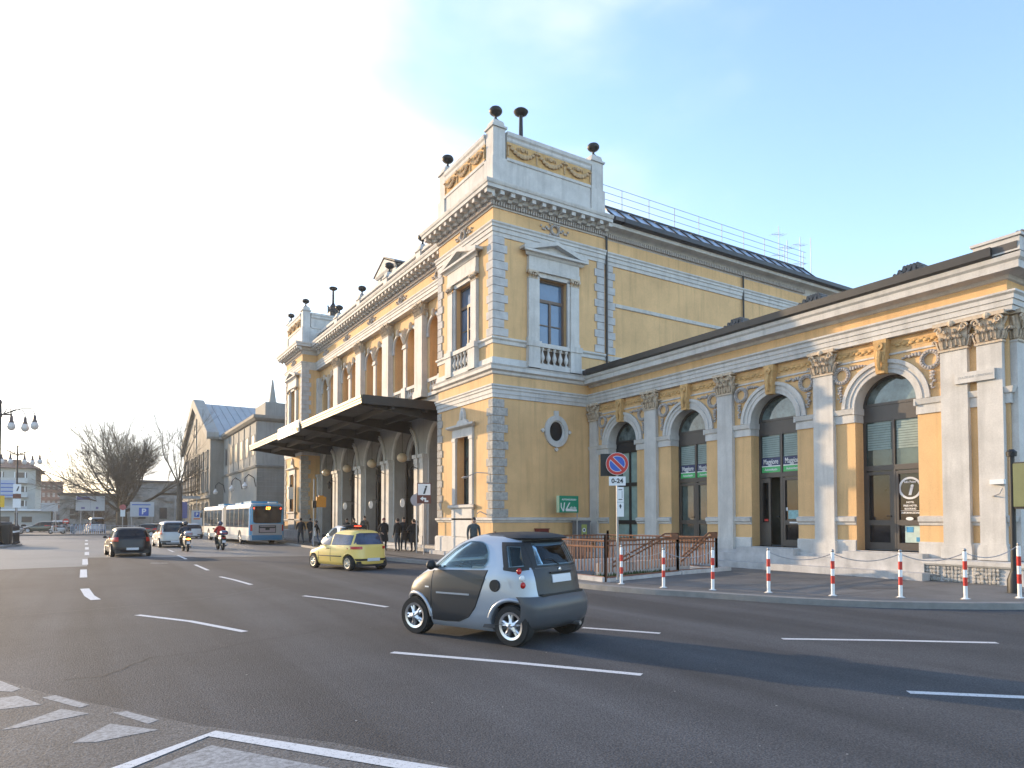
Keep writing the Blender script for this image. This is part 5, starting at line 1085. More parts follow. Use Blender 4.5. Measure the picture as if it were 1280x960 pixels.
# ---------------------------------------------------- scooters
def scooter(label,loc,rz,paint,box,lit,group=None):
    t=thing('motor_scooter',label,'scooter',loc,rz,group)
    tm,rm,dm=wheel_mesh(.25,.12,.6,5,GREYM)
    for y in (-.62,.68):
        o=place(tm,'wheel',t,(0,y,.25)); place(rm,'rim',o)
    sh=Shell([(.30,-.62,-.12,.10),(.42,-.80,-.05,.16),(.58,-.90,.0,.19),(.70,-.92,.06,.19),(.76,-.85,.1,.15)],3); mb=MB(); sh.mesh(mb,32)
    mb.box(-.16,.16,-.15,.42,.24,.31)
    s2=Shell([(.26,.36,.50,.17),(.5,.42,.54,.24),(.75,.40,.56,.25),(.95,.34,.54,.19),(1.04,.34,.46,.12)],3); s2.mesh(mb,32)
    mb.tube([(0,.5,.9),(0,.62,.55),(0,.68,.25)],.05,8); mb.box(-.09,.09,.50,.86,.46,.52)
    place(mb.mesh('body',paint,45),'body',t)
    mb=MB(); s3=Shell([(.74,-.84,.08,.15),(.80,-.86,.10,.165),(.86,-.80,.04,.14),(.88,-.6,-.1,.08)],3); s3.mesh(mb,32); place(mb.mesh('seat',BLACK,45),'seat',t)
    mb=MB(); mb.tube([(-.34,.30,1.06),(-.15,.36,1.04),(.15,.36,1.04),(.34,.30,1.06)],.02,7)
    for s in (-1,1): mb.tube([(s*.2,.36,1.04),(s*.3,.42,1.22)],.008,5); mb.ball((s*.31,.42,1.25),.07,.02,.045)
    place(mb.mesh('handlebar',BLACK,45),'handlebar',t)
    mb=MB(); s4=Shell([(.90,-1.08,-.66,.17),(.98,-1.12,-.63,.22),(1.06,-1.12,-.63,.22),(1.14,-1.06,-.68,.18),(1.17,-.98,-.76,.1)],3); s4.mesh(mb,32); b=place(mb.mesh('top_box',box,45),'top_box',t)
    mb=MB(); mb.box(-.14,.14,-1.125,-1.10,.99,1.03); place(mb.mesh('reflector',TAILR,0),'reflector',b)
    mb=MB(); mb.ball((0,-.92,.72),.12,.05,.05); place(mb.mesh('tail_lamp',lit,50),'tail_lamp',t)
    mb=MB(); mb.box(-.09,.09,-.93,-.91,.44,.58); place(mb.mesh('number_plate',PLATE,0),'number_plate',t)
    mb=MB(); mb.tube([(.16,-.15,.24),(.17,-.5,.24),(.18,-.85,.32)],.05,8); mb.box(-.08,.08,-.80,-.35,.3,.42); place(mb.mesh('exhaust_and_swingarm',GREYM,45),'exhaust_and_swingarm',t)
    mb=MB(); s5=Shell([(.98,.46,.5,.2),(1.2,.40,.44,.19),(1.36,.34,.37,.12)],3); s5.mesh(mb,24); place(mb.mesh('windshield',mat('clear_screen',(.3,.33,.35),.1,spec=.8),45),'windshield',t)
    return t
scooter('dark scooter with glowing orange rear lamp and white-lidded top box, ridden behind the people carrier',(4.8,42.9,0),R(3),GRNK,mat('box_white_grey',(.4,.4,.42),.3),ORON)
scooter('dark scooter with blue top box, ridden by the person in a red jacket',(6.85,44.1,0),R(3),GRNK,BLUC,TAILR)
# ================================================================== people
def person(label,loc,rz,pose='stand',H=1.74,jacket=(.02,.02,.025),trousers=(.025,.028,.04),bulk=1.,helmet=None,hair=True,coat=False,seed=0,group=None,cap=None):
    rnd=random.Random(seed); k=H/1.74
    V=[];E=[];Rr=[];Lb=[]
    def n(p,r,par,lab):
        V.append(Vector(p)*k); Rr.append(r*k); 
        if par is not None: E.append((par,len(V)-1)); Lb.append(lab)
        return len(V)-1
    b=bulk
    if pose=='ride': hz,lean=.86,.14
    else: hz,lean=.93,.0
    pel=n((0,-.0,hz),.145*b,None,0)
    w1=n((0,lean*.3,hz+.14),.13*b,pel,'J'); ch=n((0,lean*.7,hz+.34),.155*b,w1,'J'); nk0=n((0,lean,hz+.50),.09*b,ch,'J'); nk=n((0,lean+.015,hz+.56),.052,nk0,'S')
    hd=n((0,lean+.03,hz+.63),.075,nk,'S'); hc=n((0,lean+.02,hz+.70),.092,hd,'S'); n((0,lean+.01,hz+.775),.06,hc,'S')
    n((0,lean+.118,hz+.675),.013,hd,'S')
    arms={'stand':[((.21,.0,.44),(.25,-.02,.17),(.25,.06,-.07)),]*2,'pockets':[((.21,0,.44),(.29,-.07,.18),(.19,.08,.04))]*2,
          'hip':[((.21,0,.44),(.42,-.06,.24),(.24,.03,.08)),((.21,0,.44),(.26,-.02,.17),(.25,.06,-.07))],
          'walk':[((.21,.0,.44),(.24,.12,.2),(.22,.28,.06)),((.21,0,.44),(.25,-.14,.19),(.24,-.16,-.06))],
          'fold':[((.21,0,.44),(.26,.04,.17),(.02,.22,.22))]*2,'ride':[((.21,.14,.44),(.29,.26,.24),(.29,.40,.26))]*2,
          'sit':[((.21,0,.44),(.24,.04,.19),(.14,.24,.1))]*2}[pose]
    for s,a in zip((-1,1),arms):
        x=lambda p:(s*p[0],p[1],p[2]+hz)
        sh=n(x(a[0]),.07*b,nk0,'J'); el=n(x(a[1]),.05*b,sh,'J'); wr=n(x(a[2]),.036,el,'J')
        d=(Vector(a[2])-Vector(a[1])).normalized(); d.x*=s
        pm=n(Vector(V[wr])/k+d*.07,.034,wr,'S')
        side=d.cross(Vector((1,0,0))).normalized() if abs(d.x)<.9 else Vector((0,1,0))
        for q,(o_,l_) in enumerate(((-.030,.06),(-.010,.075),(.010,.07),(.030,.055))):
            f1=n(Vector(V[pm])/k+d*.045+side*o_,.0105,pm,'S'); n(Vector(V[f1])/k+d*l_*.7+Vector((-s*.012,0,0)),.009,f1,'S')
        n(Vector(V[pm])/k-side*.05+d*.02,.011,pm,'S')
    legs={'walk':[((.09,.02,-.06),(.10,.20,-.46),(.10,.22,-.86),(.10,.33,-.90)),((.09,-.02,-.06),(.10,-.08,-.48),(.10,-.36,-.80),(.10,-.28,-.90))],
          'ride':[((.10,.05,-.04),(.21,.44,-.10),(.20,.30,-.52),(.20,.44,-.54))]*2,'sit':[((.09,.05,-.04),(.11,.40,.10),(.11,.62,-.14),(.11,.72,-.13))]*2}.get(pose,
          [((.095,.0,-.06),(.11,.03,-.46),(.115,-.02,-.85),(.125,.12,-.895)),((.095,.0,-.06),(.10,.01,-.46),(.105,-.03,-.85),(.115,.11,-.895))])
    for s,a in zip((-1,1),legs):
        x=lambda p:(s*p[0],p[1],p[2]+hz)
        hp=n(x(a[0]),.095*b,pel,'T'); kn=n(x(a[1]),.062*b,hp,'T'); an=n(x(a[2]),.045,kn,'T'); n(x(a[3]),.04,an,'H')
    me=bpy.data.meshes.new('person'); me.from_pydata(V,E,[]); o=place(me,'person')
    md=o.modifiers.new('s','SKIN'); md.use_smooth_shade=True; md.use_x_symmetry=False
    for i,sv in enumerate(me.skin_vertices[0].data): sv.radius=(Rr[i]*(1.25 if i in (pel,w1,ch) else 1),Rr[i]); sv.use_root=(i==pel)
    s2=o.modifiers.new('u','SUBSURF'); s2.levels=1; s2.render_levels=1
    nm=evaled(o); bpy.data.objects.remove(o)
    key='%.3f_%.3f_%.3f'
    jm=mat('cloth_'+key%tuple(jacket),jacket,.85,var=.25,scale=9); tmm=mat('cloth_'+key%tuple(trousers),trousers,.85,var=.25,scale=9)
    nm.materials.clear()
    for m in (jm,tmm,SKIN,BLACK): nm.materials.append(m)
    idx={'J':0,'T':1,'S':2,'H':3}
    for p in nm.polygons:
        c=p.center; best=9;lab='J'
        for (a_,b_),l in zip(E,Lb):
            A,B_=V[a_],V[b_]; ab=B_-A; t=max(0,min(1,(c-A).dot(ab)/max(1e-9,ab.length_squared))); d=(c-(A+ab*t)).length-(Rr[a_]*(1-t)+Rr[b_]*t)*.9
            if d<best: best=d;lab=l
        if lab=='T' and coat and c.z>.5*k: lab='J'
        if c.z<.07*k and lab=='T': lab='H'
        p.material_index=idx[lab]; p.use_smooth=True
    nm.name='person'
    if coat:   # long coat skirt widens the silhouette below the hips
        pass
    o=place(nm,'person',None,loc,rz); tag(o,label,'person',group)
    hcz=(hz+.70)*k; hy=(lean+.02)*k
    if helmet:
        mb=MB(); mb.ball((0,hy+.0,hcz+.02),.135*k,.155*k,.145*k,16,10); h_=place(mb.mesh('helmet',helmet,60),'helmet',o)
        mb=MB(); mb.ball((0,hy+.06,hcz),.115*k,.12*k,.075*k,14,8); place(mb.mesh('visor',GLASSK,60),'visor',h_)
    elif hair:
        mb=MB(); mb.ball((0,hy-.02,hcz+.03),.090*k,.104*k,.094*k,12,8); place(mb.mesh('hair' if not cap else 'cap',cap or HAIR,60),'hair' if not cap else 'cap',o)
    for nmx,pts,m,r in (('eyes',[(-.033,.105,-.01),(.033,.105,-.01)],WHITE,.013),('mouth',[(0,.112,-.062)],mat('lips',(.30,.10,.09),.6),.016)):
        mb=MB()
        for p in pts:
            mb.ball((p[0]*k,hy+p[1]*k*.86,hcz+p[2]*k),r*k*(1.6 if nmx=='mouth' else 1),r*k*.6,r*k*.7,6,4)
        place(mb.mesh(nmx,m,60),nmx,o)
    if coat:
        mb=MB(); mb.lathe((0,0,0),[(.21*k*b,.50*k),(.215*k*b,.62*k),(.19*k*b,.82*k),(.175*k*b,1.0*k),(.15*k,1.1*k)],16); mb.v=[(x*1.12,y*.8,z) for x,y,z in mb.v]; place(mb.mesh('coat',jm,60),'coat',o)
    return o
Z=.13
dr_=person('driver with dark jacket seated at the wheel of the silver and graphite city car',sc_.matrix_world.translation*0+Vector((5.46,9.27,-.47))+Matrix.Rotation(h,3,'Z')@Vector((-.35,-.26,0)),h,'sit',1.68,(.03,.03,.04),(.03,.03,.05),seed=33)
def bag(label,loc,rz,w,d,h,m,strap=True):
    t=thing('shoulder_bag',label,'bag',loc,rz); mb=MB(); sh=Shell([(0,-d/2,d/2,w/2*.9),(h*.3,-d/2*1.1,d/2*1.1,w/2),(h*.85,-d/2*.9,d/2*.9,w/2*.95),(h,-d/4,d/4,w/2*.8)],3); sh.mesh(mb,24); place(mb.mesh('pouch',m,50),'pouch',t)
    mb=MB(); mb.tube([(-w*.35,0,h),(-w*.2,0,h+.2),(w*.2,0,h+.2),(w*.35,0,h)],.015,5); place(mb.mesh('strap',m,50),'strap',t); return t
person('man in an open grey-green jacket over black standing by the pavilion window',(13.35,24.3,Z),R(165),'stand',1.76,(.06,.075,.08),(.03,.03,.04),seed=1)
person('person in long black coat and dark red cap, leftmost of the canopy group',(13.55,34.7,Z),R(190),'pockets',1.76,(.015,.015,.018),(.02,.02,.025),coat=True,bulk=1.1,cap=mat('dark_red_cap',(.12,.02,.02),.8),seed=2)
person('person in black jacket and grey jeans turned away in the canopy group',(13.85,33.5,Z),R(20),'stand',1.74,(.02,.02,.022),(.06,.065,.075),seed=3)
person('pale-faced person in dark clothes facing the street within the canopy group',(14.35,33.9,Z),R(175),'pockets',1.80,(.018,.018,.022),(.035,.04,.05),seed=4)
person('person in a bulky black coat with an elbow out, rightmost of the canopy group',(14.45,32.8,Z),R(10),'hip',1.70,(.012,.012,.014),(.015,.015,.02),coat=True,bulk=1.22,seed=5)
person('person bending beside the bulky black coat at the canopy group',(14.75,33.15,Z),R(60),'stand',1.62,(.05,.05,.055),(.03,.03,.035),seed=6)
bag('large black shoulder bag hanging at the right of the canopy group',(14.0,32.95,.75),R(20),.5,.2,.4,BLACK)
person('person in dark uniform with a pale stripe standing right behind the bus',(12.7,48.2,Z),R(0),'walk',1.78,(.02,.022,.03),(.03,.035,.045),seed=7,bulk=1.1)
person('person in a black jacket walking along the pavement between bus and canopy',(13.75,49.6,Z),R(-30),'walk',1.78,(.018,.018,.02),(.025,.025,.03),seed=8)
person('woman in black top and light blue jeans carrying a white bag near the ticket post',(12.55,43.9,Z),R(60),'walk',1.62,(.02,.02,.02),(.10,.14,.22),seed=9)
bag('white carrier bag held by the woman in light blue jeans',(12.4,43.65,.75),R(60),.4,.15,.34,WHITE)
person('person with folded arms, leftmost of the shaded trio under the canopy',(14.9,44.9,Z),R(150),'fold',1.76,(.03,.03,.03),(.03,.03,.035),seed=10)
person('person in a brown jacket in the middle of the shaded trio under the canopy',(14.7,42.9,Z),R(200),'pockets',1.78,(.08,.06,.04),(.03,.03,.035),seed=11)
person('person in a greyish coat, rightmost of the shaded trio under the canopy',(15.1,42.0,.27),R(170),'stand',1.76,(.07,.065,.06),(.025,.025,.03),seed=12)
person('motorcycle rider in dark jacket and dark helmet, riding behind the people carrier',(4.8,42.85,0),R(3),'ride',1.74,(.04,.045,.06),(.02,.02,.025),helmet=mat('dark_helmet',(.03,.03,.035),.2,coat=.5),bulk=1.2,seed=13)
person('rider in bright red jacket and dark blue helmet on the dark scooter',(6.85,44.05,0),R(3),'ride',1.74,(.42,.02,.02),(.02,.02,.025),helmet=mat('blue_helmet',(.03,.05,.10),.2,coat=.5),bulk=1.15,seed=14)
person('person in dark clothes beside the black waste bins at the left edge',(-5.35,57.5,.13),R(200),'stand',1.75,(.06,.03,.05),(.03,.03,.035),seed=15)
for i,(x,y,a) in enumerate([(-3.0,98,70),(-1.9,98.5,60),(-7.2,99,80),(-8.2,99.2,75),(-9.3,98.8,85),(5.3,93.5,80),(6.1,93.8,70),(7.0,94,75)]):
    lb=['white-fronted scooter parked foremost in the row beyond the far kerb','dark scooter parked just behind the white-fronted one','dark scooter parked right of the second lamp post','dark scooter parked between others left of the second lamp post','dark scooter at the left end of the far parked row','dark scooter parked right of the plane tree trunk','scooter parked between two others right of the plane tree','scooter parked last in the row right of the plane tree'][i]
    scooter(lb,(x,y,.12),R(a),WCAR if i==0 else (BLK,GRNK,SILM)[i%3],BLACK,TAILR,'scooters parked beyond the street')
# ================================================================== street furniture
BOL=[(11.72,13.43,0,'beside the no-parking sign post'),(11.95,12.15,1,'second from the sign post, in front of the brown gate'),(12.5,11.1,2,'third from the sign post, by the end of the brown railing'),(13.15,10.05,1,'in front of the door with the open leaf'),(13.8,8.9,1,'between the two door stairs of the low wing'),(14.7,7.93,2,'in front of the information door'),(15.57,7.06,4,'in front of the bossed stone base, slightly tilted'),(16.75,6.55,8,'leaning most, next to the traffic light')]
BH=[.95,.92,.95,.96,.95,.96,1.0,1.12]
for i,(x,y,tl,lb) in enumerate(BOL):
    t=thing('bollard','red and white bollard '+lb,'bollard',(x,y,.13),0,'red and white bollards along the kerb')
    t.rotation_euler=(0,R(-tl)*.8 if i>5 else R(tl)*.4,R(20))
    h=BH[i]; mb=MB(); mb.lathe((0,0,0),[(.075,0),(.075,.02),(.038,.03),(.038,h-.03),(.028,h)],16); place(mb.mesh('post',WHITE,40),'post',t)
    for z0 in (.28,.62): mb=MB(); mb.lathe((0,0,z0*h),[(.041,0),(.041,.18*h)],16); place(mb.mesh('red_band',REDP,40),'red_band',t)
    mb=MB(); mb.ball((0,0,h+.03),.035); mb.lathe((0,0,0),[(.1,0),(.1,.012)],12); place(mb.mesh('knob',GREYM,50),'knob',t)
for i in range(7):
    if i==2: continue
    a=Vector((*BOL[i][:2],.13+BH[i]-.03)); b=Vector((*BOL[i+1][:2],.13+BH[i+1]-.03))
    if i==6: b.x-=.12
    mb=MB(); pts=[a.lerp(b,k/14)+Vector((0,0,-.16*4*(k/14)*(1-k/14))) for k in range(15)]; mb.tube(pts,.009,5)
    for p in pts[::1]: mb.ball(p,.016,.012,.012,5,4)
    tag(mb.build('chain',GREYM),'sagging chain '+['between the sign-post bollard and the next one','in front of the brown gate','','from the open-leaf door to the stairs','in front of the steps left of the information door','right of the information door','in front of the bossed stone base at the right'][i],'chain','chains between the bollards')
# railings round the underpass stairs
A=(11.8,14.15);B=(15.3,14.95);C=(17.3,15.2);Dd=(16.7,19.9);E_=(11.75,19.9)
def rail(a,b,label,zt=1.22,zb=.24,pal=.15,double=False,posts=(1,1),diag=0,grp='brown railings round the underpass stairs'):
    a=Vector((*a,0));b=Vector((*b,0)); n=int((b-a).length/pal); t=thing('railing',label,'railing',(a.x,a.y,.13),0,grp); o_=Vector((a.x,a.y,.13))
    mb=MB()
    for z in ([zt,zt-.17] if double else [zt])+[zb]: mb.tube([a-o_+Vector((0,0,z)),b-o_+Vector((0,0,z))],.028,6)
    place(mb.mesh('rails',RUST,40),'rails',t)
    mb=MB(); top=zt-(.17 if double else .0)
    if not double: mb.tube([a-o_+Vector((0,0,zt-.13)),b-o_+Vector((0,0,zt-.13))],.02,6); top=zt-.13
    for i in range(1,n): p=a.lerp(b,i/n)-o_; mb.box(p.x-.012,p.x+.012,p.y-.012,p.y+.012,zb,top)
    place(mb.mesh('palings',RUST,0),'palings',t)
    for k,p in zip(posts,(a,b)):
        if k: mb=MB(); q=p-o_; mb.box(q.x-.03,q.x+.03,q.y-.03,q.y+.03,-.12,zt+.04); place(mb.mesh('post',RUST,0),'post',t)
    if diag:
        mb=MB(); q=(b-a)
        for s in (0,.12):
            mb.tube([Vector((0,.03,.30-s+.2))+q*.1,Vector((0,.03,zt+.02-s))+q*.82,Vector((0,.03,zt+.02-s))+q],.028,6)
        mb.box(q.x-.32,q.x-.02,q.y-.06,q.y+.0,zt-.16,zt+.02); place(mb.mesh('handrail',RUST,40),'handrail',t)
rail(E_,A,'brown railing with double handrail running behind the city car to the sign post',double=True,posts=(1,1))
rail(A,B,'rusty brown railing with slanting handrail, sunlit, behind the first two bollards',diag=1)
rail(B,C,'brown railing panel at the right end of the stair enclosure',diag=1)
rail(C,Dd,'far brown railing of the stair enclosure next to the wing steps')
rail(Dd,E_,'far brown railing of the stair enclosure next to the pavilion')
mb=MB()
def wallseg(mb,a,b,w,z0,z1):
    a=Vector(a);b=Vector(b);n=(b-a).normalized(); q=Vector((-n.y,n.x))*w/2; mb.zprism([tuple(a+q),tuple(a-q),tuple(b-q),tuple(b+q)],z0,z1)
for a,b in ((E_,A),(A,B),(C,Dd),(Dd,E_)): wallseg(mb,a,b,.24,.1,.25 if a!=A else .22)
wallseg(mb,B,(17.9,15.3),.35,.1,.24); wallseg(mb,(12.4,15.2),(16.6,15.8),.2,.1,.55); wallseg(mb,(12.2,17.6),(16.4,17.8),.2,.1,.5)
tag(mb.build('stair_kerb_wall',STONE2,smooth=0),'low whitish stone kerb under the brown railings of the stairs','low wall')
rnd=random.Random(4); mb=MB()
for k in range(900):
    x=rnd.uniform(11.95,15.2); y=14.35+rnd.random()**2*.8+(x-11.9)*.22; h=rnd.uniform(.05,.2); a=rnd.uniform(0,PI)
    mb.add([(x-.03*math.cos(a),y-.03*math.sin(a),.13),(x+.03*math.cos(a),y+.03*math.sin(a),.13),(x+rnd.uniform(-.05,.05),y+rnd.uniform(-.05,.05),.13+h)],[(0,1,2)])
tag(mb.build('grass',GREENC,smooth=0),'weeds growing inside the brown railings','grass',kind='stuff')
# no parking sign
t=thing('traffic_sign','round blue and red no-parking sign with 0-24 plate on a thin grey pole','sign',(12.0,13.9,.13))
px,py=0,0; mb=MB(); mb.tube([(0,0,0),(0,0,3.45)],.032,10); mb.lathe((0,0,0),[(.07,0),(.07,.03),(.035,.05)],12); place(mb.mesh('pole',GREYM,40),'pole',t)
rz=math.atan2(-12.0,13.9)+R(3)
def sgn(mb_,name,m,par,z=0): 
    o=place(mb_,name,par,(0,0,z),rz); return o
mb=MB(); mb.lathe((0,-.05,0),[(.30,0),(.30,.012)],36,'y'); d=sgn(mb.mesh('sign_disc',WHITE,40),'sign_disc',WHITE,t,3.15)
mb=MB(); mb.ring(0,0,.215,.29,-.056,-.05,0,2*PI,36); mb.prism([(-.19,.13),(-.13,.19),(.19,-.13),(.13,-.19)],-.057,-.05); mb.M=None; place(mb.mesh('red_ring',REDP,0),'red_ring',d)
mb=MB(); 
for s in (1,-1):
    pts=[];
    for k in range(17): a=R(45)+ (R(14)+ (PI-R(28))*k/16)*s + (0 if s==1 else 0); pts.append((.205*math.cos(a+0),.205*math.sin(a)))
    # half discs either side of the bar
    off=.05
    P_=[(.2*math.cos(q),.2*math.sin(q)) for q in [R(-45)+s*(R(17)+R(146)*k/16) for k in range(17)]]
    mb.prism(P_,-.0555,-.05)
place(mb.mesh('blue_face',BLUEP,0),'blue_face',d)
mb=MB(); mb.box(-.3,.3,.02,.03,-.30,.30); mb2=mb.mesh('back_plate',BLACK,0); place(mb2,'back_plate',d,(-.14,.03,-.02))
mb=MB(); mb.box(-.22,.22,-.045,-.035,-.12,.12); pl=sgn(mb.mesh('time_plate',WHITE,0),'time_plate',WHITE,t,2.69)
text('0-24',.17,MS(0,-.05,0),BLACK,'lettering',pl,ext=.003,bold=.004)
for z,h in ((2.33,.2),(1.93,.19)):
    mb=MB(); mb.box(-.01,.17,-.045,-.035,-h,h); q=sgn(mb.mesh('small_plate',WHITE,0),'small_plate',WHITE,t,z)
    mb=MB()
    if z>2: mb.box(.03,.13,-.048,-.045,h-.08,h-.06); mb.box(.03,.13,-.048,-.045,-h+.06,-h+.08); mb.box(.12,.13,-.048,-.045,-h+.1,h-.1)
    else: mb.prism([(.04,.08),(.12,.08),(.08,.15)],-.048,-.045); mb.box(.065,.095,-.048,-.045,.03,.08)
    place(mb.mesh('plate_print',BLACK,0),'plate_print',q)
# green sign, cabinet, red box
t=thing('car_rental_sign','green and white illuminated-type sign board on a thin pole by the pavilion wall','sign',(18.55,24.2,.13))
mb=MB(); mb.tube([(0,0,0),(0,0,2.7)],.03,8); place(mb.mesh('pole',GREYM,40),'pole',t)
mb=MB(); mb.box(-1.05,0,-.1,.1,1.98,2.72); bx=place(mb.mesh('sign_box',GREENP,0),'sign_box',t)
mb=MB(); mb.box(-1.062,-1.051,-.1,.1,1.98,2.72); place(mb.mesh('side_panel',mat('pale_lime_edge',(.5,.62,.4),.5),0),'side_panel',bx)
text('AUTONOLEGGIO',.1,MS(-.52,-.104,2.55),WHITE,'lettering',bx,ext=.003,bold=.003)
mb=MB(S(-.104)); mb.box(-.98,-.93,-.004,0,2.2,2.4); mb.prism([(-.95,2.26),(-.85,2.1),(-.8,2.42),(-.75,2.42),(-.8,2.06),(-.86,2.02),(-.98,2.22)],-.006,0); mb.prism([(-.72,2.12),(-.52,2.42),(-.46,2.42),(-.62,2.16),(-.3,2.12),(-.1,2.12),(-.1,2.04),(-.7,2.04)],-.006,0)
for k in range(5): mb.box(-.48+.075*k,-.44+.075*k,-.005,0,2.13,2.22+.03*(k%2))
place(mb.mesh('logo',WHITE,0),'logo',bx)
t=thing('ticket_cabinet','grey metal service cabinet with yellow notice standing at the pavilion wall','cabinet',(19.05,24.55,.13))
mb=MB(); mb.box(-.35,.35,-.2,.2,.05,1.55); mb.box(-.38,.38,-.23,.23,1.55,1.62); mb.box(-.3,.3,-.15,.15,0,.05); place(mb.mesh('casing',mat('cabinet_grey',(.16,.17,.19),.5,.3),0),'casing',t)
mb=MB(); mb.box(-.14,.16,-.208,-.2,.95,1.45); n_=place(mb.mesh('notice',mat('notice_yellow_green',(.35,.38,.10),.6),0),'notice',t)
mb=MB(); mb.lathe((0,-.214,1.2),[(.1,0),(.1,.006)],20,'y'); place(mb.mesh('notice_disc',WHITE,40),'notice_disc',n_); mb=MB(); mb.lathe((0,-.218,1.2),[(.05,0),(.05,.005)],16,'y'); mb.box(-.06,.08,-.212,-.206,.98,1.04); place(mb.mesh('notice_print',NAVY,40),'notice_print',n_)
mb=MB(); mb.box(-.05,.05,-.22,-.2,.55,.65); place(mb.mesh('coin_slot',RIM,0),'coin_slot',t)
t=thing('letter_box','small dark red box on the pavilion wall under the green sign','box',(17.1,25.0,.85))
mb=MB(); mb.box(-.3,.3,-.25,.0,0,.52); mb.box(-.33,.33,-.28,.0,.52,.56); place(mb.mesh('casing',mat('dark_red_paint',(.16,.02,.015),.6),0),'casing',t); mb=MB(); mb.box(-.2,.2,-.262,-.25,.38,.42); place(mb.mesh('slot',BLACK,0),'slot',t)
# plaque and fittings on wing corner
t=thing('stone_plaque','pale stone plaque with faint carved letters across the corner pilasters','plaque',(XW-.2,8.63,5.55))
mb=MB(); mb.box(-.035,.03,-.45,.5,-.12,.16); place(mb.mesh('slab',STONE,0),'slab',t); text('STAZIONE CENTRALE',.085,MF(-.038,0,.02),mat('faint_letters',(.42,.40,.37),.8),'lettering',t,ext=.002)
t=thing('wall_bracket','small white box and hook fixed to the corner pilaster','bracket',(XW-.17,8.2,2.6)); mb=MB(); mb.box(-.12,0,-.2,.12,.1,.22); place(mb.mesh('box',WHITE,0),'box',t); mb=MB(); mb.tube([(0,.1,-.2),(-.1,.05,-.2),(-.12,-.1,-.15),(-.08,-.15,0)],.015,6); place(mb.mesh('hook',GREYM,40),'hook',t)
# traffic light
t=thing('traffic_light','black traffic light with olive housing seen from the side at the right edge','traffic light',(17.85,7.08,.13),R(-4))
mb=MB(); mb.tube([(0,0,0),(0,0,3.15)],.06,12); mb.lathe((0,0,3.1),[(.1,0),(.11,.1),(.05,.16)],12); mb.lathe((0,0,0),[(.14,0),(.14,.3),(.07,.5)],12); place(mb.mesh('pole',IRON,40),'pole',t)
mb=MB(); mb.box(-.42,-.08,-.24,-.1,1.85,2.95) if False else mb.box(-.13,.2,-.42,-.1,1.9,2.95); place(mb.mesh('housing',BLACK,0),'housing',t)
mb=MB(); mb.box(-.17,-.131,-.42,-.1,1.95,2.92); place(mb.mesh('olive_housing_side',mat('olive_green_housing',(.14,.16,.07),.5),0),'olive_housing_side',t)
for k,z in enumerate((2.08,2.43,2.78)):
    mb=MB(); mb.M=lambda u,d,z_:(u,d,z_)
    vs=[];n=12
    for xx,r in ((-.17,.13),(-.40,.135)):
        pass
    mb.ring(.04,z,.125,.14,-.66,-.42,0,PI,14); o_=place(mb.mesh('visor',BLACK,40),'visor',t)
    mb=MB(); mb.lathe((.04,-.43,z),[(.115,0),(.09,-.02)],16,'y'); place(mb.mesh('lens',[mat('green_lens',(.02,.2,.1),.2),mat('amber_lens',(.3,.16,.02),.2),mat('red_lens',(.25,.02,.02),.2)][k],40),'lens',o_)
# info sign + round sign by canopy
t=thing('information_sign','brown information sign with letter i and bent arrow, at the near canopy end','sign',(13.8,30.1,.13)); rzz=R(-22)
mb=MB(); mb.tube([(0,.06,0),(0,.06,3.35)],.035,8); place(mb.mesh('pole',GREYM,40),'pole',t,(0,0,0),rzz)
mb=MB(); mb.box(-.34,.34,-.02,.02,2.45,3.45); b_=place(mb.mesh('board',BROWNP,0),'board',t,(0,0,0),rzz)
mb=MB(); mb.box(-.3,.3,-.026,-.02,2.86,3.4); place(mb.mesh('white_field',WHITE,0),'white_field',b_)
text('i',.55,MS(0,-.03,3.1),BLACK,'lettering',b_,ext=.003,bold=.02,shear=.3)
mb=MB(S(-.022)); mb.prism([(-.2,2.68),(-.05,2.80),(-.05,2.73),(.1,2.72),(.1,2.6),(.2,2.6),(.2,2.52),(.02,2.52),(.02,2.65),(-.05,2.65),(-.05,2.57)],-.006,0); place(mb.mesh('arrow',WHITE,0),'arrow',b_)
t=thing('traffic_sign','grey back of a round traffic sign beside the brown information sign','sign',(13.95,31.3,.13)); mb=MB(); mb.tube([(0,0,0),(0,0,3.0)],.035,8); place(mb.mesh('pole',GREYM,40),'pole',t); mb=MB(); mb.lathe((0,-.05,2.65),[(.31,0),(.31,.015)],28,'y'); mb.box(-.02,.02,-.065,-.05,2.4,2.9); place(mb.mesh('disc',mat('sign_back_grey',(.42,.43,.46),.5),40),'disc',t,(0,0,0),R(-20))
t=thing('bus_stop_post','thin grey post with orange ticket box at the kerb below the canopy','post',(11.9,42.2,.13)); mb=MB(); mb.tube([(0,0,0),(0,0,4.2)],.04,8); place(mb.mesh('pole',GREYM,40),'pole',t); mb=MB(); mb.box(.15,.75,-.06,.06,2.45,3.1); mb.box(.3,.6,-.06,.06,3.1,3.18); place(mb.mesh('orange_box',mat('orange_box',(.62,.24,.02),.5),0),'orange_box',t); mb=MB(); mb.box(-.1,.14,-.05,.05,2.4,2.85); place(mb.mesh('black_box',BLACK,0),'black_box',t)
t=thing('clock_sign','black upright sign with pale bar on the far pavilion','sign',(14.2,57.5,2.9)); mb=MB(); mb.box(-.1,.1,-.42,.42,-.2,1.8); place(mb.mesh('frame',BLACK,0),'frame',t); mb=MB(); mb.box(-.12,-.1,-.1,.1,.6,1.6); mb.box(-.12,-.1,-.28,.28,1.45,1.65);mb.box(-.2,.2,-.44,-.42,.6,1.6); place(mb.mesh('pale_bar',WHITE,0),'pale_bar',t)
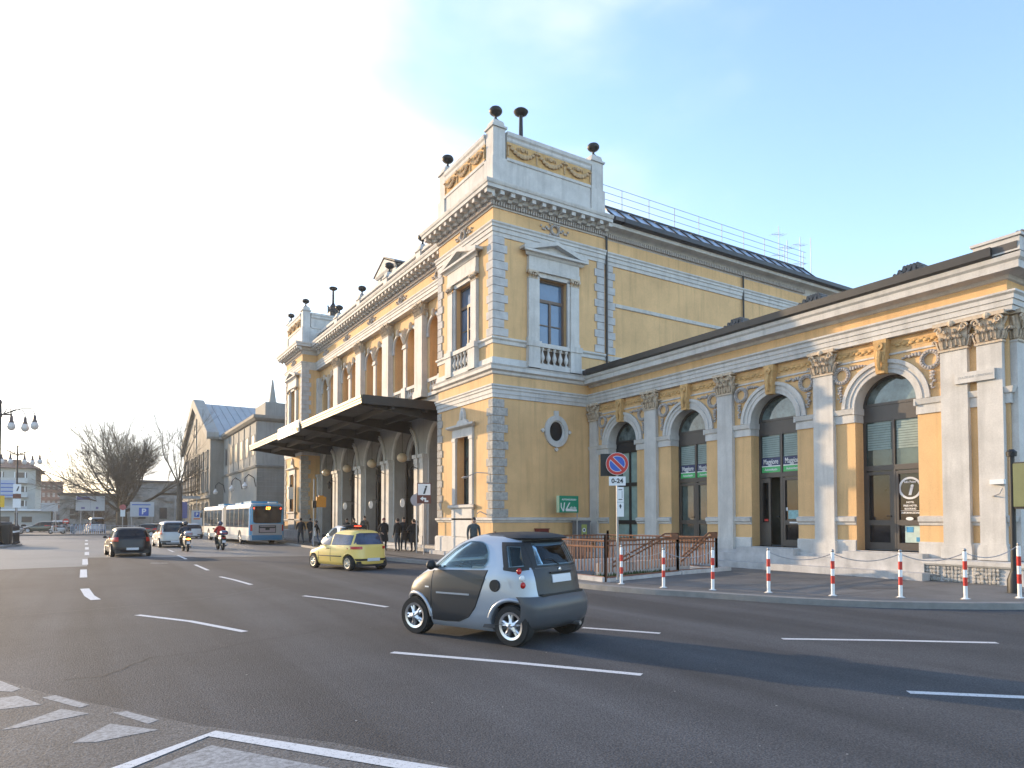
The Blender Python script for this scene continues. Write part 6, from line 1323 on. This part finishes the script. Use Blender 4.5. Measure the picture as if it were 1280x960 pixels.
# globes, bracket lamps, oval signs of the entrance
for i in range(4):
    c=PY[i+1]+BW/2-BW if False else PY[i+1]-0.0+BW/2-BW+BW*0
for i,(u,lb) in enumerate(zip([PY[1]+BW/2,PY[2]+BW/2,PY[3]+BW/2,PY[4]+BW/2],['nearest','second nearest','third nearest','farthest'])):
    t=thing('globe_lamp','cream globe lamp hanging in the %s visible entrance arch under the canopy'%lb,'lamp',(XM-.3,u-.2,5.5),0,'globe lamps under the canopy')
    mb=MB(); mb.ball((0,0,0),.31,.31,.28,20,12); place(mb.mesh('globe',LAMPG,60),'globe',t); mb=MB(); mb.tube([(0,0,.26),(0,0,2.0)],.015,6); mb.lathe((0,0,.24),[(.1,0),(.08,.06)],12); place(mb.mesh('rod',IRON,40),'rod',t)
    t=thing('wall_lantern','small dark lantern on the %s entrance pier'%lb,'lamp',(XM-.75,PY[i+1],4.6),0,'lanterns on the entrance piers')
    mb=MB(); mb.tube([(.4,0,.1),(.1,0,.2),(0,0,.1)],.025,6); mb.lathe((0,0,-.4),[(.02,-.1),(.1,0),(.14,.3),(.16,.34),(.05,.5)],8); place(mb.mesh('lantern',IRON,40),'lantern',t)
    if i<3:
        t=thing('oval_sign','white oval sign projecting by the %s entrance pier'%lb,'sign',(XM-1.0,PY[i+1]+.6,2.75),0,'oval signs at the entrance'); mb=MB(); mb.M=lambda u_,d,z:(u_,d,z)
        oval(mb,0,0,0,0,.13,.25,-.02,.02,24); place(mb.mesh('face',WHITE,40),'face',t); mb=MB(); mb.tube([(.1,0,.3),(.7,0,.3)],.02,5); place(mb.mesh('arm',IRON,40),'arm',t)
# canopy lettering
t=thing('station_name_sign','white sign board with dark and red letters on the canopy edge','sign',(CX-.12,45.3,7.6))
mb=MB(); mb.box(-.05,.0,-2.7,2.7,-.34,.40); bb=place(mb.mesh('board',WHITE,0),'board',t)
text('Trieste Centrale',.62,MF(-.055,-.4+0,.02),mat('sign_letter_grey',(.10,.10,.14),.5),'lettering',bb,ext=.01,bold=.01,sx=.9)
mb=MB(); mb.box(-.075,-.051,-2.6,-2.2,0,.34); mb.box(-.075,-.051,-2.1,-1.9,0,.34) if False else None; place(mb.mesh('red_emblem',REDP,0),'red_emblem',bb); mb=MB(); mb.box(-.075,-.051,-2.65,-2.25,-.3,-.06); place(mb.mesh('brown_emblem',OCHRE,0),'brown_emblem',bb)
# wall bracket street light on the near pavilion
t=thing('bracket_lamp','thin arm wall lamp on the corner quoins of the near pavilion','lamp',(14.6,25.35,3.6)); mb=MB(); mb.tube([(0,0,.2),(-.25,.5,.25),(-.45,1.0,.1)],.02,6); mb.tube([(0,0,-1.6),(-.2,.3,-1.45),(-.28,.45,-1.55)],.02,6); place(mb.mesh('arm',GREYM,40),'arm',t); mb=MB(); mb.ball((-.5,1.15,.06),.1,.26,.05); place(mb.mesh('lamp_head',GREYM,50),'lamp_head',t)
# roof antennas
for x,h,lb,els in ((35.9,2.9,'tall television antenna with short crossbars on the hall roof',2),(36.7,2.2,'thin twin antenna beside the tall one on the hall roof',1),(38.0,2.7,'television antenna with crossbar at the end of the roof railing',2),(39.1,2.9,'plain whip antenna standing alone on the hall roof',0)):
    t=thing('roof_antenna',lb,'antenna',(x,26.4,16.6)); mb=MB(); mb.tube([(0,0,0),(0,0,h+.4)],.022,5); place(mb.mesh('mast',GREYM,40),'mast',t)
    if els:
        mb=MB()
        for k in range(els): 
            z=h*(.95-.45*k); mb.tube([(-.7,0,z-.1),(.5,0,z+.1)],.014,4)
            for q in range(4): mb.tube([(-.5+.3*q,-.3,z-.05+.04*q),(-.5+.3*q,.3,z-.05+.04*q)],.01,4)
        place(mb.mesh('crossbars',GREYM,0),'crossbars',t)
# lamp posts
def lamppost(label,loc,rz,h=9.8):
    t=thing('street_lamp',label,'street lamp',loc,rz,'ornate lamp posts on the left')
    mb=MB(); mb.lathe((0,0,0),[(.34,0),(.34,.15),(.25,.2),(.22,1.1),(.28,1.2),(.16,1.35),(.13,2.4),(.17,2.45),(.10,2.6),(.075,h-1.2),(.12,h-1.15),(.09,h-1.0),(.06,h-.3),(.1,h-.2),(.03,h)],14); place(mb.mesh('pole',IRON,40),'pole',t)
    mb=MB(); mb.tube([(-.65,0,h-1.0),(.65,0,h-1.0)],.055,6); mb.tube([(0,-.5,h-1.0),(0,.5,h-1.0)],.05,6)
    L=[]
    for s in (-1,1):
        for r_,dz,yy in ((.62,-.1,0),(1.35,-.12,.25),(1.95,.0,-.15)):
            pts=[(s*.15,0,h-1.0),(s*r_*.6,yy*.5,h-.55+dz*.5),(s*r_*.9,yy,h-.5+dz),(s*r_,yy,h-.85+dz),(s*r_,yy,h-1.0+dz)]; mb.tube(pts,.028,6); L.append((s*r_,yy,h-1.0+dz))
        for k in range(3): mb.ring(s*(.35+.3*k),h-.9,.08,.11,-.015,.015,0,2*PI,12)
    place(mb.mesh('arms',IRON,40),'arms',t)
    for p in L:
        mb=MB(); mb.lathe(p,[(.05,.05),(.09,0),(.11,-.28),(.17,-.40),(.16,-.44)],10); c_=place(mb.mesh('lantern_cap',mat('brown_lantern_cap',(.10,.07,.06),.5),40),'lantern_cap',t)
        mb=MB(); mb.lathe(p,[(.16,-.44),(.24,-.60),(.25,-.74),(.19,-.88),(.08,-.96),(.03,-.97)],14); place(mb.mesh('lamp_globe',CLEARG,60),'lamp_globe',c_)
    return t
lamppost('tall ornate iron lamp post cut by the left picture edge, with hanging pear-shaped globes',(-5.08,57.1,.13),R(-5))
lamppost('tall ornate iron lamp post farther away, standing free with six hanging globes',(-6.4,89.5,0),R(10))
# signs on the left
def board(name,label,x,y,z0,z1,w,m,rz=0,posts=(0,),ph=None,cat='sign'):
    t=thing(name,label,cat,(x,y,.0),rz); mb=MB()
    for p in posts: mb.tube([(p,.05,0),(p,.05,ph or z1)],.05,8)
    place(mb.mesh('post',GREYM,40),'post',t); mb=MB(); mb.box(-w/2,w/2,-.02,.02,z0,z1); return t,place(mb.mesh('board',m,0),'board',t)
LB=mat('pale_blue_board',(.40,.46,.55),.5,var=.05); LG=mat('pale_grey_board',(.48,.50,.52),.5,var=.05)
t,b_=board('direction_sign','large pale direction board with lane arrows on two posts before the far kerb',.35,103.5,3.0,4.9,3.2,LG,posts=(-1,.4))
mb=MB(); mb.box(-1.5,-.1,-.026,-.02,4.4,4.8); mb.box(-1.0,-.6,-.026,-.02,3.2,3.45); mb.box(.6,.9,-.026,-.02,3.2,3.5)
for k in range(6): mb.box(-.03,.03,-.026,-.02,3.15+.27*k,3.25+.27*k)
place(mb.mesh('print',mat('board_print_violet',(.16,.15,.30),.5),0),'print',b_)
t,b_=board('direction_sign','pale blue direction board left of the brown tower block',-8.6,106,4.6,6.8,1.9,LB,ph=6.9,posts=(-.7,))
mb=MB(); 
for k in range(4): mb.box(-.6,.7,-.026,-.02,4.85+.48*k,4.97+.48*k)
place(mb.mesh('print',BLUEP,0),'print',b_)
t,b_=board('parking_sign','wide pale board with blue P square on posts, right of the plane tree',5.75,95,2.2,4.0,2.6,LG,posts=(-1.1,1.1))
mb=MB(); mb.box(-.35,.7,-.03,-.02,2.3,3.3); pb=place(mb.mesh('blue_square',BLUEP,0),'blue_square',b_); text('P',.95,MS(.17,-.035,2.8),WHITE,'lettering',pb,ext=.003,bold=.03); mb=MB(); mb.box(-1.1,.9,-.026,-.02,3.6,3.72); place(mb.mesh('print',BLUEP,0),'print',b_)
t,b_=board('parking_sign','upright white panel with small blue P and orange mark, left of the bus',10.9,87,1.0,2.9,1.15,mat('white_panel',(.55,.56,.58),.5),posts=(0,))
mb=MB(); mb.box(-.28,.28,-.03,-.02,2.15,2.7); pb=place(mb.mesh('blue_square',BLUEP,0),'blue_square',b_); text('P',.5,MS(0,-.035,2.43),WHITE,'lettering',pb,ext=.003,bold=.02); mb=MB(); mb.box(-.35,.35,-.026,-.02,1.85,2.0); place(mb.mesh('orange_mark',mat('orange_mark',(.7,.2,.04),.5),0),'orange_mark',b_)
t,b_=board('traffic_sign','small red-topped traffic sign with white plates beside the plane tree trunk',3.6,93,2.2,3.1,.5,WHITE,posts=(0,)); mb=MB(); mb.lathe((0,-.04,3.3),[(.34,0),(.34,.02)],20,'y'); place(mb.mesh('disc',mat('faded_red_disc',(.40,.10,.10),.5),40),'disc',t)
t,b_=board('notice_frame','grey metal frame with blue notices standing between people carrier and gabled building',10.0,92,2.0,4.0,.9,mat('blue_notice',(.12,.13,.30),.5),posts=(-.9,.6,1.5),ph=4.4); mb=MB(); mb.box(-1.0,1.9,-.05,.1,4.4,4.75); place(mb.mesh('crossbeam',GREYM,0),'crossbeam',t)
t,b_=board('information_sign','black and white i sign with small plates hung on the second lamp post',-6.35,89.2,4.6,5.6,.7,WHITE,posts=(0,),ph=5.5); text('i',.7,MS(0,-.03,5.1),BLACK,'lettering',b_,ext=.003,bold=.03,shear=.3)
mb=MB(); mb.box(-.35,.35,-.02,.02,4.1,4.55); place(mb.mesh('brown_plate',BROWNP,0),'brown_plate',t); mb=MB(); mb.box(-.35,.35,-.02,.02,3.1,4.05); place(mb.mesh('lower_plate',WHITE,0),'lower_plate',t)
t,b_=board('advert_panel','yellow panel on the left behind the first lamp post',-8.3,94,3.2,4.5,1.0,YELP,posts=(0,))
t,b_=board('bus_shelter_board','low grey board on a post between the parked cars and the brown tower block',-4.1,106,2.9,4.0,1.8,LG,posts=(.7,))
t=thing('striped_post','short post with red and white disc beside the far parked cars','post',(-2.2,101,.12)); mb=MB(); mb.tube([(0,0,0),(0,0,1.6)],.05,6); place(mb.mesh('pole',GREYM,40),'pole',t); mb=MB(); mb.lathe((0,-.06,1.5),[(.35,0),(.35,.02)],20,'y'); rd=place(mb.mesh('disc',REDP,40),'disc',t); mb=MB(); mb.box(-.25,.25,-.07,-.062,1.43,1.57); place(mb.mesh('white_bar',WHITE,0),'white_bar',rd)
t=thing('bicycle_rack','pale blue and white bicycle stands in a row beyond the far kerb','bicycle rack',(-.6,97,.12)); mb=MB()
for k in range(9): x=-1.0+.42*k; mb.tube([(x,0,0),(x,0,1.0),(x+.1,.3,1.15),(x+.2,.6,1.0),(x+.2,.6,0)],.04,6)
place(mb.mesh('hoops',mat('pale_blue_tubes',(.35,.45,.60),.4,.3),40),'hoops',t)
t=thing('guard_rail','grey guard rail along the far kerb','railing',(-3,94.5,.12)); mb=MB()
for k in range(15): mb.tube([(k*.9,0,0),(k*.9,0,1.0)],.03,5)
mb.tube([(0,0,1.0),(12.6,0,1.0)],.03,5); mb.tube([(0,0,.55),(12.6,0,.55)],.02,5); place(mb.mesh('rails',GREYM,40),'rails',t)
for k,(x,y) in enumerate([(-5.6,57.0),(-4.9,57.3)]):
    t=thing('waste_container',['black waste container cut by the left picture edge','black waste container with pale ribs, right of the one at the picture edge'][k],'waste container',(x,y+.3*k,.13),R(-5)); mb=MB(); mb.add([(-.6,-.5,0),(.5,-.5,0),(.5,.5,0),(-.6,.5,0),(-.7,-.6,1.3),(.55,-.6,1.3),(.55,.6,1.3),(-.7,.6,1.3)],[(0,1,2,3),(4,7,6,5),(0,4,5,1),(1,5,6,2),(2,6,7,3),(3,7,4,0)]); place(mb.mesh('bin_body',BLACK,0),'bin_body',t)
    mb=MB(); mb.box(-.72,.58,-.63,.63,1.3,1.38); mb.tube([(-.7,0,1.4),(.55,0,1.4)],.12,8); place(mb.mesh('lid',mat('bin_lid',(.04,.04,.045),.5),40),'lid',t)
for k in range(5):
    x,y=-4.15+.0*k,56.6+.9*k; lb=['nearest','second nearest','middle','second farthest','farthest'][k]
    t=thing('iron_bollard','dark cast-iron bollard, %s in the row on the traffic island'%lb,'bollard',(x,y,.13),0,'iron bollards on the traffic island'); mb=MB(); mb.lathe((0,0,0),[(.12,0),(.12,.1),(.07,.15),(.065,1.1),(.09,1.14),(.07,1.2),(.02,1.25)],12); place(mb.mesh('post',IRON,40),'post',t); mb=MB(); mb.lathe((0,0,.8),[(.068,0),(.068,.12)],12); place(mb.mesh('pale_band',WHITE,40),'pale_band',t)
# ================================================================== trees
BARK=mat('grey_brown_bark',(.11,.09,.07),.95,var=.3,scale=4); TWIG=mat('twig_brown',(.15,.125,.095),.95,var=.3,scale=2)
def tree(name,label,loc,seed,trunk,r,levels,spread,length,up=.35,nch=(3,4),droop=0,shrink=.72,start=None):
    rnd=random.Random(seed); t=thing(name,label,'tree',loc); tm=MB(); cm=MB()
    def grow(p,d,L,rr,lv):
        pts=[p]; q=p.copy(); dd=d.copy(); seg=4 if lv<3 else 3
        for k in range(seg):
            dd=(dd+Vector((rnd.uniform(-1,1),rnd.uniform(-1,1),rnd.uniform(-.6,.9)*up*2))*.16).normalized(); q=q+dd*L/seg; pts.append(q.copy())
        mb=tm if lv<2 else cm; mb.tube(pts,rr,[8,7,5,4,3,3,3][lv],rr*.62)
        if lv>=levels: return
        n=rnd.randint(*nch)+(1 if lv>=2 else 0)
        for i in range(n):
            f=rnd.uniform(.25,1) if i else 1.; k=min(seg-1,int(f*seg)); a=pts[k].lerp(pts[k+1],f*seg-k) if f<1 else pts[-1]
            ax=dd.orthogonal().normalized(); ax.rotate(Matrix.Rotation(rnd.uniform(0,2*PI),3,dd)); nd=dd.copy(); nd.rotate(Matrix.Rotation(spread*rnd.uniform(.5,1.15)*(.35 if i==0 else 1),3,ax)); nd.z+=up*.25; nd.normalize()
            grow(a,nd,L*shrink*rnd.uniform(.75,1.15),max(.014,rr*.58*(1 if i==0 else .75)),lv+1)
    tm.tube([Vector((0,0,-.1)),Vector((.05,0,trunk*.5)),Vector((0,.05,trunk))],r*1.25,10,r)
    for i in range(start or 6):
        a=2*PI*i/(start or 6)+rnd.uniform(-.2,.2); e=rnd.uniform(.35,1.25); e=e if (start or 6)<9 else .45+1.05*((i*7)%start)/start; d=Vector((math.cos(a)*math.cos(e),math.sin(a)*math.cos(e),math.sin(e)))
        grow(Vector((0,0,trunk-.15)),d,length*rnd.uniform(.85,1.15),r*.36,1)
    place(tm.mesh('trunk',BARK,60,recalc=False),'trunk',t); place(cm.mesh('crown',TWIG,0,recalc=False),'crown',t); return t
tree('plane_tree','broad leafless plane tree with dense twig crown at the end of the street',(3.9,104,.1),11,2.8,.6,5,R(34),4.8,up=.2,nch=(4,5),shrink=.73,start=11)
tree('bare_tree','slim leafless tree with knobbly upright branches in front of the gabled building',(8.7,84,.1),23,5.5,.26,5,R(36),3.5,up=.7,nch=(2,3),shrink=.72,start=4)
tree('bare_tree','small dark evergreen-like shrubby tree low behind the plane tree',(1.5,112,.1),9,1.2,.2,4,R(45),2.0,up=.3,nch=(4,5),shrink=.7,start=8)
# ================================================================== background buildings
BG1=mat('pale_apartment_plaster',(.40,.40,.37),.85,var=.08,scale=.3); BG2=mat('brown_brick_block',(.20,.10,.075),.85,var=.15,scale=.6); BG3=mat('grey_rough_masonry',(.24,.225,.20),.95,var=.4,scale=.8,bump=.5,bscale=3)
GS=mat('grey_ashlar',(.25,.23,.20),.85,var=.2,scale=.35,streak=.4,bump=.3,bscale=4); GS2=mat('pale_ashlar',(.31,.295,.265),.85,var=.15,scale=.4,streak=.45)
BLR=mat('blue_grey_metal_roof',(.16,.24,.30),.45,.2,var=.12,scale=.4)
# gabled building
X,ya,yb=13.1,93.0,121.0; ym=107.0
t=thing('gabled_building','tall stone building with steep gable and blue-grey metal roof beyond the station','building',(X+10,107,0)); o_=-t.location
def Pg(mb,name,m,par=None,smooth=0): return mb.build(name,m,par or t,o_ if par is None else (0,0,0),smooth)
mb=MB(F(X)); mb.prism([(ya,0),(yb,0),(yb,12.4),(ym,18.2),(ya,12.4)],0,1); mb.M=None; mb.box(X+1,X+40,ya,ya+.8,0,12.4); mb.box(X+1,X+40,yb-.8,yb,0,12.4); Pg(mb,'wall',GS)
mb=MB(F(X)); mb.prism([(ya-.5,12.3),(ya-.3,12.0),(ym,17.9),(yb+.3,12.0),(yb+.5,12.3),(yb+.5,12.9),(ym+.9,19.0),(ym-.9,19.0),(ya-.5,12.9)],-.5,.9); Pg(mb,'gable_coping',GS2)
mb=MB(F(X)); mb.prism([(ya-.6,12.3),(ym,18.4),(yb+.6,12.3),(yb+.6,12.5),(ym,18.65),(ya-.6,12.5)],.9,40)
for k in range(40): mb.prism([(ya-.6,12.5),(ym,18.65),(ym,18.72),(ya-.6,12.57)],.95+k,1.03+k)
Pg(mb,'roof',BLR)
mb=MB(F(X)); mb.box(ya-.6,ya-.3,.9,40,12.0,12.35); mb.box(ya,yb,-.25,0,4.6,4.9); mb.box(ya,yb,-.2,0,.2,1.0); Pg(mb,'cornice',GS2)
for k in range(7):
    u=ya+2.4+3.87*k; 
    for z0,z1 in ((1.2,3.9),(5.6,8.0),(8.6,10.6)):
        mb=MB(F(X)); mb.box(u-.6,u+.6,-.05,-.01,z0,z1); w_=Pg(mb,'window',mat('dark_window',(.03,.03,.035),.3))
        mb=MB(F(X)); mb.box(u-.85,u-.6,-.15,0,z0,z1); mb.box(u+.6,u+.85,-.15,0,z0,z1); mb.box(u-.95,u+.95,-.2,0,z1,z1+.2); mb.box(u-.95,u+.95,-.22,0,z0-.2,z0); Pg(mb,'frame',GS2,w_)
mb=MB(F(X)); mb.archwall(ym-1.1,ym+1.1,11.2,16.2,ym,.85,14.6,-.14,0,11.2); w_=Pg(mb,'arched_window',GS2); mb=MB(F(X)); mb.box(ym-.8,ym+.8,-.05,-.01,11.2,15.2); Pg(mb,'pane',MATS['dark_window'],w_)
# flat-roofed block
X,ya,yb=14.7,73.0,93.0
t=thing('office_block','flat-roofed grey stone block with a row of small square windows between station and gabled building','building',(X+10,83,0)); o_=-t.location
mb=MB(); mb.box(X,X+30,ya,yb-.01,0,12.2); mb.box(X+1.0,X+12,ya+1,ya+6,12.2,14.2); mb.box(X+12,X+30,ya+3,yb,12.2,15.4); Pg(mb,'wall',GS2)
mb=MB(F(X)); mb.mould([(0,12.0),(-.2,12.05),(-.45,12.3),(-.45,12.6),(0,12.65)],ya,yb,1,0); mb.mould([(0,7.2),(-.12,7.2),(-.2,7.4),(0,7.5)],ya,yb,1,0); mb.M=S(ya); mb.mould([(0,12.0),(-.2,12.05),(-.45,12.3),(-.45,12.6),(0,12.65)],X,X+30,1,0); mb.mould([(0,7.2),(-.12,7.2),(-.2,7.4),(0,7.5)],X,X+30,1,0)
mb.M=S(ya)
for k in range(14):
    mb.box(X,X+30,-.03,0,.3+.5*k,.3+.5*k+.46) if k<14 else None
Pg(mb,'cornice',GS)
for k in range(6):
    u=ya+1.8+3.2*k; mb=MB(F(X)); mb.box(u-.7,u+.7,-.04,-.0,8.6,10.6); w_=Pg(mb,'window',MATS['dark_window']); mb=MB(F(X)); mb.box(u-.85,u-.7,-.06,0,8.5,10.7); mb.box(u+.7,u+.85,-.06,0,8.5,10.7); mb.box(u-1.6,u-1.35,-.08,0,7.6,11.9); Pg(mb,'frame',GS2,w_)
mb=MB(); mb.box(X+11.5,X+31,ya-1+3,yb,15.4,15.7); Pg(mb,'roof_slab',ROOF)
t=thing('obelisk','slender pale stone obelisk rising above the flat-roofed block','obelisk',(16.85,76,14.0)); mb=MB(); mb.box(-.5,.5,-.5,.5,0,.5); place(mb.mesh('base',GS2,0),'base',t); mb=MB(); mb.add([(-.34,-.34,.5),(.34,-.34,.5),(.34,.34,.5),(-.34,.34,.5),(-.06,-.06,3.0),(.06,-.06,3.0),(.06,.06,3.0),(-.06,.06,3.0)],[(0,1,2,3),(4,7,6,5),(0,4,5,1),(1,5,6,2),(2,6,7,3),(3,7,4,0)]); place(mb.mesh('shaft',GS2,0),'shaft',t)
for k,(x,y,lb) in enumerate([(14.5,90.5,'leftmost lantern lamp on a curved bracket, on the flat-roofed block'),(14.5,79.5,'middle lantern lamp on a curved bracket, on the flat-roofed block'),(14.6,72.8,'lantern lamp at the corner of the flat-roofed block above the bus')]):
    t=thing('bracket_lamp',lb,'lamp',(x,y,5.2),0,'bracket lamps on the stone block'); mb=MB(); mb.tube([(0,0,0),(-.2,0,.9),(-.8,-.4,1.2),(-1.2,-.7,.8),(-1.2,-.7,.4)],.05,6); place(mb.mesh('bracket',IRON,40),'bracket',t); mb=MB(); mb.lathe((-1.2,-.7,0),[(.05,.4),(.15,.2),(.3,-.0),(.2,-.25),(.03,-.3)],10); place(mb.mesh('lamp_globe',CLEARG,50),'lamp_globe',t)
# rough masonry building behind the plane tree
t=thing('masonry_building','weathered grey masonry building half hidden behind the plane tree','building',(10,150,0)); o_=-t.location
mb=MB(); mb.box(-4,18,140,160,0,6.2); mb.box(5,20,138,158,0,8.6); rnd=random.Random(5)
for k in range(60): x=rnd.uniform(-4,19); z=rnd.uniform(.5,7.5); mb.box(x,x+rnd.uniform(.4,1.6),137.6 if x>5.2 else 139.6,138.2 if x>5.2 else 140.2,z,z+.2)
Pg(mb,'wall',BG3); mb=MB(); mb.box(4.5,20.5,137.5,158.5,8.6,8.9); mb.box(-4.4,5,139.5,160,6.2,6.5); Pg(mb,'roof',ROOF)
for k in range(6):
    x=-2.5+3.4*k; yy=137.9 if x>5 else 139.9; mb=MB(); mb.box(x,x+1.2,yy,yy+.2,2,4); Pg(mb,'window',MATS['dark_window'])
# apartment house left
t=thing('apartment_house','pale flat-fronted apartment house with three rows of balconies at the far left','building',(-20,186,0)); o_=-t.location
mb=MB(); mb.box(-40,-9.5,178,200,0,12.8); Pg(mb,'wall',BG1)
mb=MB(); mb.add([(-40,177,12.8),(-8.6,177,12.8),(-8.6,200,12.8),(-40,200,12.8),(-40,186,15.2),(-12,186,15.2),(-6.5,178,10.5),(-6.5,200,10.5)],[(0,1,5,4),(1,6,7,2),(1,2,5),(4,5,2,3),(0,4,3)]); mb.box(-13.5,-11.5,180,182,12.8,14.6); Pg(mb,'roof',mat('brown_roof_tiles',(.18,.10,.07),.8))
for j in range(3):
    z=3.6+3.0*j; mb=MB(); mb.box(-40,-10.8,176.4,178,z,z+.2); mb.box(-40,-10.8,176.4,176.5,z+.2,z+1.1); Pg(mb,'balcony',mat('pale_balcony',(.46,.46,.44),.8))
    for k in range(6): x=-33+4*k; mb=MB(); mb.box(x,x+2.0,177.9,178.0,z+.3,z+2.3); w_=Pg(mb,'window',MATS['dark_window']); mb=MB(); mb.box(x-.2,x,177.85,178,z+.3,z+2.4); mb.box(x+1.6,x+1.8,177.85,178,z+.3,z+2.4); Pg(mb,'frame',WHITE,w_)
t=thing('shop_pavilion','low pale kiosk row with dark window openings in front of the apartment house','building',(-14,150,0)); o_=-t.location
mb=MB(); mb.box(-30,-5.5,148,156,0,3.4); Pg(mb,'wall',BG1); mb=MB(); mb.box(-30.5,-5,147.2,156.5,3.4,3.7); Pg(mb,'roof',WHITE)
for k in range(7): x=-29+3.2*k; mb=MB(); mb.box(x,x+1.5,147.9,148,1.4,2.4); Pg(mb,'window',MATS['dark_window'])
t=thing('tower_block','narrow brown brick tower block behind the apartment house','building',(-10.2,277,0)); o_=-t.location
mb=MB(); mb.box(-13,-7.2,272,284,0,14.2); Pg(mb,'wall',BG2); mb=MB(); mb.box(-13.2,-7,271.8,284.2,14.2,14.6); Pg(mb,'roof',BG2)
for j in range(5):
    for k in range(4): mb=MB(); x=-12.6+1.4*k; z=1.6+2.6*j; mb.box(x,x+.7,271.9,272,z,z+1.4); Pg(mb,'window',mat('pale_window',(.32,.28,.25),.5))
t=thing('warehouse','long low grey warehouse with brown roof edge on the far side behind the direction board','building',(0,260,0)); o_=-t.location
mb=MB(); mb.box(-18,16,250,270,0,5.4); mb.box(-6.5,3,249,250,0,4.2); Pg(mb,'wall',mat('far_grey_wall',(.22,.21,.20),.9,var=.1,scale=.1)); mb=MB(); mb.box(-19,17,249.5,271,5.4,6.3); Pg(mb,'roof',BG2)
for k in range(8): mb=MB(); x=-16+4*k; mb.box(x,x+2,249.9 if not -6.5<x+1<3 else 248.9,250 if not -6.5<x+1<3 else 249,1.5,3.5); Pg(mb,'window',MATS['dark_window'])
# distant hills
g=MB(); rnd=random.Random(8); vs=[];n=60
for i in range(n+1): x=-700+1500*i/n; vs.append((x,1450,0)); vs.append((x,1500,8+9*math.sin(i*.25)+rnd.uniform(0,3)+(max(0,i-28))*.5)); vs.append((x,1700,0))
g.add(vs,[(3*i,3*i+3,3*i+4,3*i+1) for i in range(n)]+[(3*i+1,3*i+4,3*i+5,3*i+2) for i in range(n)]); struct(g,'hills',mat('far_hill',(.12,.13,.12),.95))

# haze: the far end of the street fades a little against the low sun
hz=MB(); hz.box(-500,560,-420,1760,-1,30); ho=hz.build('haze',bpy.data.materials.new('haze_air'),smooth=0); ho['kind']='stuff'; hm=ho.data.materials[0]; hm.use_nodes=True
ht=hm.node_tree; ht.nodes.clear(); vo=ht.nodes.new('ShaderNodeVolumePrincipled'); vo.inputs['Color'].default_value=(.95,.94,.92,1); vo.inputs['Density'].default_value=.0004; vo.inputs['Anisotropy'].default_value=.3
oo=ht.nodes.new('ShaderNodeOutputMaterial'); ht.links.new(vo.outputs[0],oo.inputs['Volume'])
